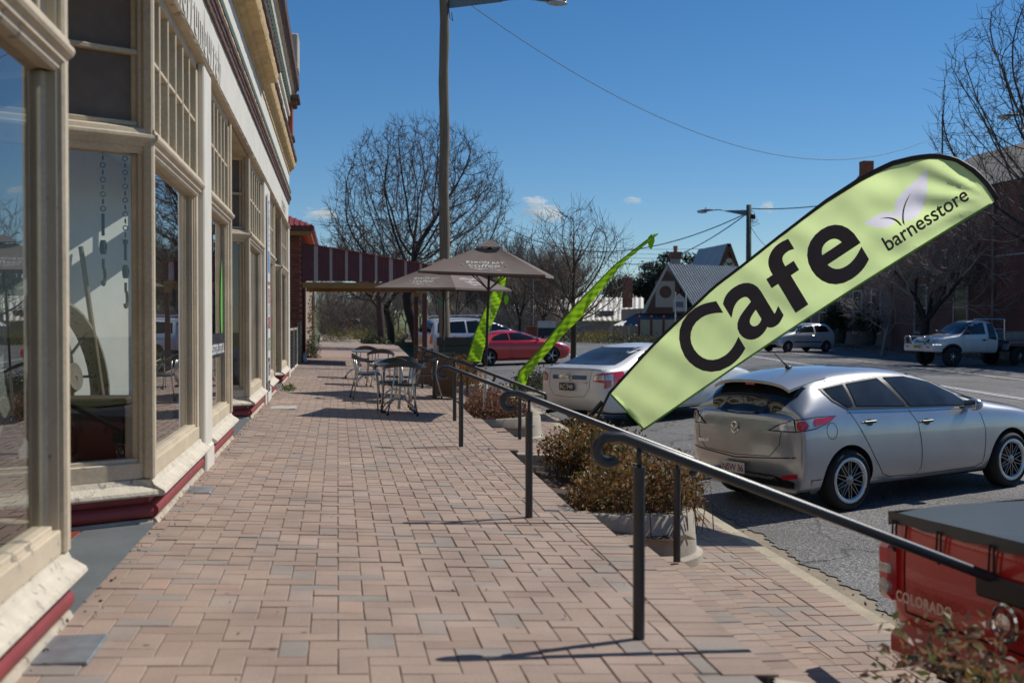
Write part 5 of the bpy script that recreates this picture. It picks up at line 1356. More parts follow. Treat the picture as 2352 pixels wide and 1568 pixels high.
def plate(c, x, y, z, nx, mat, tmat, s, w_=.36, h=.115, sub=None):
    sg = 1 if nx > 0 else -1
    o = MB().box(x-.005, y-w_/2, z-h/2, x+.005, y+w_/2, z+h/2, c=.003).build('number_plate', mat, c.root)
    text_obj('lettering', s, h*.86, (x+sg*.0065, y, z-.006), (0, sg, 0), (0, 0, 1), tmat, o, bold=.0015, spacing=.92)
    if sub: text_obj('lettering', sub, h*.17, (x+sg*.0065, y, z+h*.40), (0, sg, 0), (0, 0, 1), tmat, o)
def handles(c, pts, W, mat, faces=('L', 'R')):
    for (x, z) in pts:
        for f in faces:
            h, n_ = c.hit((x, 4 if f == 'L' else -4, z), (0, -1 if f == 'L' else 1, 0))
            if h:
                MB().obb(h+n_*.022, (.09, 0, .0), n_*.012, (0, 0, .014), 0, .008).build('door_handle', mat, c.root)
                c.patch([(x+.05+.05*math.cos(a)*1.1-.04, z+.035*math.sin(a)-.005) for a in [i*math.pi/6 for i in range(12)]], f, m_blk if mat is m_blk else M('handle_recess', (.1, .1, .1), .4), 'handle_recess', sp=.04)

# ---- silver hatchback
c = Car('parked_car', 'silver hatchback parked nose-out with black mesh wheels beside the near handrail', 'car', paint('silver_paint', (.44, .455, .48), .6, .3), 'cars parked along the street')
P = dict(W=.885, H=1.485, Hr=1.435, HA=1.42, xr=-2.10, xf=2.36, zb=.2, zd=1.03, beltr=1.03, beltf=.94, xb=-1.98, xa=-1.62, xA=.06, xc=.98, zc=1.0, zn=.80, wt=.615, web=.66, rb=.14)
rows = car_rows(P); rows[3][0] = (-2.12, .70, .93); rows[4][0] = (-2.05, .60, 1.03); rows[6][0] = (-2.07, 0, 1.045)
c.body(rows, {3: .25, 0: .6, 4: .15}, wheels=((-1.32, .325), (1.32, .325)), wr=.365, half=.885)
WQ = [[(-1.50, 1.265), (-1.20, 1.295), (-1.20, 1.08), (-1.28, 1.07), (-1.44, 1.17)], [(-1.15, 1.30), (-.64, 1.335), (-.40, 1.035), (-1.15, 1.075)], [(-.54, 1.338), (-.18, 1.33), (.20, 1.25), (.50, 1.11), (.66, .985), (-.33, 1.03)]]
c.both([(-1.56, 1.275), (-1.2, 1.32), (-.6, 1.36), (-.15, 1.352), (.22, 1.27), (.54, 1.12), (.76, .965), (-.35, 1.005), (-1.28, 1.045), (-1.46, 1.14)], m_blk, 'window_surround', eps=.007, sp=.045)
for q in WQ: c.both(q, m_tint2, 'side_window', eps=.012, sp=.045)
for f in ('L', 'R'): c.seam([(-1.30, 1.035), (-.35, .995), (.74, .955)], f, .014, m_chrome, 'belt_trim', .008)
c.patch([(-.60, 1.34), (0, 1.37), (.60, 1.34), (.63, 1.2), (.52, 1.06), (.3, 1.015), (0, 1.0), (-.3, 1.015), (-.52, 1.06), (-.63, 1.2)], 'B', m_tint, 'rear_window', eps=.006)
c.patch([(-.62, 1.35), (.62, 1.35), (.72, 1.03), (-.72, 1.03)], 'F', m_tint, 'windscreen', eps=.005)
# roof spoiler over the rear window, carried on from the roof skin
SPX = [-1.34, -1.46, -1.58, -1.70, -1.80, -1.87]
def spt(i, j, n, low):
    y = (j/n-.5)*2*.575; h_, _ = c.hit((-1.34, y*.98, 5), (0, 0, -1)); z0 = h_.z; t = (SPX[i]+1.34)/-.53
    return (SPX[i]-.035*math.cos(y*2)*t, y, z0+.006-.052*t-.035*t*t-(.028*t+.004 if low else 0)-(.012*abs(y/.575)**4)*t)
sp_ = MB(); n = 16
for low in (0, 1): sp_.add([spt(i, j, n, low) for i in range(6) for j in range(n+1)], [(i*(n+1)+j, (i+1)*(n+1)+j, (i+1)*(n+1)+j+1, i*(n+1)+j+1) for i in range(5) for j in range(n)])
for j in range(n): sp_.quad(spt(5, j, n, 0), spt(5, j+1, n, 0), spt(5, j+1, n, 1), spt(5, j, n, 1))
for j in (0, n):
    for i in range(5): sp_.quad(spt(i, j, n, 0), spt(i+1, j, n, 0), spt(i+1, j, n, 1), spt(i, j, n, 1))
c.part(sp_, c.col, 'spoiler', smooth=True, angle=40)
MB().obb((-1.885, 0, 1.315), (.004, 0, 0), (0, .07, 0), (0, 0, .012)).build('brake_light', m_redl, c.root)
for sg in (-1, 1):
    an = 180+sg*-(-42) if sg > 0 else 180+42
    an = 180-42 if sg > 0 else 180+42
    fl = 1 if sg < 0 else -1
    L1 = [(-.34, .86), (-.22, .93), (-.04, .985), (.16, 1.005), (.34, 1.0), (.26, .93), (.14, .88), (-.06, .855)]
    org = (-1.75, sg*.62, 0)
    q = [(u*fl*-1 if sg > 0 else u, v) for u, v in L1] if False else [((-u if sg > 0 else u), v) for u, v in L1]
    lo = c.patch(q, (an, org), m_blk, 'tail_lamp', eps=.006, sp=.05)
    c.patch([((-u if sg > 0 else u), v) for u, v in [(-.30, .868), (-.2, .925), (-.07, .968), (-.05, .868)]], (an, org), m_clr, 'lamp_lens', lo, eps=.012, sp=.04)
    c.patch([((-u if sg > 0 else u), v) for u, v in [(-.04, .868), (-.05, .972), (.16, .995), (.32, .99), (.24, .93), (.13, .89)]], (an, org), m_clr, 'lamp_lens', lo, eps=.012, sp=.04)
    c.patch([((-u if sg > 0 else u)+.0, v) for u, v in [(.015+.055*math.cos(a), .92+.048*math.sin(a)) for a in [i*math.pi/7 for i in range(14)]]], (an, org), m_redl, 'lamp_reflector', lo, eps=.018, sp=.04)
    c.patch([((-u if sg > 0 else u), v) for u, v in [(.13, .905), (.12, .985), (.32, .992), (.25, .93)]], (an, org), m_redl, 'lamp_reflector', lo, eps=.017, sp=.04)
    c.patch([(sg*.60, .36), (sg*.78, .385), (sg*.78, .43), (sg*.62, .41)], 'B', m_redl, 'reflector', eps=.006)
c.patch([(-.70, .27), (.70, .27), (.74, .34), (.5, .40), (-.5, .40), (-.74, .34)], 'B', m_blk, 'lower_grille', eps=.004)
c.seam([(-.66, 1.0), (-.62, .72), (-.5, .60), (0, .575), (.5, .60), (.62, .72), (.66, 1.0)], 'B'); c.seam([(-.78, .60), (0, .545), (.78, .60)], 'B', .012)
for f in ('L', 'R'):
    c.seam([(-1.28, 1.03), (-1.12, .79), (-.95, .53), (-.80, .34), (-.68, .30), (-.25, .28)], f); c.seam([(-.37, .99), (-.26, .85), (-.22, .60), (-.20, .36), (-.25, .285)], f)
    c.seam([(.78, .94), (.86, .70), (.85, .32), (.74, .28), (-.24, .28)], f); c.seam([(-1.57, .84-.1+.09*math.cos(a)*1 + .1) for a in ()] or [(-1.57+.075*math.cos(a), .85+.085*math.sin(a)) for a in [i*math.pi/8 for i in range(17)]], f, .005, name='fuel_flap_gap')
    c.patch([(-1.84, .36), (-1.80, .23), (-1.70, .21), (-1.695, .36)], f, c.col, 'mud_flap', eps=.012)
handles(c, [(-1.02, .905), (-.13, .855)], .88, m_blk)
mirror(c, .60, 1.0, .84, c.col)
MB().tube([(-1.33, 0, 1.47), (-1.45, 0, 1.56), (-1.58, 0, 1.67)], [.012, .006, .003], 6).build('antenna', m_blk, c.root); MB().blob((-1.32, 0, 1.463), .05, .03, .02, 10, 6).build('antenna_base', m_blk, c.root)
for wx in (-1.32, 1.32):
    for sg in (-1, 1): c.wheel(wx, sg*.775, .322, .215, .238, (m_alloym, m_alloyd, 10, 'mesh'))
h, n_ = c.hit((-5, 0, .86), (1, 0, 0))
bd = MB().lathe([(.048, 0), (.056, -.004), (.064, 0)], 24, h+Vector((-.006, 0, 0)), 'x').build('badge', m_chrome, c.root)
MB().add([h+Vector((-.012, p[0], p[1])) for p in ((-.05, .022), (-.025, .03), (0, -.008), (.025, .03), (.05, .022), (.03, -.02), (.02, .002), (0, -.035), (-.02, .002), (-.03, -.02))], [tuple(range(10))]).build('badge_wing', m_chrome, bd)
h, n_ = c.hit((-5, .48, .69), (1, 0, 0)); text_obj('lettering', 'mazda3', .06, h+Vector((-.012, 0, 0)), (.25, -.97, 0), (0, 0, 1), m_chrome, c.root, bold=.001)
plate(c, -2.145, 0, .44, -1, m_plateW, M('plate_maroon', (.2, .02, .1), .5), 'NSW 36')
MB().tube([(-2.02, .52, .27), (-2.16, .52, .265)], .035, 12, caps=False).build('exhaust', m_chrome, c.root)
c.place(6.14, 12.95, 67, 2.64, 1.55)

# ---- white sedan
c = Car('parked_car', 'white sedan parked nose-out behind the lime cafe flag', 'car', paint('white_car_paint', (.74, .74, .73), 0, .35), 'cars parked along the street')
P = dict(W=.91, H=1.47, Hr=1.44, HA=1.40, xr=-2.42, xf=2.40, zb=.2, zd=1.075, beltr=.99, beltf=.93, xb=-1.86, xa=-1.02, xA=.18, xc=1.08, zc=.98, zn=.80, wt=.62, web=.72, rb=.10)
rows = car_rows(P); c.body(rows, {3: .3, 0: .6, 4: .25}, wheels=((-1.39, .33), (1.39, .33)), wr=.365, half=.91)
for q in ([(-1.5, 1.02), (-1.32, 1.21), (-1.0, 1.33), (-.62, 1.37), (-.62, 1.02)], [(-.57, 1.02), (-.57, 1.375), (-.1, 1.385), (.25, 1.30), (.78, 1.0)]): c.both(q, m_tint, 'side_window', eps=.005)
c.patch([(-.56, 1.385), (.56, 1.385), (.67, 1.10), (-.67, 1.10)], 'B', m_tint2, 'rear_window', eps=.005)
c.patch([(-.60, 1.36), (.60, 1.36), (.72, 1.02), (-.72, 1.02)], 'F', m_tint, 'windscreen', eps=.005)
for sg in (-1, 1):
    an = 180-38*sg; org = (-2.1, sg*.62, 0); S_ = lambda L: [((-u if sg > 0 else u), v) for u, v in L]
    lo = c.patch(S_([(-.22, .83), (-.20, .93), (-.12, .965), (.30, .995), (.33, .95), (.28, .84), (.08, .72), (-.02, .70), (.0, .80)]), (an, org), m_redl, 'tail_lamp', eps=.006, sp=.05)
    c.patch(S_([(-.20, .845), (-.185, .925), (-.02, .945), (0., .85)]), (an, org), m_clr, 'lamp_lens', lo, eps=.011, sp=.04)
    c.patch(S_([(.015, .85), (.0, .945), (.14, .955), (.14, .76), (.11, .76), (.11, .85)]), (an, org), m_clr, 'lamp_lens', lo, eps=.011, sp=.04)
c.patch([(-.42, .855), (.42, .855), (.43, .925), (-.43, .925)], 'B', m_chrome, 'chrome_strip', eps=.008)
c.seam([(-.52, 1.03), (-.50, .70), (-.38, .555), (0, .535), (.38, .555), (.50, .70), (.52, 1.03)], 'B'); c.seam([(-.8, 1.03), (.8, 1.03)], 'B', .006)
h, n_ = c.hit((-6, 0, .89), (1, 0, 0))
bd = MB().lathe([(.058, 0), (.066, -.006), (.074, 0)], 24, h+Vector((-.012, 0, 0)), 'x').build('badge', m_chrome, c.root)
MB().lathe([(.02, 0), (.028, -.005), (.034, 0)], 16, h+Vector((-.014, 0, .012)), 'x').build('badge_ring', m_chrome, bd); MB().box(h.x-.016, -.006, h.z-.05, h.x-.012, .006, h.z+.05).build('badge_bar', m_chrome, bd)
plate(c, -2.475, 0, .725, -1, m_plateK, m_plateW, 'RC·749', .372, .134, 'NSW')
h, n_ = c.hit((-6, .60, .80), (1, 0, 0)); text_obj('lettering', 'ALTISE', .045, h+Vector((-.012, 0, 0)), (.15, -.98, 0), (0, 0, 1), m_chrome, c.root); h, n_ = c.hit((-6, -.42, .80), (1, 0, 0)); text_obj('lettering', 'CAMRY', .045, h+Vector((-.012, 0, 0)), (-.1, -.99, 0), (0, 0, 1), m_chrome, c.root)
c.patch([(-.7, .24), (.7, .24), (.72, .30), (-.72, .30)], 'B', m_blk, 'lower_grille', eps=.004); MB().tube([(-2.2, .55, .25), (-2.44, .55, .245)], .035, 12, caps=False).build('exhaust', m_alloyd, c.root)
for f in ('L', 'R'):
    c.seam([(-1.52, .99), (-1.2, .70), (-1.0, .40), (-.9, .28), (.85, .27)], f); c.seam([(-.6, 1.0), (-.55, .6), (-.5, .28)], f); c.seam([(.84, .95), (.92, .6), (.9, .28)], f); c.seam([(-1.0, .36), (.85, .34)], f, .03, c.col, 'sill_trim', .012)
handles(c, [(-1.02, .87), (-.12, .84)], .9, c.col); mirror(c, .72, 1.0, .87, c.col)
for sg in (-1, 1): c.patch([(sg*.45, .72), (sg*.78, .74), (sg*.84, .85), (sg*.6, .83)], 'F', m_clr, 'headlamp', eps=.006)
for wx in (-1.39, 1.39):
    for sg in (-1, 1): c.wheel(wx, sg*.80, .325, .21, .215, (m_alloy, m_alloyd, 10, 'plain'))
c.place(6.14, 22.42, 55.5, 2.78, 1.58)

# ---- red coupe
c = Car('parked_car', 'red two-door coupe with rear spoiler parked in front of the silver van', 'car', paint('red_car_paint', (.62, .010, .02), .0, .3), 'cars parked along the street')
P = dict(W=.88, H=1.33, Hr=1.27, HA=1.27, xr=-2.16, xf=2.22, zb=.17, zd=.98, beltr=.90, beltf=.86, xb=-1.80, xa=-.85, xA=.20, xc=1.06, zc=.90, zn=.74, wt=.56, web=.68, rb=.10)
rows = car_rows(P); c.body(rows, {3: .3, 0: .6, 4: .2}, wheels=((-1.265, .315), (1.265, .315)), wr=.35, half=.88)
for q in ([(-1.16, .97), (-1.0, 1.08), (-.66, 1.185), (-.42, 1.20), (-.42, .935), (-1.05, .935)], [(-.38, .935), (-.38, 1.205), (.02, 1.20), (.3, 1.13), (.72, .92)]): c.both(q, m_tint, 'side_window', eps=.005)
c.patch([(-.52, 1.23), (.52, 1.23), (.64, 1.0), (-.64, 1.0)], 'B', m_tint, 'rear_window', eps=.005); c.patch([(-.55, 1.235), (.55, 1.235), (.70, .95), (-.70, .95)], 'F', m_tint2, 'windscreen', eps=.005)
sp_ = MB(); sp_.prism([(-2.22, 1.095), (-1.98, 1.06), (-1.95, 1.075), (-2.2, 1.12)], 'y', -.66, .66) if False else sp_.grid(lambda u, v: (-2.24+.26*v+.1*abs(2*u-1)**2, (u-.5)*1.5, 1.10-.02*v-.05*abs(2*u-1)**3), 12, 3)
sp_.grid(lambda u, v: (-2.24+.26*v+.1*abs(2*u-1)**2, (u-.5)*1.5, 1.075-.02*v-.05*abs(2*u-1)**3), 12, 3); sp_.grid(lambda u, v: (-2.24+.1*abs(2*u-1)**2, (u-.5)*1.5, 1.10-.05*abs(2*u-1)**3-.025*v), 12, 1); sp_.grid(lambda u, v: (-1.98+.1*abs(2*u-1)**2, (u-.5)*1.5, 1.08-.05*abs(2*u-1)**3-.025*v), 12, 1)
sp = c.part(sp_, c.col, 'spoiler', smooth=True, angle=50)
for sg in (-1, 1): MB().box(-2.1, sg*.5-.02, .97, -2.0, sg*.5+.02, 1.07).build('spoiler_stand', c.col, sp)
for sg in (-1, 1):
    an = 180-45*sg; org = (-1.9, sg*.6, 0); S_ = lambda L: [((-u if sg > 0 else u), v) for u, v in L]
    lo = c.patch(S_([(-.2, .72), (-.2, .86), (.05, .88), (.26, .86), (.2, .74)]), (an, org), m_redl, 'tail_lamp', eps=.006, sp=.05); c.patch(S_([(.0, .735), (.02, .79), (.2, .80), (.17, .745)]), (an, org), m_clr, 'lamp_lens', lo, eps=.012, sp=.04)
    c.patch([((u if sg < 0 else -u), v) for u, v in [(-.3, .66), (-.2, .76), (.0, .80), (.14, .78), (.05, .68)]], (45*sg, (1.95, sg*.6, 0)), m_clr, 'headlamp', eps=.006)
for f in ('L', 'R'): c.seam([(-.42, .92), (-.38, .6), (-.33, .24), (.88, .24), (.93, .6), (.86, .90)], f); c.seam([(-2.0, .56), (-1.65, .56)], f); c.seam([(1.65, .58), (2.05, .56)], f)
handles(c, [(-.22, .80)], .88, c.col); mirror(c, .68, .93, .84, c.col, .9)
for wx in (-1.265, 1.265):
    for sg in (-1, 1): c.wheel(wx, sg*.775, .312, .205, .222, (m_alloy, m_alloyd, 5, 'twin'))
c.place(6.58, 44.6, 77, 2.53, 1.53)

# ---- silver minivan
c = Car('parked_car', 'tall silver-white people mover with dark windows parked past the timber pole', 'van', paint('van_paint', (.66, .68, .70), .2, .3), 'cars parked along the street')
P = dict(W=.98, H=1.80, Hr=1.76, HA=1.66, xr=-2.55, xf=2.52, zb=.22, zd=1.16, beltr=1.10, beltf=1.02, xb=-2.44, xa=-2.25, xA=.42, xc=1.50, zc=1.10, zn=.86, wt=.68, web=.80, rb=.1)
rows = car_rows(P); c.body(rows, {3: .3, 0: .6, 4: .3}, wheels=((-1.52, .34), (1.52, .34)), wr=.37, half=.98)
for q in ([(-2.2, 1.16), (-2.1, 1.58), (-.92, 1.62), (-.92, 1.12)], [(-.84, 1.12), (-.84, 1.62), (.02, 1.62), (.02, 1.1)], [(.10, 1.1), (.10, 1.6), (.5, 1.54), (.95, 1.32), (1.3, 1.08)]): c.both(q, m_tint, 'side_window', eps=.005)
c.patch([(-.66, 1.66), (.66, 1.66), (.76, 1.18), (-.76, 1.18)], 'B', m_tint, 'rear_window', eps=.005); c.patch([(-.62, 1.6), (.62, 1.6), (.8, 1.14), (-.8, 1.14)], 'F', m_tint2, 'windscreen', eps=.005)
for sg in (-1, 1):
    MB().tube([(-2.0, sg*.62, 1.80), (-1.9, sg*.62, 1.85), (.1, sg*.62, 1.86), (.25, sg*.62, 1.78)], .02, 8).build('roof_rail', m_alloy, c.root)
    c.patch([(sg*.74, .72), (sg*.9, .72), (sg*.9, 1.1), (sg*.8, 1.1)], 'B', m_redl, 'tail_lamp', eps=.006)
    c.patch([(sg*.5, .78), (sg*.82, .80), (sg*.84, .93), (sg*.55, .90)], 'F', m_clr, 'headlamp', eps=.006)
for f in ('L', 'R'): c.seam([(-2.3, .90), (-.9, .92)], f, .02, m_blk, 'slide_track'); c.seam([(-.88, 1.1), (-.88, .3), (.06, .3), (.06, 1.1)], f); c.seam([(1.2, 1.0), (1.15, .3), (.06, .3)], f)
mirror(c, 1.12, 1.12, .95, m_blk)
for wx in (-1.52, 1.52):
    for sg in (-1, 1): c.wheel(wx, sg*.86, .335, .215, .21, (m_alloy, m_alloyd, 7, 'plain'))
plate(c, -2.62, 0, .85, -1, m_plateY, m_plateK, 'BD 41')
c.place(5.95, 50.2, 74, 3.03, 1.6)

# ---- small silver hatchback across the street
c = Car('parked_car', 'small silver three-door hatchback parked across the street facing left', 'car', paint('pale_silver_paint', (.62, .635, .65), .25, .32), 'cars parked along the street')
P = dict(W=.83, H=1.49, Hr=1.47, HA=1.40, xr=-1.86, xf=1.95, zb=.2, zd=1.02, beltr=.97, beltf=.92, xb=-1.78, xa=-1.50, xA=.10, xc=.98, zc=.98, zn=.78, wt=.58, web=.68, rb=.1)
rows = car_rows(P); c.body(rows, {3: .3, 0: .6, 4: .25}, wheels=((-1.22, .28), (1.22, .28)), wr=.315, half=.83)
for q in ([(-1.45, 1.03), (-1.32, 1.30), (-.58, 1.385), (-.55, 1.0)], [(-.46, 1.0), (-.48, 1.39), (0., 1.385), (.25, 1.29), (.78, .97)]): c.both(q, m_tint, 'side_window', eps=.005)
c.patch([(-.5, 1.36), (.5, 1.36), (.62, 1.04), (-.62, 1.04)], 'B', m_tint, 'rear_window', eps=.005); c.patch([(-.55, 1.34), (.55, 1.34), (.68, 1.01), (-.68, 1.01)], 'F', m_tint2, 'windscreen', eps=.005)
for sg in (-1, 1): c.patch([((u if sg < 0 else -u), v) for u, v in [(-.28, .66), (-.22, .76), (.0, .83), (.18, .83), (.08, .68)]], (40*sg, (1.75, sg*.55, 0)), m_clr, 'headlamp', eps=.006); c.patch([(sg*.58, .7), (sg*.76, .7), (sg*.74, 1.0), (sg*.62, 1.0)], 'B', m_redl, 'tail_lamp', eps=.006)
c.patch([(-.33, .64), (.33, .64), (.36, .73), (-.36, .73)], 'F', m_blk, 'grille', eps=.005); c.patch([(-.6, .30), (.6, .30), (.6, .40), (-.6, .40)], 'F', m_blk, 'lower_grille', eps=.005); c.patch([(-.7, .47), (.7, .47), (.7, .52), (-.7, .52)], 'F', m_blk, 'bumper_strip', eps=.006)
for f in ('L', 'R'): c.seam([(-.9, .52), (.85, .52)], f, .05, m_blk, 'rubbing_strip', .006); c.seam([(-.5, .98), (-.5, .3), (.72, .28), (.86, .5), (.84, .95)], f)
handles(c, [(-.36, .83)], .83, c.col); mirror(c, .66, .99, .80, m_chrome, .9); plate(c, 1.985, 0, .56, 1, m_plateW, m_plateK, 'AZ 18')
for wx in (-1.22, 1.22):
    for sg in (-1, 1): c.wheel(wx, sg*.735, .28, .175, .19, (m_alloy, m_alloyd, 8, 'plain'))
c.place(23.15, 57.6, 252, 2.45, 1.45)

# ---- far small vehicles: white four-wheel drive and blue ute down the street
c = Car('parked_car', 'white four-wheel drive with spare wheel far down the street', 'car', paint('white_wagon_paint', (.66, .68, .68), 0, .4), 'cars parked along the street')
P = dict(W=.92, H=1.85, Hr=1.83, HA=1.74, xr=-2.2, xf=2.25, zb=.36, zd=1.14, beltr=1.1, beltf=1.06, xb=-2.13, xa=-2.05, xA=.3, xc=1.0, zc=1.15, zn=1.02, wt=.74, web=.80, rb=.05)
c.body(car_rows(P), {3: .3, 0: .6, 4: .4}, wheels=((-1.35, .38), (1.35, .38)), wr=.42, half=.92, levels=1)
c.both([(-2.0, 1.15), (-1.95, 1.65), (.3, 1.62), (.8, 1.15)], m_tint, 'side_window', eps=.006); c.patch([(-.66, 1.7), (.66, 1.7), (.7, 1.18), (-.7, 1.18)], 'B', m_tint, 'rear_window', eps=.006)
for sg in (-1, 1): c.patch([(sg*.7, .75), (sg*.86, .75), (sg*.86, 1.05), (sg*.76, 1.05)], 'B', m_redl, 'tail_lamp', eps=.006)
for wx in (-1.35, 1.35):
    for sg in (-1, 1): c.wheel(wx, sg*.79, .38, .24, .2, (m_alloy, m_alloyd, 6, 'plain'))
MB().lathe([(0, -2.42), (.3, -2.42), (.35, -2.36), (.35, -2.27), (.3, -2.22), (0, -2.22)], 24, (0, .1, 1.0), 'x').build('spare_wheel', m_tyre, c.root, smooth=True, angle=40)
c.place(1.4, 118, 2, 2.7, 1.6, dz=.05)

# ---- utes
def ute(name, label, col, L, W, bedlen, H, wr, wb, xfr, xrr, zbed, lift, tray, cabx):
    c = Car(name, label, 'ute', col, 'cars parked along the street')
    return c
# pale silver ute with bull bar and tray, facing left across the street
c = Car('parked_ute', 'pale silver tray-back ute with bull bar and yellow number plate across the street', 'ute', paint('ute_silver_paint', (.70, .69, .67), .1, .36), 'cars parked along the street')
P = dict(W=.86, H=1.76, Hr=1.75, HA=1.70, xr=-.62, xf=2.33, zb=.50, zd=1.22, beltr=1.20, beltf=1.17, xb=-.56, xa=-.42, xA=.55, xc=1.22, zc=1.16, zn=1.05, wt=.64, web=.70, rb=.02)
c.body(car_rows(P), {3: .3, 0: .6, 4: .35}, wheels=((1.5, .37),), wr=.44, half=.86)
for q in ([(-.46, 1.0), (-.40, 1.62), (-.12, 1.64), (-.10, 1.05)], [(.02, 1.22), (.02, 1.65), (.42, 1.63), (.62, 1.55), (1.02, 1.2)]): c.both(q, m_tint2, 'side_window', eps=.005)
c.patch([(-.6, 1.66), (.6, 1.66), (.72, 1.22), (-.72, 1.22)], 'F', m_tint2, 'windscreen', eps=.005); c.patch([(-.5, 1.62), (.5, 1.62), (.55, 1.3), (-.55, 1.3)], 'B', m_tint, 'rear_window', eps=.005)
for sg in (-1, 1):
    c.patch([(sg*.48, .88), (sg*.74, .88), (sg*.74, 1.03), (sg*.48, 1.02)], 'F', m_clr, 'headlamp', eps=.006)
    MB().box(2.42, sg*.62-.09, .70, 2.435, sg*.62+.09, .76).build('indicator', m_amber, c.root)
c.patch([(-.42, .90), (.42, .90), (.42, 1.02), (-.42, 1.02)], 'F', m_blk, 'grille', eps=.005)
h, n_ = c.hit((5, 0, .96), (-1, 0, 0)); text_obj('lettering', 'HOLDEN', .085, h+Vector((.012, 0, 0)), (0, 1, 0), (0, 0, 1), m_chrome, c.root)
bb = MB(); bb.box(2.30, -.86, .56, 2.42, .86, .84, c=.03); bbo = c.part(bb, c.col, 'bumper')
for sg in (-1, 1): MB().box(1.95, sg*.80-.05, .56, 2.31, sg*.80+.06, .84, c=.02).build('bumper_wing', c.col, bbo)
for (y0, y1) in ((-.78, -.46), (-.40, .40), (.46, .78)):
    MB().tube([(2.40, y0, .84), (2.42, y0, 1.05), (2.41, y0+.06, 1.12), (2.41, y1-.06, 1.12), (2.42, y1, 1.05), (2.40, y1, .84)], .03, 10).build('bull_bar_hoop', m_alloy, c.root, smooth=True)
plate(c, 2.45, 0, .74, 1, m_plateY, m_plateK, 'VJW 935', .37, .13)
for f in ('L', 'R'): c.seam([(-.06, 1.18), (-.06, .55), (.92, .55), (1.04, .9), (1.06, 1.18)], f); c.patch([(1.08+.0, .5)]+[(1.5+.5*math.cos(a), .37+.5*math.sin(a)) for a in [math.pi*(1-i/14) for i in range(15)]]+[(1.5+.44*math.cos(a), .37+.44*math.sin(a)) for a in [math.pi*i/14 for i in range(15)]], f, m_blk, 'arch_flare', eps=.02, sp=.08)
handles(c, [(.1, 1.0)], .86, m_blk); mirror(c, .95, 1.28, .84, m_blk, 1.1)
tr = MB(); tr.box(-2.55, -.92, .98, -.78, .92, 1.04, c=.01); tray = c.part(tr, m_alloy, 'tray')
for sg in (-1, 1): MB().box(-2.55, sg*.92-.015, 1.042, -.80, sg*.92+.015, 1.30, c=.006).build('drop_side', M('tray_aluminium', (.33, .30, .26), .5, .4, var=.2), tray)
MB().box(-2.57, -.9, 1.042, -2.54, .9, 1.30, c=.006).build('tail_board', MATS['tray_aluminium'], tray)
for sg in (-1, 1): MB().tube([(-.80, sg*.85, 1.04), (-.80, sg*.85, 1.78)], .025, 8).build('headboard_post', m_alloy, tray)
for z in (1.78, 1.4): MB().tube([(-.80, -.85, z), (-.80, .85, z)], .022, 8).build('headboard_bar', m_alloy, tray)
for i in range(22): MB().box(-.79, -.8+i*.076, 1.04, -.785, -.785+i*.076, 1.4).build('headboard_slat', m_alloy, tray) if i % 2 else None
MB().box(-2.4, -.42, .55, 1.6, .42, .72).build('chassis', m_under, c.root)
for sg in (-1, 1): MB().prism([(-2.1, .62), (-1.95, .95), (-1.0, .95), (-.88, .62), (-.93, .62), (-1.04, .88), (-1.9, .88), (-2.05, .62)], 'y', sg*.62, sg*.92).build('mudguard', m_alloy, c.root)
for wx in (-1.52, 1.5):
    for sg in (-1, 1): c.wheel(wx, sg*.79, .37, .26, .205, (m_alloy, m_alloyd, 8, 'steel'))
MB().tube([(1.25, .7, 1.2), (1.22, .7, 1.75)], .004, 5).build('antenna', m_blk, c.root)
c.place(24.05, 42.4, 261, 3.02, 1.55)

# red ute with black tonneau, bottom right
c = Car('parked_ute', 'dark red ute with black tonneau cover at the right edge of the picture', 'ute', paint('dark_red_paint', (.56, .022, .016), .0, .3), 'cars parked along the street')
P = dict(W=.88, H=1.66, Hr=1.65, HA=1.6, xr=-.75, xf=2.55, zb=.38, zd=1.08, beltr=1.04, beltf=1.0, xb=-.68, xa=-.5, xA=.7, xc=1.4, zc=1.05, zn=.93, wt=.64, web=.70, rb=.02)
c.body(car_rows(P), {3: .3, 0: .6, 4: .35}, wheels=((1.5, .36),), wr=.42, half=.88)
c.both([(-.5, 1.12), (-.45, 1.5), (.6, 1.52), (1.15, 1.1)], m_tint, 'side_window', eps=.005); c.patch([(-.6, 1.55), (.6, 1.55), (.7, 1.12), (-.7, 1.12)], 'F', m_tint, 'windscreen', eps=.005); c.patch([(-.52, 1.5), (.52, 1.5), (.56, 1.15), (-.56, 1.15)], 'B', m_tint, 'rear_window', eps=.005)
def bedrow(xr_, xf_):
    rows = [[], [], [], [], [], [], []]
    for (x, k, e) in ((xr_, .90, 1), (xr_+.05, .985, 0), (xr_+.18, 1., 0), (lerp(xr_, xf_, .5), 1., 0), (xf_-.05, 1., 0), (xf_, 1., 0)):
        w_ = .875*k
        for i, (f, z, dx) in enumerate(((.93, .40, .07), (.985, .50, .0), (1., .70, -.012), (.985, .90, 0.), (.955, .965, .02), (.6, .968, .02), (0, .968, .02))): rows[i].append((x+(dx if e else 0), w_*f, z))
    return rows
me, bv = loft_body(bedrow(-2.56, -.80), {4: .7, 0: .7, 2: .1}, wheels=((-1.52, .36),), wr=.42, half=.875, mats=[c.col, m_under]); put('cargo_bed', me, c.root); oldb = c.bvh; c.bvh = bv
tn = MB(); tn.grid(lambda u, v: (-2.56+1.74*u, (v-.5)*1.60, 1.0+.012*math.sin(u*9)*math.sin(v*7)-.02*((2*v-1)**6)-.015*(1-u)**8), 20, 16); tn.grid(lambda u, v: (-2.565, (u-.5)*1.60, .985-.05*v-.006*math.sin(u*40)*v), 24, 2)
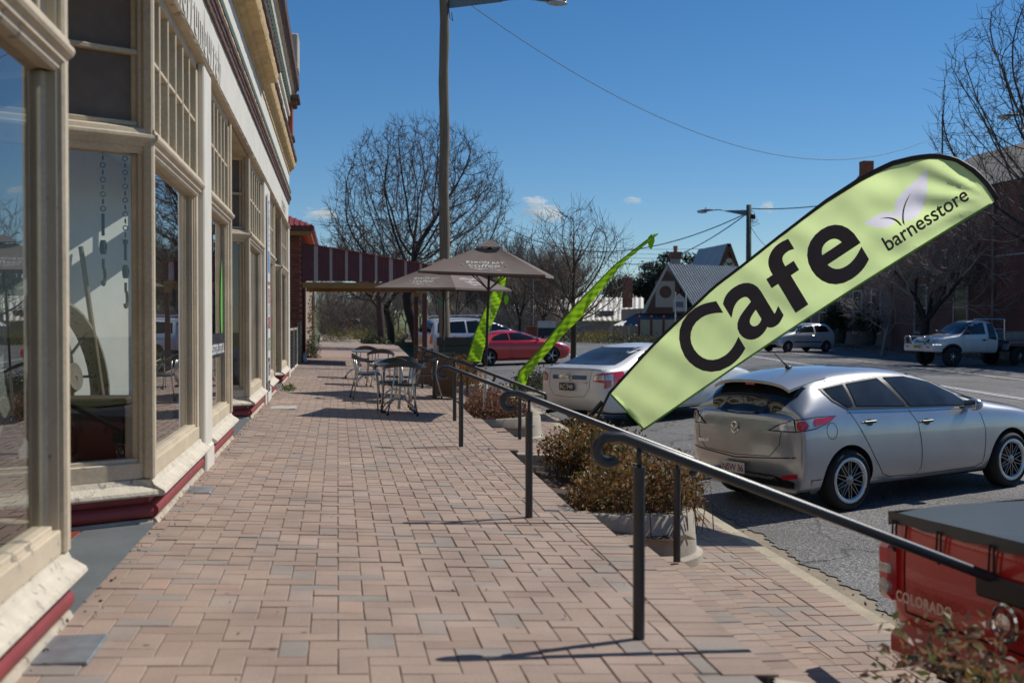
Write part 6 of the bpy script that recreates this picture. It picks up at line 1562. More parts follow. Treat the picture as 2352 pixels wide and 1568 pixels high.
for s_ in (0, 1): tn.grid(lambda u, v: (-2.56+1.74*u, (s_-.5)*1.60+(s_-.5)*.012, .98-.06*v), 20, 2)
m_ton = M('black_tonneau_vinyl', (.06, .07, .075), .42, var=.15, scale=2, fine=(120, .12), bump=.2)
ton = c.part(tn, m_ton, 'tonneau_cover', smooth=True, angle=40)
for y in (.74, .42, .08, -.26, -.6):
    MB().tube([(-2.572, y+.012, .95), (-2.578, y+.016, .84), (-2.578, y, .815), (-2.578, y-.016, .84), (-2.572, y-.012, .95)], .0055, 6).build('elastic_loop', m_blk, ton); MB().blob((-2.575, y, .822), .006, .012, .014, 8, 5).build('button', m_blk, ton)
for sg in (-1, 1):
    lo = MB().box(-2.585, sg*.81-.055, .58, -2.40, sg*.81+.065, .85, c=.03).build('tail_lamp', m_redl, c.root)
    MB().box(-2.589, sg*.81-.045, .70, -2.56, sg*.81+.045, .755, c=.01).build('lamp_lens', m_clr, lo); MB().lathe([(0, -2.592), (.038, -2.588), (.042, -2.57)], 16, (0, sg*.81, .645), 'x').build('lamp_reflector', m_clr, lo)
c.seam([(-.70, .93), (-.70, .545), (.70, .545), (.70, .93)], 'B', .01)
MB().box(-2.60, -.16, .735, -2.575, .16, .83, c=.012).build('tailgate_handle', m_blk, c.root)
text_obj('lettering', 'COLORADO', .066, (-2.600, .50, .625), (0, -1, 0), (0, 0, 1), m_chrome, c.root, bold=.002, spacing=1.1)
bd = MB().lathe([(.06, -2.585), (.07, -2.592), (.08, -2.585)], 24, (-.012, -.02, .66), 'x').build('badge', m_chrome, c.root); MB().blob((-2.604, -.02, .66), .006, .045, .04, 10, 6).build('badge_lion', m_chrome, bd)
bm_ = MB(); bm_.box(-2.615, -.77, .33, -2.45, .77, .50, c=.05); c.part(bm_, c.col, 'bumper'); MB().box(-2.625, -.38, .34, -2.60, .38, .42).build('bumper_step', m_blk, c.root)
plate(c, -2.632, 0, .40, -1, m_plateY, m_plateK, 'BV 27')
MB().box(-2.3, -.42, .36, 1.6, .42, .5).build('chassis', m_under, c.root)
for wx in (-1.52, 1.5):
    for sg in (-1, 1): c.wheel(wx, sg*.77, .355, .235, .21, (m_alloy, m_alloyd, 6, 'plain'))
c.place(5.62, 5.42, 78.5, 3.05, 1.52); c.root.matrix_world = c.root.matrix_world @ Matrix.Diagonal((1.06, 1.03, 1.13, 1))
# dark blue ute tail, further along
c = Car('parked_ute', 'dark blue ute behind the leaning dark tree trunk', 'ute', paint('navy_paint', (.02, .03, .06), .2, .3), 'cars parked along the street')
P = dict(W=.86, H=1.68, Hr=1.66, HA=1.6, xr=-.75, xf=2.5, zb=.42, zd=1.1, beltr=1.06, beltf=1.02, xb=-.68, xa=-.5, xA=.7, xc=1.35, zc=1.06, zn=.95, wt=.62, web=.68, rb=.02)
c.body(car_rows(P), {3: .3, 0: .6, 4: .35}, wheels=((1.5, .36),), wr=.42, half=.86, levels=1)
c.both([(-.5, 1.14), (-.45, 1.5), (.6, 1.52), (1.1, 1.12)], m_tint, 'side_window', eps=.006); c.patch([(-.52, 1.5), (.52, 1.5), (.56, 1.15), (-.56, 1.15)], 'B', m_tint, 'rear_window', eps=.006)
me, bv = loft_body(bedrow(-2.5, -.80), {4: .7, 0: .7, 2: .1}, wheels=((-1.5, .36),), wr=.42, half=.875, levels=1, mats=[c.col, m_under]); put('cargo_bed', me, c.root)
MB().box(-2.6, -.8, .38, -2.48, .8, .52, c=.02).build('bumper', m_chrome, c.root)
for sg in (-1, 1): MB().box(-2.515, sg*.78-.05, .55, -2.4, sg*.78+.06, .85, c=.02).build('tail_lamp', m_redl, c.root)
for wx in (-1.5, 1.5):
    for sg in (-1, 1): c.wheel(wx, sg*.77, .355, .235, .2, (m_alloyd, m_alloyd, 6, 'plain'))
c.place(6.4, 66, 70, 3.0, 1.5)
# ================================================================ TREES AND SHRUBS
m_bark = M('dark_bark', (.045, .036, .030), .95, var=.35, scale=6, bump=.8, stretch=(3, 3, .7))
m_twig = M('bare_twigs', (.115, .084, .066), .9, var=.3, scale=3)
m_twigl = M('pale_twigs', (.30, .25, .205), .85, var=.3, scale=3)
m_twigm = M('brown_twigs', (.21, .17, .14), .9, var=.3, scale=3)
def grow_tree(seed, h, trunk_r, trunk_h, levels, spread, nchild, up=.25, twist=.16, lean=(0, 0), tip=.010, ratio=.62, fork=4, minr=.006, start_ang=35):
    """bare branching tree: returns two mesh builders, trunk with limbs and the twigs of the crown"""
    rg = random.Random(seed); TR, CR = MB(), MB()
    def rv(s): return Vector((rg.gauss(0, s), rg.gauss(0, s), rg.gauss(0, s)))
    def grow(p, d, L, r, lev):
        n = 5 if lev < 2 else 4 if lev == 2 else 3
        pts = [p.copy()]; dirs = []; rad = [r]; q = p.copy(); dd = d.copy()
        r1 = max(minr, r*(.62 if lev else .72))
        for i in range(n):
            dd = (dd+rv(twist if lev else twist*.4)+Vector((0, 0, up*(.55 if lev > 1 else .35)/n*2))).normalized(); q = q+dd*(L/n); pts.append(q.copy()); dirs.append(dd.copy()); rad.append(r+(r1-r)*(i+1)/n)
        (TR if lev <= 1 else CR).tube(pts, rad, 9 if lev == 0 else 6 if lev == 1 else 4 if lev == 2 else 3, caps=False)
        if lev >= levels: return
        k = fork if lev == 0 else nchild
        for c in range(k):
            t = (.35+.65*(c+.6)/k) if lev else (.70+.30*(c+.5)/k)
            i = min(n-1, int(t*n)); f = t*n-i; pp = pts[i]+(pts[i+1]-pts[i])*f; rr = rad[i]+(rad[i+1]-rad[i])*f
            ax = dirs[i].orthogonal().normalized(); ax.rotate(Matrix.Rotation(rg.uniform(0, 6.283) if lev else (c+rg.uniform(-.2, .2))*6.283/k, 3, dirs[i]))
            a = R(rg.uniform(.6, 1.25)*(start_ang if lev == 0 else spread)); nd = dirs[i]*math.cos(a)+ax*math.sin(a)
            grow(pp, nd.normalized(), L*ratio*rg.uniform(.75, 1.15) if lev else h*.42*rg.uniform(.85, 1.1), max(minr, rr*(.62 if lev else .58)), lev+1)
        if lev: grow(q, dd, L*ratio*rg.uniform(.8, 1.1), max(minr, r1*.9), lev+1)
    grow(Vector((0, 0, -.2)), Vector((lean[0], lean[1], 1)).normalized(), trunk_h, trunk_r, 0)
    return TR, CR
def colonize(seed, n, vol, trunk, D=.32, di=2.2, dk=.62, tip=.009, expo=2.35, twigs=2, twl=.45, maxit=120, jit=.25, upb=.12):
    """crown grown towards points scattered through its volume, pipe-model radii; returns trunk and crown builders"""
    rg = np.random.RandomState(seed); A = np.array([vol(rg) for _ in range(n)]); N = [np.array(p, float) for p in trunk]; par = [-1]+list(range(len(trunk)-1))
    near = np.full(n, 1e9); idx = np.zeros(n, int); alive = np.ones(n, bool)
    def upd(k0):
        for k in range(k0, len(N)):
            d = np.linalg.norm(A-N[k], axis=1); m_ = d < near; near[m_] = d[m_]; idx[m_] = k
    upd(0)
    for it in range(maxit):
        act = alive & (near < (di if it > 6 else 99))
        if not act.any(): break
        k0 = len(N); src = np.unique(idx[act])
        for s_ in src:
            v = A[act & (idx == s_)]-N[s_]; v = (v/np.linalg.norm(v, axis=1)[:, None]).sum(0); v[2] += upb; v += rg.normal(0, jit, 3); q = np.linalg.norm(v)
            if q < 1e-6: continue
            N.append(N[s_]+v/q*D); par.append(int(s_))
        if len(N) > 16000: break
        upd(k0); alive &= near > dk
    K = len(N); ch = [[] for _ in range(K)]
    for i in range(1, K): ch[par[i]].append(i)
    rad = [0.]*K
    for i in range(K-1, -1, -1): rad[i] = (sum(rad[c_]**expo for c_ in ch[i]) or tip**expo)**(1/expo)
    TR, CR = MB(), MB(); big_ = max(rad)
    def chain(i, p):
        pts, rr = ([N[p]] if p >= 0 else []), ([min(rad[p], rad[i]*1.15)] if p >= 0 else [])
        while True:
            pts.append(N[i]); rr.append(rad[i])
            if not ch[i]: break
            c_ = sorted(ch[i], key=lambda k: -rad[k])
            for o_ in c_[1:]: stack.append((o_, i))
            i = c_[0]
        if len(pts) > 1:
            mx = rr[0]; (TR if mx > big_*.22 else CR).tube([Vector(q) for q in pts], rr, 10 if mx > big_*.5 else 6 if mx > .05 else 4 if mx > .02 else 3, caps=False)
    stack = [(0, -1)]
    while stack: chain(*stack.pop())
    for i in range(len(trunk), K):
        if rad[i] < tip*3.2:
            b = N[i]-N[par[i]]; b /= max(1e-6, np.linalg.norm(b))
            for _ in range(twigs if not ch[i] else rg.randint(0, twigs)):
                d = b*.9+rg.normal(0, .55, 3); d[2] += .15; d /= np.linalg.norm(d); L = twl*rg.uniform(.5, 1.3); m_ = N[i]+d*L*.5+rg.normal(0, .05, 3)*L; CR.tube([Vector(N[i]), Vector(m_), Vector(N[i]+d*L+np.array([0, 0, .1*L]))], [tip*.8, tip*.7, tip*.5], 3, caps=False)
    return TR, CR
def dome(cx, cy, cz, rx, ry, rz, hollow=.35, low=-.75):
    def f(rg):
        while True:
            v = rg.uniform(-1, 1, 3); q = np.linalg.norm(v)
            if hollow*rg.uniform(0, 1) < q < 1 and v[2] > low: return (cx+v[0]*rx, cy+v[1]*ry, cz+v[2]*rz)
    return f
def plant_tree(name, label, loc, TR, CR, mt=None, mc=None, rz=0, sc=1., group=None, cat='tree'):
    t = thing(name, label, cat, loc, rz, group); t.scale = (sc, sc, sc)
    a = TR.build('trunk', mt or m_bark, t, smooth=True, fix=False); b = CR.build('crown', mc or m_twig, t, fix=False); return t
# the big bare tree behind the verandah
TR, CR = colonize(5, 5200, dome(.35, 0, 7.0, 4.9, 4.4, 5.1, .3, -.72), [(.3, 0, -.2), (.15, 0, .6), (-.05, 0, 1.4), (-.25, 0, 2.1), (-.3, .0, 2.7)], D=.29, di=2.4, dk=.43, tip=.0115, expo=2.12, twigs=5, twl=.55)
big = plant_tree('bare_tree', 'large spreading bare tree behind the striped verandah and timber pole', (3.9, 62, -.1), TR, CR)
# street tree in the kerb blister, upright whippy twigs with hanging seed pods
TR, CR = colonize(21, 2000, dome(.05, 0, 2.95, 1.6, 1.5, 1.85, .35, -.62), [(0, 0, -.2), (.02, 0, .4), (.05, 0, .9), (.06, 0, 1.3)], D=.15, di=1.1, dk=.185, tip=.0055, expo=2.2, twigs=2, twl=.42, upb=.45, jit=.2)
st = plant_tree('street_tree', 'small bare street tree with upright twigs behind the white sedan', (6.0, 30.2, zroad(6, 30)), TR, CR)
pod = MB(); rg = random.Random(3)
for i in range(420):
    v = Vector(CR.v[rg.randrange(len(CR.v))])
    L = rg.uniform(.03, .07); w_ = .012; a = rg.uniform(0, 3.14); c_, s_ = math.cos(a)*w_, math.sin(a)*w_
    pod.quad(v, v+Vector((c_, s_, -L*.5)), v+Vector((rg.gauss(0, .01), 0, -L)), v-Vector((c_, s_, L*.5)), 0, rg.random())
struct(pod.build('seed_pods', leaf_mat('pod_brown', [(.05, .02, .012), (.12, .05, .03), (.09, .04, .025)], .8, .2), st, fix=False), 'stuff')
# right-hand trees on the far verge
TRa, CRa = colonize(9, 4200, dome(0, 0, 8.2, 5.2, 4.6, 6.0, .3, -.7), [(0, 0, -.2), (0, 0, .8), (.05, 0, 1.6), (0, 0, 2.4), (0, 0, 3.0)], D=.31, di=2.6, dk=.46, tip=.0115, expo=2.12, twigs=3, twl=.6, upb=.3)
t1 = plant_tree('bare_tree', 'tall bare tree rising over the brick building at the right edge', (28.9, 43.6, -.2), TRa, CRa, sc=1.08)
TRb, CRb = grow_tree(14, 6.4, .24, 1.9, 5, 40, 4, up=.15, twist=.2, ratio=.66, fork=5, minr=.011, start_ang=42)
t2 = plant_tree('bare_tree', 'dark-trunked bare tree in front of the brick building behind the ute', (26.9, 51.5, zroad(24, 51)+.1), TRb, CRb, mc=m_twigl)
TRs, CRs = grow_tree(31, 3.6, .075, 1.5, 4, 40, 5, up=.1, twist=.2, lean=(.12, 0), ratio=.68, fork=4, minr=.009, start_ang=45)
t3 = plant_tree('sapling', 'slender leaning bare sapling on the far verge beside the ute', (25.6, 53.2, zroad(24, 53)+.1), TRs, CRs, m_twigl, m_twigl)
# dark trunks past the verandah
TRc, CRc = grow_tree(40, 8, .30, 3.0, 4, 38, 4, up=.12, twist=.2, lean=(.08, 0), ratio=.66, fork=5, minr=.012, start_ang=46)
plant_tree('bare_tree', 'dark bare tree with low trunk beside the far maroon post', (2.9, 79, -.1), TRc, CRc)
q = copy_tree([o for o in bpy.data.objects if o.get('label', '').startswith('dark bare tree')][0]); q.location = (3.9, 88, -.1); q.rotation_euler = (0, 0, 2.1); q['label'] = 'farther dark bare tree among the grasses at the end of the footpath'
# background wood of bare trees
WD = [grow_tree(60+i, 7.5, .16, 2.4, 4, 26 if i else 34, 5, up=.55 if i else .3, twist=.13, ratio=.66, fork=5, minr=.016, start_ang=28 if i else 38) for i in range(3)]
protos = []
rg = random.Random(8)
spots = []
for k in range(34):
    u = rg.random(); dist = rg.uniform(88, 150); pxx = 1000+(1310-1000)*((k+.5)/34)+rg.uniform(-10, 10)
    az = YAW+math.atan((pxx-1176)/2720); spots.append((dist*math.tan(az), dist))
for k, pxx in enumerate((1128, 1142, 1160, 1110)):
    spots.append((105*math.tan(YAW+math.atan((pxx-1176)/2720)), 105+k*3))
for i, (x, y) in enumerate(spots):
    v = i % 3; lb = 'grey-brown leafless tree in the wood behind the parked cars'
    if i < 3:
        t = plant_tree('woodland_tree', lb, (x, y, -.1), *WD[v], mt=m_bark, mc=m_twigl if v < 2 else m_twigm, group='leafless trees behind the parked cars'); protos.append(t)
    else: t = copy_tree(protos[v]); t.location = (x, y, -.1)
    t.rotation_euler = (0, 0, rg.uniform(0, 6.28)); s_ = rg.uniform(.62, .95)*(1.0 if i < 34 else 1.35); t.scale = (s_*.8, s_*.8, s_)
# wood to the left beyond the path
for i in range(16):
    t = copy_tree(protos[i % 3]); dist = rg.uniform(120, 190); az = YAW+math.atan((745+i*17-1176)/2720); t.location = (dist*math.tan(az), dist, -.1); t.rotation_euler = (0, 0, rg.uniform(0, 6.28)); s_ = rg.uniform(.55, .95); t.scale = (s_, s_, s_)
    t['label'] = 'leafless tree in the hazy wood beyond the end of the footpath'; t['group'] = 'leafless trees beyond the footpath'
# tangled undergrowth
def thicket(n, fn, L, seed, r=.012):
    rg = random.Random(seed); mb = MB()
    for i in range(n):
        x, y, z = fn(rg); p = Vector((x, y, z)); d = Vector((rg.gauss(0, .5), rg.gauss(0, .5), 1)).normalized(); l = L*rg.uniform(.5, 1.2)
        mb.tube([p, p+d*l*.5+Vector((rg.gauss(0, .1), rg.gauss(0, .1), 0))*l, p+d*l+Vector((rg.gauss(0, .3), rg.gauss(0, .3), -.1))*l], [r, r*.7, r*.4], 3, caps=False)
    return mb
def und(rg):
    pxx = rg.uniform(1000, 1300); d = rg.uniform(88, 124); az = YAW+math.atan((pxx-1176)/2720); return (d*math.tan(az), d, rg.uniform(-.1, 1.6))
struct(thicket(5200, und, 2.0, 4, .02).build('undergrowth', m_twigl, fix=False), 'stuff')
def und2(rg):
    pxx = rg.uniform(735, 900); d = rg.uniform(105, 150); az = YAW+math.atan((pxx-1176)/2720); return (d*math.tan(az), d, rg.uniform(-.1, 2.2))
struct(thicket(3000, und2, 2.2, 5, .022).build('undergrowth', m_twig, fix=False), 'stuff')

# ---- leafy things
def leaves(n, fn, size, seed, flat=.0, aspect=.45, droop=.0):
    rg = random.Random(seed); mb = MB()
    for i in range(n):
        p = Vector(fn(rg)); d = Vector((rg.gauss(0, 1), rg.gauss(0, 1), rg.gauss(0, .8)+.35-droop)).normalized(); u = d.cross(Vector((rg.gauss(0, 1), rg.gauss(0, 1), rg.gauss(0, 1)))).normalized()
        L = size*rg.uniform(.6, 1.35); w_ = L*aspect*.5; nn = d.cross(u)
        mb.add([p, p+d*L*.45+u*w_+nn*w_*.3, p+d*L-nn*L*.06, p+d*L*.45-u*w_+nn*w_*.3], [(0, 1, 2, 3)], 0, min(.999, max(0, rg.gauss(.5, .27))))
    return mb
C_P1 = [(.06, .028, .014), (.18, .075, .03), (.32, .15, .06), (.31, .18, .07), (.20, .15, .045), (.11, .12, .03), (.05, .075, .02)]
C_P2 = [(.05, .02, .016), (.13, .045, .03), (.24, .095, .06), (.30, .15, .09), (.16, .09, .05), (.09, .075, .03)]
C_P3 = [(.06, .03, .012), (.24, .085, .02), (.36, .15, .03), (.16, .12, .03), (.10, .12, .03)]
C_P0 = [(.05, .035, .025), (.14, .085, .055), (.24, .12, .06), (.38, .20, .10), (.26, .20, .13), (.20, .20, .06), (.10, .16, .03)]
def hedge_vol(y0, y1, x0, x1, zlo, zhi, seed):
    rgc = random.Random(seed); cl = []
    n = max(3, int((y1-y0)/.45))
    for i in range(n):
        for j in range(2): cl.append((XE((y0+y1)/2)+rgc.uniform(x0+.12, x1-.12), y0+(i+rgc.uniform(.2, .8))*(y1-y0)/n, rgc.uniform(zlo+.12, zhi-.14), rgc.uniform(.2, .34)))
    def f(rg):
        c_ = cl[rg.randrange(len(cl))]
        while True:
            v = Vector((rg.gauss(0, 1), rg.gauss(0, 1), rg.gauss(0, 1)))
            if v.length > .1: break
        v = v.normalized()*c_[3]*rg.uniform(.35, 1.08)
        x = c_[0]+v.x; x = min(x, XE(c_[1])+x1+rg.uniform(0, .06)); x = max(x, XE(c_[1])+x0-rg.uniform(0, .05))
        return (x, c_[1]+v.y, max(zlo, c_[2]+v.z*.85))
    return f
def shrub(label, i, y0, y1, x0, x1, zlo, zhi, n, size, cols, seed, stems, aspect=.45, r=.005):
    f = hedge_vol(y0, y1, x0, x1, zlo, zhi, seed); c = ((XE(y0)+(x0+x1)/2), (y0+y1)/2, zlo)
    t = thing('planter_shrub', label, 'shrub', c); T = Matrix.Translation((-c[0], -c[1], -c[2]))
    o = leaves(n, f, size, seed+1, aspect=aspect).build('foliage', leaf_mat('leaf_%d' % i, cols), t, fix=False); o.data.transform(T)
    rg = random.Random(seed+2); mb = MB()
    for k in range(stems):
        p = f(rg); b = Vector((p[0]+rg.gauss(0, .06), p[1]+rg.gauss(0, .06), zlo)); p = Vector(p)+Vector((0, 0, .05)); m_ = (b+p)/2+Vector((rg.gauss(0, .04), rg.gauss(0, .04), rg.gauss(0, .03)))
        mb.tube([b, m_, p], [r, r*.7, r*.35], 4, caps=False)
    o = mb.build('stems', M('shrub_stems', (.085, .05, .032), .8, var=.3), t, fix=False); o.data.transform(T)
    return t
s1 = shrub('dense green and russet leafy shrub filling the second planter', 1, 8.52, 12.4, .02, .96, -.30, .29, 15000, .05, C_P1, 100, 420)
s2 = shrub('dry reddish-brown shrub around the umbrella pole', 2, 17.2, 20.6, .02, .80, -.30, .16, 8000, .05, C_P2, 120, 220)
s3 = shrub('orange-leaved shrub behind the canvas windbreak', 3, 25.3, 29, .0, .8, -.25, .45, 5000, .055, C_P3, 140, 120)
s0 = shrub('blurred twiggy shrub with orange and green leaves in the bottom right corner', 4, 2.8, 4.16, -.10, 1.3, -.40, .13, 3600, .05, C_P0, 160, 1300, aspect=.55, r=.006)
# fallen dry leaves and twigs on the near shrub: long bare arching stems
rg = random.Random(77); mb = MB()
for k in range(46):
    b = Vector((XE(3.6)+rg.uniform(-.05, 1.1), rg.uniform(3.1, 4.0), .0)); a = rg.uniform(0, 6.28); L = rg.uniform(.25, .5); d = Vector((math.cos(a)*.7, math.sin(a)*.7, .55))
    mb.tube([b, b+d*L*.5, b+d*L+Vector((0, 0, -.06))], [.006, .005, .003], 5, caps=False)
struct(mb.build('arching_stems', MATS['shrub_stems'], s0, fix=False), 'stuff'); s0.children[-1].matrix_parent_inverse = Matrix.Translation(-s0.location)
# leafy kerb shrub beyond the sedan
def ball(cx, cy, cz, rx, ry, rz):
    def f(rg):
        v = Vector((rg.gauss(0, 1), rg.gauss(0, 1), rg.gauss(0, 1))).normalized()*rg.uniform(.5, 1.05)
        k = 1+.22*math.sin(v.x*7+v.y*5)*math.cos(v.z*6+v.y*4); return (cx+v.x*rx*k, cy+v.y*ry*k, max(cz-.05, cz+abs(v.z)*rz*k))
    return f
def bush(name, label, loc, rx, ry, rz, n, size, cols, mi, seed, group=None, aspect=.45, stems=20):
    t = thing(name, label, 'shrub', loc, 0, group); f = ball(0, 0, 0, rx, ry, rz)
    leaves(n, f, size, seed, aspect=aspect).build('foliage', leaf_mat('leaf_'+mi, cols), t, fix=False); rg = random.Random(seed); mb = MB()
    for k in range(stems):
        p = Vector(f(rg)); mb.tube([(p.x*.2, p.y*.2, -.05), p*.6, p], [.012, .008, .004], 4, caps=False)
    mb.build('stems', m_twig, t, fix=False); return t
C_G = [(.03, .035, .02), (.07, .075, .04), (.12, .12, .07), (.05, .06, .03)]; C_Y = [(.12, .09, .02), (.28, .22, .05), (.20, .17, .05), (.1, .1, .03)]; C_D = [(.015, .022, .01), (.035, .05, .02), (.06, .075, .03), (.025, .035, .015)]
bush('kerb_shrub', 'grey-green shrub on the kerb blister left of the white sedan', (4.9, 28.6, zroad(5, 28)), .9, 1.2, .62, 5000, .07, C_G, 'kerb', 200)
ki = MB(); ki.box(4.3, 27.2, zroad(5, 28)-.05, 6.6, 31.4, zroad(5, 29)+.13, c=.04); struct(ki.build('kerb_island', m_conc))
for i, (pxx, d, rx, rz, cc, mi) in enumerate([(770, 84, 1.0, 1.0, C_Y, 'sedge'), (815, 92, 1.3, 1.1, C_Y, 'sedge'), (838, 96, 1.2, .9, C_G, 'sage'), (900, 90, 1.2, 1.3, C_Y, 'sedge'), (928, 94, 1.3, 1.2, C_Y, 'sedge'), (860, 76, .9, .5, C_G, 'sage'), (945, 80, 1.0, .6, C_G, 'sage')]):
    az = YAW+math.atan((pxx-1176)/2720); bush('verge_shrub', ['yellow sedge tussock left of the distant four-wheel drive', 'yellow sedge tussock right of the distant four-wheel drive', 'grey-green shrub behind the end of the gravel path', 'yellow sedge tussock left of the dark trunks', 'yellow sedge tussock between the dark trunks', 'low grey-green shrub at the foot of the maroon post', 'low grey-green shrub beside the blue ute'][i], (d*math.tan(az), d, -.1), rx, rx, rz, 900, .22, cc, mi, 300+i, 'tussocks at the end of the footpath', .12 if mi == 'sedge' else .3, 6)
# litter in the gutter and along the foot of the shopfront, a weed in the joint
def gut(rg): y = rg.uniform(5, 26); return (XE(y)+KO+.03+abs(rg.gauss(0, .12)), y, zroad(4, y)-.008+rg.uniform(0, .01))
struct(leaves(900, gut, .035, 700, aspect=.5).build('gutter_litter', leaf_mat('litter_near', [(.06, .04, .025), (.16, .10, .06), (.24, .17, .11)], .8, .1), fix=False), 'stuff')
def foot(rg): y = rg.uniform(4, 30); x = -1.13+abs(rg.gauss(0, .05)) if rg.random() < .8 else rg.uniform(-1.1, 1.5); return (x, y, zp(x)+.003)
struct(leaves(420, foot, .02, 701, aspect=.6).build('paving_litter', leaf_mat('litter_near', []), fix=False), 'stuff')
bush('weed', 'small green weed growing at the foot of the last shop window', (-.93, 22.6, zp(-.93)), .14, .35, .10, 220, .06, [(.05, .08, .02), (.12, .17, .04), (.2, .22, .06)], 'weed', 702, None, .3, 4)
# vine on the fence past the house
t = thing('vine_hedge', 'green and russet vine growing over the fence past the brick house', 'vine', (-1.35, 47, 0))
def vf(rg):
    y = rg.uniform(-3.2, 8); return (rg.uniform(-.3, .22)+.08*math.sin(y*3), y, abs(rg.gauss(0, 1.0))*.0+rg.uniform(0, 2.2+.35*math.sin(y*1.7)))
leaves(7000, vf, .12, 400).build('foliage', leaf_mat('leaf_vine', [(.09, .05, .025), (.14, .085, .04), (.07, .09, .02), (.10, .13, .03), (.2, .2, .05)]), t, fix=False)
MB().box(-.3, -3.2, 0, -.22, 8, 2.0).build('fence', m_brush, t)
b = bush('pot_shrub', 'dark green rosemary bush at the foot of the fence past the brick house', (-.98, 43.2, .0), .35, .7, .75, 1600, .09, C_D, 'rose', 410, None, .2)
# eucalypts behind the cottage
def gum(label, loc, H, rx, seed):
    t = thing('gum_tree', label, 'tree', loc, 0, 'gum trees behind the cottage'); TR, CR = grow_tree(seed, H*.7, .35, H*.3, 3, 38, 3, up=.35, twist=.15, ratio=.68, fork=4, minr=.03, start_ang=38)
    TR.build('trunk', M('gum_bark', (.16, .13, .1), .9, var=.3, scale=2), t, smooth=True, fix=False); CR.build('branches', m_twig, t, fix=False)
    rgc = random.Random(seed); cl = []
    for k in range(34):
        a = rgc.uniform(0, 6.28); rr = rx*math.sqrt(rgc.random()); cl.append((rr*math.cos(a), rr*math.sin(a), H*(.42+.5*rgc.random()*(1-.5*(rr/rx)**2)), rgc.uniform(.9, 1.7)))
    def f(rg):
        c_ = cl[rg.randrange(len(cl))]; v = Vector((rg.gauss(0, 1), rg.gauss(0, 1), rg.gauss(0, .7))).normalized()*c_[3]*rg.uniform(.3, 1.05); return (c_[0]+v.x, c_[1]+v.y, c_[2]+v.z*.7)
    leaves(9000, f, .42, seed+5, aspect=.4, droop=.5).build('crown', leaf_mat('leaf_gum', [(.012, .02, .012), (.03, .042, .025), (.05, .065, .04), (.022, .033, .02)], .5, .15), t, fix=False)
gum('broad dark gum tree behind the cottage chimney', (41.5, 138, 0), 11.0, 6.2, 71); gum('dark gum tree left of the cottage gable', (36.6, 142, 0), 8.2, 5.0, 72); gum('low gum tree further left over the white shed', (31, 150, 0), 5.6, 4.2, 73)
# ================================================================ ACROSS THE STREET, POLES AND WIRES
def wp(pxx, pyy, depth):
    """world point seen at a picture position (2352 wide) at a given real distance"""
    f = Vector((math.sin(YAW)*math.cos(PIT), math.cos(YAW)*math.cos(PIT), -math.sin(PIT))); r_ = Vector((math.cos(YAW), -math.sin(YAW), 0)); u_ = r_.cross(f)
    return Vector((0, 0, 1.28))+(f+r_*((pxx-1176)/2720)-u_*((pyy-784)/2720))*depth
m_iron = M('corrugated_iron', (.46, .47, .48), .45, .3, var=.12, scale=.6)
m_irond = M('dark_corrugated_iron', (.13, .145, .17), .5, .2, var=.15, scale=.6)
m_cot = M('cottage_cream', (.40, .37, .30), .75, var=.1, scale=1)
m_brown = M('brown_gable', (.12, .07, .05), .85, var=.2, scale=1)
m_cbrick = M('church_brick', (.27, .095, .05), .9, var=.2, scale=1.2, fine=(9, .25))
m_dbrick = M('dull_brick', (.235, .10, .078), .9, var=.25, scale=.8)
m_wfr = M('window_frame_white', (.6, .58, .52), .6)
m_dglass = M('dark_window', (.02, .022, .025), .1, spec=.8)
def iron_roof(A, B, Cc, D, rib, mat, name, parent, o):
    """four corners A-B eave, D-C ridge; ribs run from eave to ridge"""
    A, B, Cc, D = [Vector(p)-o for p in (A, B, Cc, D)]; n = max(2, int((B-A).length/rib)); nn = (B-A).cross(D-A).normalized()
    if nn.z < 0: nn = -nn
    mb = MB()
    for i in range(n*2):
        t0, t1 = i/(n*2), (i+1)/(n*2); w0, w1 = (rib*.12 if i % 2 else -rib*.12), (-rib*.12 if i % 2 else rib*.12)
        mb.quad(A.lerp(B, t0)+nn*w0, A.lerp(B, t1)+nn*w1, D.lerp(Cc, t1)+nn*w1, D.lerp(Cc, t0)+nn*w0)
    return mb.build(name, mat, parent)
# cottage with steep gable
D0 = 98
o = wp(1535, 765, D0); o.z = -.1
ct = thing('cottage', 'cream cottage with steep gable, grey iron roof and tall chimney across the street', 'cottage', o)
g0, g1, ga = wp(1468, 718, D0), wp(1598, 718, D0), wp(1527, 606, D0)
back = Vector((9, 9, 0))*.9
w_ = MB(); w_.prism([(0, 0)]*0 or [(g0.x-o.x+.8, -.1), (g1.x-o.x+3.5, -.1), (g1.x-o.x+3.5, 2.6), (g0.x-o.x+.8, 2.6)], 'y', .2, 10); w_.build('wall', m_cot, ct)
gm = MB(); L0, L1, LA = Vector((g0.x-o.x+.35, -.25, g0.z)), Vector((g1.x-o.x-.35, -.25, g1.z)), Vector((ga.x-o.x, -.25, ga.z-.25)); gm.add([L0, L1, LA, L0+Vector((0, .4, 0)), L1+Vector((0, .4, 0)), LA+Vector((0, .4, 0))], [(0, 1, 2), (3, 4, 5), (0, 1, 4, 3), (1, 2, 5, 4), (0, 2, 5, 3)]); gm.build('gable', m_brown, ct)
gp = MB(); cxg = ga.x-o.x; gp.box(cxg-.9, -.29, g0.z+.55, cxg+.75, -.26, g0.z+2.7); gpo = gp.build('gable_panel', m_cot, ct)
MB().lathe([(0, -.3), (.5, -.3), (.55, -.27)], 20, (cxg-.05, 0, g0.z+1.8), 'y').build('gable_vent', m_brown, gpo)
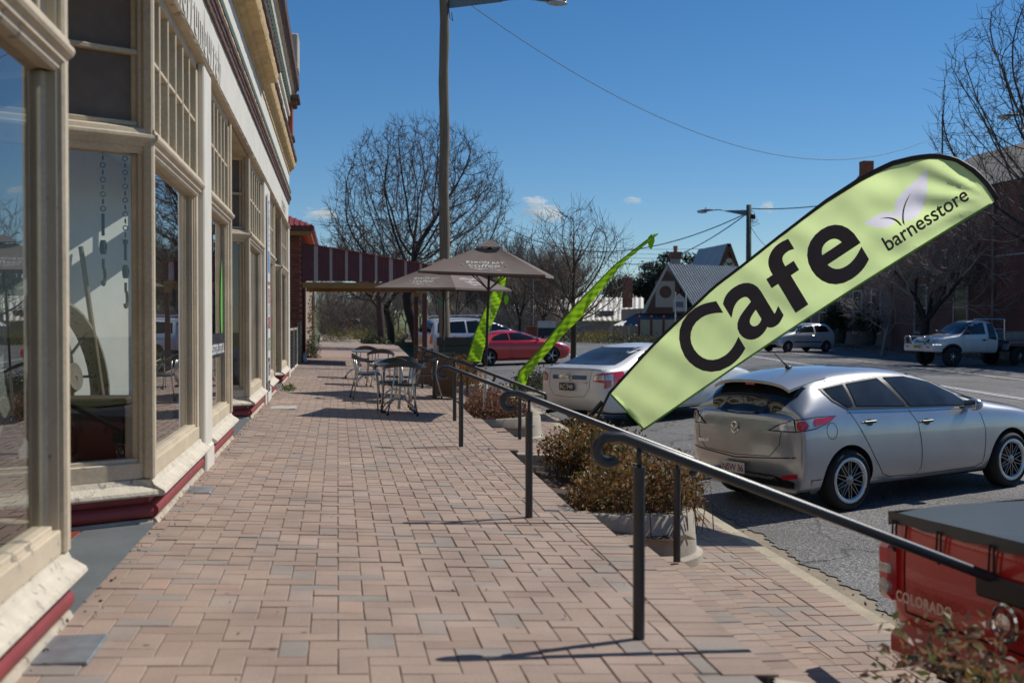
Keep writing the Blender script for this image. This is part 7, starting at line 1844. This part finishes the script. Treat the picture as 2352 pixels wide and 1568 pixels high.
rg_ = Vector((8.5, 4.5, 0)); ra = Vector((ga.x, ga.y-.6, ga.z)); rl = Vector((g0.x-.1, ga.y-.6, g0.z-.05)); rr = Vector((g1.x+.1, ga.y-.6, g1.z-.05))
iron_roof(rr, rr+rg_, ra+rg_, ra, .3, m_iron, 'roof', ct, o); iron_roof(rl, rl+rg_, ra+rg_, ra, .3, m_iron, 'roof', ct, o)
r2 = wp(1598, 628, D0+4); iron_roof(rr+Vector((6.2, 2.2, -.3)), rr+Vector((15, 4, -.3)), ra+Vector((15, 7, -.2)), ra+Vector((8.4, 4.6, -.2)), .3, m_irond, 'roof', ct, o)
va = rl+Vector((-2.8, 1.4, -1.0)); vb = rr+Vector((2.6, 0, -.9)); vb.y = va.y = rl.y-1.6
iron_roof(va, vb, rr+Vector((0, .8, .05)), rl+Vector((0, .8, .05)), .3, m_irond, 'verandah_roof', ct, o)
for i in range(8):
    p = va.lerp(vb, i/7)-o; MB().box(p.x-.09, p.y+.1, -.1, p.x+.09, p.y+.28, p.z-.05).build('verandah_post', m_cot, ct)
for i in range(5):
    x = g0.x-o.x+1.2+i*1.5; MB().box(x, .16, .5, x+.8, .19, 2.1).build('window', m_dglass, ct)
ch = wp(1554, 655, D0+1)-o; chm = MB(); chm.box(ch.x-.42, ch.y, ch.z-.6, ch.x+.42, ch.y+.7, ch.z+.4, 0); chm.box(ch.x-.36, ch.y+.06, ch.z+.402, ch.x+.36, ch.y+.64, ch.z+2.2, 1); chm.box(ch.x-.46, ch.y, ch.z+2.202, ch.x+.46, ch.y+.7, ch.z+2.8, 0)
chm.build('chimney', [m_dbrick, m_cot], ct); MB().lathe([(.16, 0), (.2, .5), (.16, .5)], 10, (ch.x, ch.y+.35, ch.z+2.8)).build('chimney_pot', M('terracotta', (.45, .15, .07), .8), ct)
p = wp(1443, 660, D0+8)-o; MB().box(p.x-.4, p.y, p.z-1.8, p.x+.4, p.y+.6, p.z+.9).build('chimney', m_dbrick, ct)
# white shed behind
o2 = wp(1360, 760, 112); o2.z = -.1; sh = thing('shed', 'long white-roofed shed behind the bare street tree', 'shed', o2)
a, b, c_, d = wp(1230, 735, 112), wp(1478, 735, 112), wp(1478, 683, 120), wp(1245, 683, 120); iron_roof(a, b, c_, d, .5, M('white_iron', (.66, .62, .54), .6, var=.06, scale=.5), 'roof', sh, o2)
q = a-o2; MB().box(q.x, .3, -.1, q.x+(b-a).length-.5, 10, q.z-.1).build('wall', M('shed_wall', (.3, .28, .25), .8), sh)
p = wp(1390, 716, 114)-o2; MB().box(p.x-.7, p.y-.6, p.z-.55, p.x+.7, p.y+.4, p.z+.1).build('skylight', m_irond, sh)
# cream fence in front of the cottage
o3 = wp(1467, 769, 88); o3.z = -.15; fe = thing('panel_fence', 'cream panel fence with dark red posts in front of the cottage', 'fence', o3)
e3 = wp(1700, 769, 84)-o3; e3.z = 0; n3 = 8
m_fp = M('fence_cream', (.42, .36, .25), .75, var=.08, scale=.8); m_fpo = M('fence_post_red', (.2, .07, .05), .7)
for i in range(n3):
    a, b = e3*(i/n3), e3*((i+1)/n3); MB().bar((a+Vector((0, 0, .85))), (b+Vector((0, 0, .85))), 1.7, .04, up=(0, 1, 0)).build('panel', m_fp, fe) if False else MB().add([a, b, b+Vector((0, 0, 1.66)), a+Vector((0, 0, 1.66)), a+Vector((.0, .04, 0)), b+Vector((0, .04, 0)), b+Vector((0, .04, 1.66)), a+Vector((0, .04, 1.66))], [(0, 1, 2, 3), (4, 5, 6, 7), (3, 2, 6, 7)]).build('panel', m_fp, fe)
    po = MB().box(a.x-.07, a.y-.1, -.1, a.x+.07, a.y, 1.8).build('post', m_fpo, fe); MB().blob((a.x, a.y-.05, 1.86), .09, .09, .09, 8, 6).build('finial', m_fpo, po)
# brick church gable behind the cottage
D1 = 128; o4 = wp(1690, 765, D1); o4.z = -.1; cu_ = thing('church', 'brick church gable with white quatrefoil vent behind the flag', 'church', o4)
a, b, t = wp(1632, 650, D1)-o4, wp(1760, 650, D1)-o4, wp(1668, 560, D1)-o4
b = Vector((2*t.x-a.x, a.y, a.z)); mb = MB(); mb.add([(a.x+.5, 0, -.1), (b.x-.5, 0, -.1), (b.x-.5, 0, b.z), (t.x, 0, t.z-.4), (a.x+.5, 0, a.z), (a.x+.5, 9, -.1), (b.x-.5, 9, -.1), (b.x-.5, 9, b.z), (t.x, 9, t.z-.4), (a.x+.5, 9, a.z)], [(0, 1, 2, 3, 4), (5, 6, 7, 8, 9), (0, 5, 9, 4), (1, 6, 7, 2)]); mb.build('wall', m_cbrick, cu_)
iron_roof(b+o4+Vector((.2, -.6, -.1)), b+o4+Vector((.2, 10, -.1)), t+o4+Vector((0, 10, 0)), t+o4+Vector((0, -.6, 0)), .35, m_iron, 'roof', cu_, o4); iron_roof(a+o4+Vector((-.2, -.6, -.1)), a+o4+Vector((-.2, 10, -.1)), t+o4+Vector((0, 10, 0)), t+o4+Vector((0, -.6, 0)), .35, m_iron, 'roof', cu_, o4)
for (p, q) in ((a, t), (b, t)): MB().bar(Vector((p.x, -.62, p.z-.2)), Vector((q.x, -.62, q.z-.05)), .12, .35).build('barge_board', m_brown, cu_)
v = t-Vector((-.25, 0, 2.4)); vo = MB()
for (dx, dz) in ((0, .45), (0, -.45), (.3, 0), (-.3, 0)): vo.lathe([(0, -.06), (.36, -.06), (.42, -.0)], 16, (v.x+dx, -.02, v.z+dz), 'y')
struct(vo.build('quatrefoil_vent', m_wfr, cu_), 'stuff')
p = wp(1610, 672, D1)-o4; iron_roof(wp(1598, 705, D1-3), wp(1720, 705, D1-3), wp(1720, 655, D1), wp(1645, 650, D1), .35, M('purple_slate', (.16, .15, .17), .7), 'porch_roof', cu_, o4)
p = wp(1625, 690, 104); p.z = -.1; tag(MB().tube([(0, 0, 0), (0, 0, 5.6)], .12, 8).build('timber_post', M('grey_pole', (.16, .14, .12), .9, var=.3, scale=3), loc=p), 'plain grey timber post between cottage and church', 'post')
# brick building along the far side
BX = 30.2; o5 = Vector((BX, 50, 0)); bb = thing('brick_building', 'large dark brick building behind bare trees at the right', 'building', o5)
MB().box(0, -9, -.3, 11, 11.5, 7.75).build('wall', m_dbrick, bb)
iron_roof((BX-.35, 40, 7.7), (BX-.35, 62, 7.7), (BX+5, 62, 10.6), (BX+5, 40, 10.6), .22, M('pale_roof_iron', (.42, .36, .29), .6, var=.15, scale=.5), 'roof', bb, o5)
MB().box(-.05, 11.502, -.3, 8, 25.5, 4.7).build('wing_wall', M('wing_brick', (.26, .175, .145), .9, var=.2, scale=.8), bb)
iron_roof((BX-.3, 61.6, 4.7), (BX-.3, 75.8, 4.7), (BX+4, 75.8, 6.3), (BX+4, 61.6, 6.3), .25, m_irond, 'wing_roof', bb, o5)
gbm = MB(); gx = wp(1994, 382, 78)-o5; gbm.add([(gx.x-2.6, gx.y, 4), (gx.x+2.6, gx.y, 4), (gx.x+2.6, gx.y, gx.z-3.2), (gx.x, gx.y, gx.z-.2), (gx.x-2.6, gx.y, gx.z-3.2), (gx.x-2.6, gx.y+.8, 4), (gx.x+2.6, gx.y+.8, 4), (gx.x+2.6, gx.y+.8, gx.z-3.2), (gx.x, gx.y+.8, gx.z-.2), (gx.x-2.6, gx.y+.8, gx.z-3.2)], [(0, 1, 2, 3, 4), (0, 5, 9, 4), (1, 6, 7, 2), (3, 8, 9, 4), (2, 7, 8, 3)]); gbm.build('gable_tower', m_cbrick, bb)
MB().box(gx.x-.35, gx.y-.1, gx.z-1.2, gx.x+.35, gx.y+.6, gx.z+.35).build('chimney', m_cbrick, bb)
# bricks nearest the ute and wing: pilasters, windows, door, downpipes
for (y, w2, z0, z1) in ((12.8, 1.0, .7, 3.1), (15.2, 1.0, .7, 3.1), (20.2, 1.0, .7, 3.1), (22.6, 1.0, .7, 3.1), (7.6, 1.2, .8, 3.2), (3.6, 1.2, .8, 3.2)):
    x0 = -.05 if y > 11 else 0; wo = MB().box(x0-.03, y, z0, x0-.005, y+w2, z1).build('window', m_dglass, bb)
    for (a, b_) in ((y-.09, y), (y+w2, y+w2+.09)): MB().box(x0-.06, a, z0, x0-.004, b_, z1).build('window_frame', m_wfr, wo)
    for z in (z0-.07, (z0+z1)/2, z1): MB().box(x0-.07, y-.1, z, x0-.003, y+w2+.1, z+.07).build('window_frame', m_wfr, wo)
    MB().box(x0-.05, y-.15, z1+.08, x0-.003, y+w2+.15, z1+.42).build('lintel', M('orange_brick_lintel', (.30, .12, .06), .85), wo)
do = MB().box(-.09, 17.6, -.2, -.055, 18.6, 2.6).build('door', M('door_white', (.55, .55, .52), .6), bb)
for (z0, z1) in ((.2, 1.0), (1.15, 1.9), (2.0, 2.5)): MB().box(-.1, 17.75, z0, -.091, 18.45, z1).build('pane', m_dglass, do)
for y in (1.2, -2.4): MB().tube([(-.1, y, -.2), (-.1, y, 7.6)], .07, 8).build('downpipe', M('pale_pipe', (.3, .24, .2), .6), bb)
MB().tube([(-.1, -2.2, 4.35), (-.1, .9, 4.35)], .05, 6).build('signal_bar', M('pale_bar', (.5, .5, .48), .5), bb)
for (y0, y1, z0, z1) in ((2.4, 5.5, 3.6, 5.0), (9.0, 12.5, 4.2, 5.6), (14, 17, 3.2, 4.4)): MB().bar((-.12, y0, z1), (-.6, y1, z0), .08, .08).build('awning_stay', M('stay_red', (.12, .035, .03), .7), bb)
MB().box(-.12, 24.0, 2.0, -.055, 25.2, 2.9).build('red_sign', M('dull_red_sign', (.25, .02, .03), .6), bb)
# barrel planters with bushes by the wing wall
for i, (y, h, nm) in enumerate(((65.8, 1.7, 'spiky green plant in a half barrel by the white door'), (61.8, 1.5, 'rounder green plant in a half barrel nearer the ute'))):
    t = thing('barrel_planter', nm, 'planter', (28.9, y, zroad(24, y)+.22), 0, 'barrel planters by the brick wing')
    MB().lathe([(0, 0), (.42, 0), (.52, .4), (.5, .75), (.44, .75), (.42, .7), (0, .7)], 18).build('barrel', M('barrel_wood', (.10, .085, .075), .85, var=.3, scale=4), t, smooth=True, angle=40)
    leaves(1800, ball(0, 0, .75, .8, .8, h), .28 if i == 0 else .16, 500+i, aspect=.2 if i == 0 else .4).build('foliage', leaf_mat('leaf_barrel', C_D), t, fix=False)
# grey paling fence behind the ute
t = thing('paling_fence', 'grey corrugated fence behind the silver ute', 'fence', (28.6, 40.5, zroad(24, 44)+.1)); mp_ = M('grey_paling', (.16, .155, .15), .8, .1, var=.2, rnd=.2, scale=3)
for i in range(60): MB().box(0, -7+i*.2, 0, .03+.02*(i % 2), -7+i*.2+.19, 2.05).build('paling', mp_, t)
for z in (.4, 1.7): MB().box(.055, -7, z, .1, 5, z+.08).build('fence_rail', mp_, t)
t = thing('picket_fence', 'low white picket fence seen over the ute tray', 'fence', (27.4, 38.0, zroad(24, 40)+.1))
for i in range(46): MB().box(0, -4+i*.16, 0, .02, -4+i*.16+.09, 1.15).build('picket', m_wfr, t)
for z in (.3, .9): MB().box(.022, -4, z, .05, 3.4, z+.06).build('fence_rail', m_wfr, t)
# verge: leaf litter and low plants near the ute, sign boards
def lit(rg): y = rg.uniform(36, 75); return (XK(y)+abs(rg.gauss(1.0, .9))+.2, y, zroad(24, y)+.16)
struct(leaves(4000, lit, .09, 600, aspect=.5).build('leaf_litter', leaf_mat('litter', [(.1, .06, .04), (.2, .13, .09), (.3, .22, .16)], .8, .1), fix=False), 'stuff')
for i, (pxx, d, rx, rz, cc, mi, nm) in enumerate([(1360, 80, 1.6, .8, C_Y, 'sedge', 'yellow tussock on the far verge behind the street tree'), (1400, 82, 1.7, .9, C_Y, 'sedge', 'yellow tussock on the far verge left of the cream fence'), (1330, 84, 1.8, .7, C_G, 'sage', 'dull green low shrub on the far verge, leftmost'), (1440, 80, 2.2, .5, C_G, 'sage', 'dull low ground cover in front of the cream fence'), (1500, 78, 2.2, .5, C_G, 'sage', 'dull low ground cover nearer the flag')]):
    p = wp(pxx, 770, d); bush('verge_shrub', nm, (p.x, p.y, zroad(24, p.y)+.1), rx, rx, rz, 1100, .2, cc, mi, 620+i, 'low plants on the far verge', .14 if mi == 'sedge' else .35, 6)
p = wp(1256, 760, 78); sgn = thing('notice_board', 'small white and dark notice board beyond the red coupe', 'sign', (p.x, p.y, -.2)); q = 36/34.9
MB().box(-.6, -.03, 1.15, .6, .03, 1.6).build('upper_panel', m_wfr, sgn); MB().box(-.6, -.03, .6, .6, .03, 1.145).build('lower_panel', M('sign_navy', (.02, .025, .04), .5), sgn)
for sg in (-.5, .5): MB().box(sg-.04, .032, 0, sg+.04, .09, 1.6).build('leg', m_blk, sgn)
p = wp(1221, 762, 80); bpz = thing('brick_pillar', 'short brick pillar carrying a pole beyond the coupe', 'pillar', (p.x, p.y, -.2)); MB().box(-.35, -.35, 0, .35, .35, 1.25, c=.02).build('shaft', m_cbrick, bpz); MB().tube([(0, 0, 1.25), (0, 0, 5.2)], .13, 8).build('pole', MATS['grey_pole'], bpz)
p = wp(1112, 690, 118); hs = thing('hazard_sign', 'small yellow diamond road sign among the trees', 'sign', (wp(1005, 700, 118).x-4, 118, 0))
hs.location = (wp(952, 712, 118).x, 118, 0); MB().tube([(0, 0, 0), (0, 0, 2.3)], .04, 6).build('pole', m_steel, hs); MB().obb((0, -.06, 2.5), (.33, 0, .33), (0, .02, 0), (-.33, 0, .33)).build('panel', M('sign_yellow', (.75, .42, .02), .5), hs)
p = wp(1388, 745, 84); rs = thing('street_sign', 'white historic street sign on two posts before the cottage', 'sign', (wp(1563, 760, 86).x, wp(1563, 760, 86).y, -.1))
for dx in (-.4, .4): MB().tube([(dx, 0, 0), (dx, 0, 3.6)], .05, 6).build('post', m_steel, rs)
MB().prism([(-.55, 2.2), (.35, 2.2), (.35, 3.1), (-.1, 3.5), (-.55, 3.1)], 'y', -.03, .03).build('panel', m_wfr, rs); MB().box(-.4, -.034, 2.5, .2, -.031, 2.9).build('picture', M('sign_grey', (.2, .2, .2), .6), rs)

# ---- poles, lamps and wires
m_pole = M('weathered_pole', (.21, .165, .115), .95, var=.3, scale=3, stretch=(9, 9, .35), bump=.9, fine=(30, .25))
m_lampm = M('lamp_grey', (.17, .19, .20), .45, .4, var=.1)
m_bowl = M('lamp_bowl', (.6, .6, .58), .15, trans=.3)
def lamp_arm(parent, p0, d, L, rise, sc=1.):
    """bracket arm and lantern; d is the horizontal direction"""
    d = Vector(d).normalized(); p0 = Vector(p0)
    n_ = Vector((-d.y, d.x, 0))*.03*sc
    a, b = p0, p0+d*L*.62+Vector((0, 0, .14*rise+.06)); mb = MB()
    mb.add([a+n_+Vector((0, 0, .16)), a-n_+Vector((0, 0, .16)), a-n_-Vector((0, 0, .16)), a+n_-Vector((0, 0, .16)), b+n_*.6+Vector((0, 0, .03)), b-n_*.6+Vector((0, 0, .03)), b-n_*.6-Vector((0, 0, .03)), b+n_*.6-Vector((0, 0, .03))], [(0, 1, 2, 3), (4, 5, 6, 7), (0, 1, 5, 4), (1, 2, 6, 5), (2, 3, 7, 6), (3, 0, 4, 7)])
    arm = mb.build('bracket', m_lampm, parent)
    e = p0+d*L+Vector((0, 0, .12*rise+.10)); MB().tube([b-d*.1, b+d*.25+Vector((0, 0, .05)), e-d*.3+Vector((0, 0, .03)), e], .03*sc, 8).build('arm', m_lampm, parent, smooth=True)
    hd = MB(); hh = .09*sc; K = 10
    def lp(u, v): a_ = v*2*math.pi; w_ = math.sin(math.pi*min(1, .12+u*.88))**.6*.13*sc*(1-.35*u); return e+d*(u*.92*sc)+Vector((-d.y, d.x, 0))*w_*math.cos(a_)+Vector((0, 0, math.sin(a_)*w_*.62+.02-.05*u))
    hd.grid(lp, K, 14); lo = hd.build('lantern', m_lampm, parent, smooth=True)
    c_ = e+d*.62*sc+Vector((0, 0, -.10*sc)); MB().blob(c_, .22*sc*abs(d.x)+.1*sc, .22*sc*abs(d.y)+.1*sc, .085*sc, 12, 8).build('bowl', m_bowl, lo, smooth=True)
    MB().lathe([(0, .07*sc), (.035*sc, .07*sc), (.04*sc, 0)], 10, e+d*.4*sc+Vector((0, 0, .09*sc))).build('photocell', M('photocell_red', (.12, .03, .03), .5), lo)
PX, PY = 3.12, 35.0; pz = zl(30)
pl = thing('power_pole', 'tall weathered timber power pole with street lamp arm by the cafe tables', 'pole', (PX, PY, pz))
n = 26; pts = [(.015*math.sin(i*.9), .01*math.cos(i*1.3), 11.9*i/n) for i in range(n+1)]; MB().tube(pts, [.165-.03*i/n+.006*math.sin(i*2.1) for i in range(n+1)], 14).build('shaft', m_pole, pl, smooth=True)
lamp_arm(pl, (.14, 0, 10.75-pz-.04), (math.cos(YAW), -math.sin(YAW), 0), 2.55, 0., 1.05)
MB().tube([(.15, -.1, 11.2), (.12, -.14, 10.9), (.16, -.1, 10.6), (.25, -.08, 10.5), (.22, -.06, 10.75)], .012, 6).build('lamp_cable', m_blk, pl)
MB().box(-.17, -.175, 2.1, -.02, -.165, 2.35).build('pole_tag', M('tag_green', (.05, .25, .12), .6), pl)
q = wp(1719, 800, 66); p2 = thing('power_pole', 'green-grey power pole with lamp arm rising behind the cafe flag', 'pole', (q.x, q.y, -.1)); top = wp(1719, 471, 66).z+.1
MB().tube([(0, 0, 0), (0, 0, top)], [.17, .14], 12).build('shaft', M('green_grey_pole', (.10, .115, .085), .9, var=.25, scale=3), p2, smooth=True)
lamp_arm(p2, (-.14, 0, top-.45), (-1, .1, 0), 1.9, .3, .95)
for k in range(4): MB().tube([(.1, -.1, top-.3-.2*k), (.3+.1*k, -.1, top-.45-.2*k), (.15, -.1, top-.9-.1*k)], .018, 5).build('cable_loop', m_blk, p2)
MB().box(.05, -.2, top-.8, .3, -.1, top-.55).build('insulator_box', m_blk, p2)
q = wp(2440, 800, 60); p3 = thing('street_lamp', 'street lamp head reaching in from the right edge over the bare tree', 'lamp', (q.x, q.y, -.1)); top = wp(2440, 268, 60).z+.1
MB().tube([(0, 0, 0), (0, 0, top+.3)], [.17, .14], 12).build('shaft', MATS['green_grey_pole'], p3, smooth=True); lamp_arm(p3, (-.14, 0, top-.1), (-1, .15, 0), 2.1, .3, 1.25)
q = wp(2164, 440, 64); ms = thing('roof_mast', 'thin dark mast standing above the brick building roof', 'mast', (q.x, q.y, 7.6)); MB().tube([(0, 0, 0), (0, 0, wp(2164, 262, 64).z-7.6)], .045, 6).build('tube', m_blk, ms)
for k in range(3): MB().bar((-.5, 0, 2+.8*k), (.5, 0, 2+.8*k), .02, .02).build('rung', m_blk, ms)
m_wire = M('wire', (.02, .02, .022), .6)
def wire(label, p, q, sag, r=.012, n=24):
    p, q = Vector(p), Vector(q); pts = [p.lerp(q, i/n)-Vector((0, 0, sag*4*(i/n)*(1-i/n))) for i in range(n+1)]
    o = MB().tube([v-p for v in pts], r, 5).build('overhead_wire', m_wire, loc=p, smooth=True); return tag(o, label, 'wire', 'overhead wires')
A = wp(1048, -12, 35.4); wire('long sagging wire from the timber pole to the mast on the brick building', A, wp(2164, 307, 64), 2.9, .012, 40)
wire('wire from the roof mast to the right edge of the picture', wp(2164, 307, 64), wp(2420, 288, 60), .3, .012)
T = wp(1719, 488, 66)
wire('upper twisted cable running left from the far power pole', T, wp(1150, 515, 96), 2.2, .03); wire('lower sagging cable from the far power pole to the wood', T, wp(1380, 590, 110), 1.6, .032)
wire('cable running right from the far power pole behind the flag', wp(1722, 479, 66), wp(1990, 455, 62), .2, .028); wire('thin service wire dropping right from the far pole', wp(1724, 520, 66), wp(1800, 575, 72), .5, .014)
for k, (y0, y1) in enumerate(((540, 569), (552, 580), (561, 590))): wire(['top', 'middle', 'bottom'][k]+' of three thin far wires crossing behind the street tree', wp(1140, y0, 150), wp(1660, y1, 150), .8, .022)
for k, (y0, y1) in enumerate(((508, 508), (514, 516))): wire(['upper', 'lower'][k]+' of two thin wires behind the big bare tree', wp(715, y0, 130), wp(905, y1, 130), .2, .02)
# ================================================================ CLOUDS (small fair-weather cumulus, far away)
def cloud_mat():
    m, n, l, b = nt('cloud_vapour'); n.remove(b); out = n['Material Output']
    tc = n.new('ShaderNodeTexCoord'); oi = n.new('ShaderNodeObjectInfo')
    ln = n.new('ShaderNodeVectorMath'); ln.operation = 'LENGTH'; l.new(tc.outputs['Object'], ln.inputs[0])
    of = n.new('ShaderNodeVectorMath'); of.operation = 'ADD'; l.new(tc.outputs['Object'], of.inputs[0])
    mu = n.new('ShaderNodeMath'); mu.operation = 'MULTIPLY'; mu.inputs[1].default_value = 37; l.new(oi.outputs['Random'], mu.inputs[0])
    cb = n.new('ShaderNodeCombineXYZ'); l.new(mu.outputs[0], cb.inputs[0]); l.new(mu.outputs[0], cb.inputs[2]); l.new(cb.outputs[0], of.inputs[1])
    nz = n.new('ShaderNodeTexNoise'); nz.inputs['Scale'].default_value = 2.1; nz.inputs['Detail'].default_value = 5; nz.inputs['Roughness'].default_value = .55; l.new(of.outputs[0], nz.inputs['Vector'])
    # density = noise - radius
    a = n.new('ShaderNodeMath'); a.operation = 'MULTIPLY_ADD'; a.inputs[1].default_value = 2.3; a.inputs[2].default_value = -.55; l.new(nz.outputs[0], a.inputs[0])
    s_ = n.new('ShaderNodeMath'); s_.operation = 'SUBTRACT'; l.new(a.outputs[0], s_.inputs[0]); l.new(ln.outputs['Value'], s_.inputs[1])
    mr = n.new('ShaderNodeMapRange'); mr.inputs[1].default_value = 0.; mr.inputs[2].default_value = .45; mr.inputs[3].default_value = 0; mr.inputs[4].default_value = .055; l.new(s_.outputs[0], mr.inputs[0])
    v = n.new('ShaderNodeVolumePrincipled'); v.inputs['Color'].default_value = (1, 1, 1, 1); v.inputs['Anisotropy'].default_value = .2; l.new(mr.outputs[0], v.inputs['Density'])
    l.new(v.outputs[0], out.inputs['Volume']); return m
m_cloud = cloud_mat()
for i, (pxx, pyy, w_, h, lb) in enumerate([(738, 492, 62, 20, 'small flat white cloud low at the end of the shop roof'), (1252, 492, 72, 26, 'largest white cloud above the bare street tree'), (1232, 466, 52, 19, 'small puffy cloud just above the largest cloud'), (1453, 460, 36, 12, 'tiny white cloud right of the largest cloud'), (1760, 475, 34, 16, 'little white cloud beside the far power pole')]):
    D = 2600; p = wp(pxx, pyy, D); k = D/2720
    o = MB().blob((0, 0, 0), 1, 1, 1, 16, 10).build('cloud', m_cloud, loc=p); o.scale = (w_*k*1.0, w_*k*.7, h*k*1.15); tag(o, lb, 'cloud', 'small white clouds')
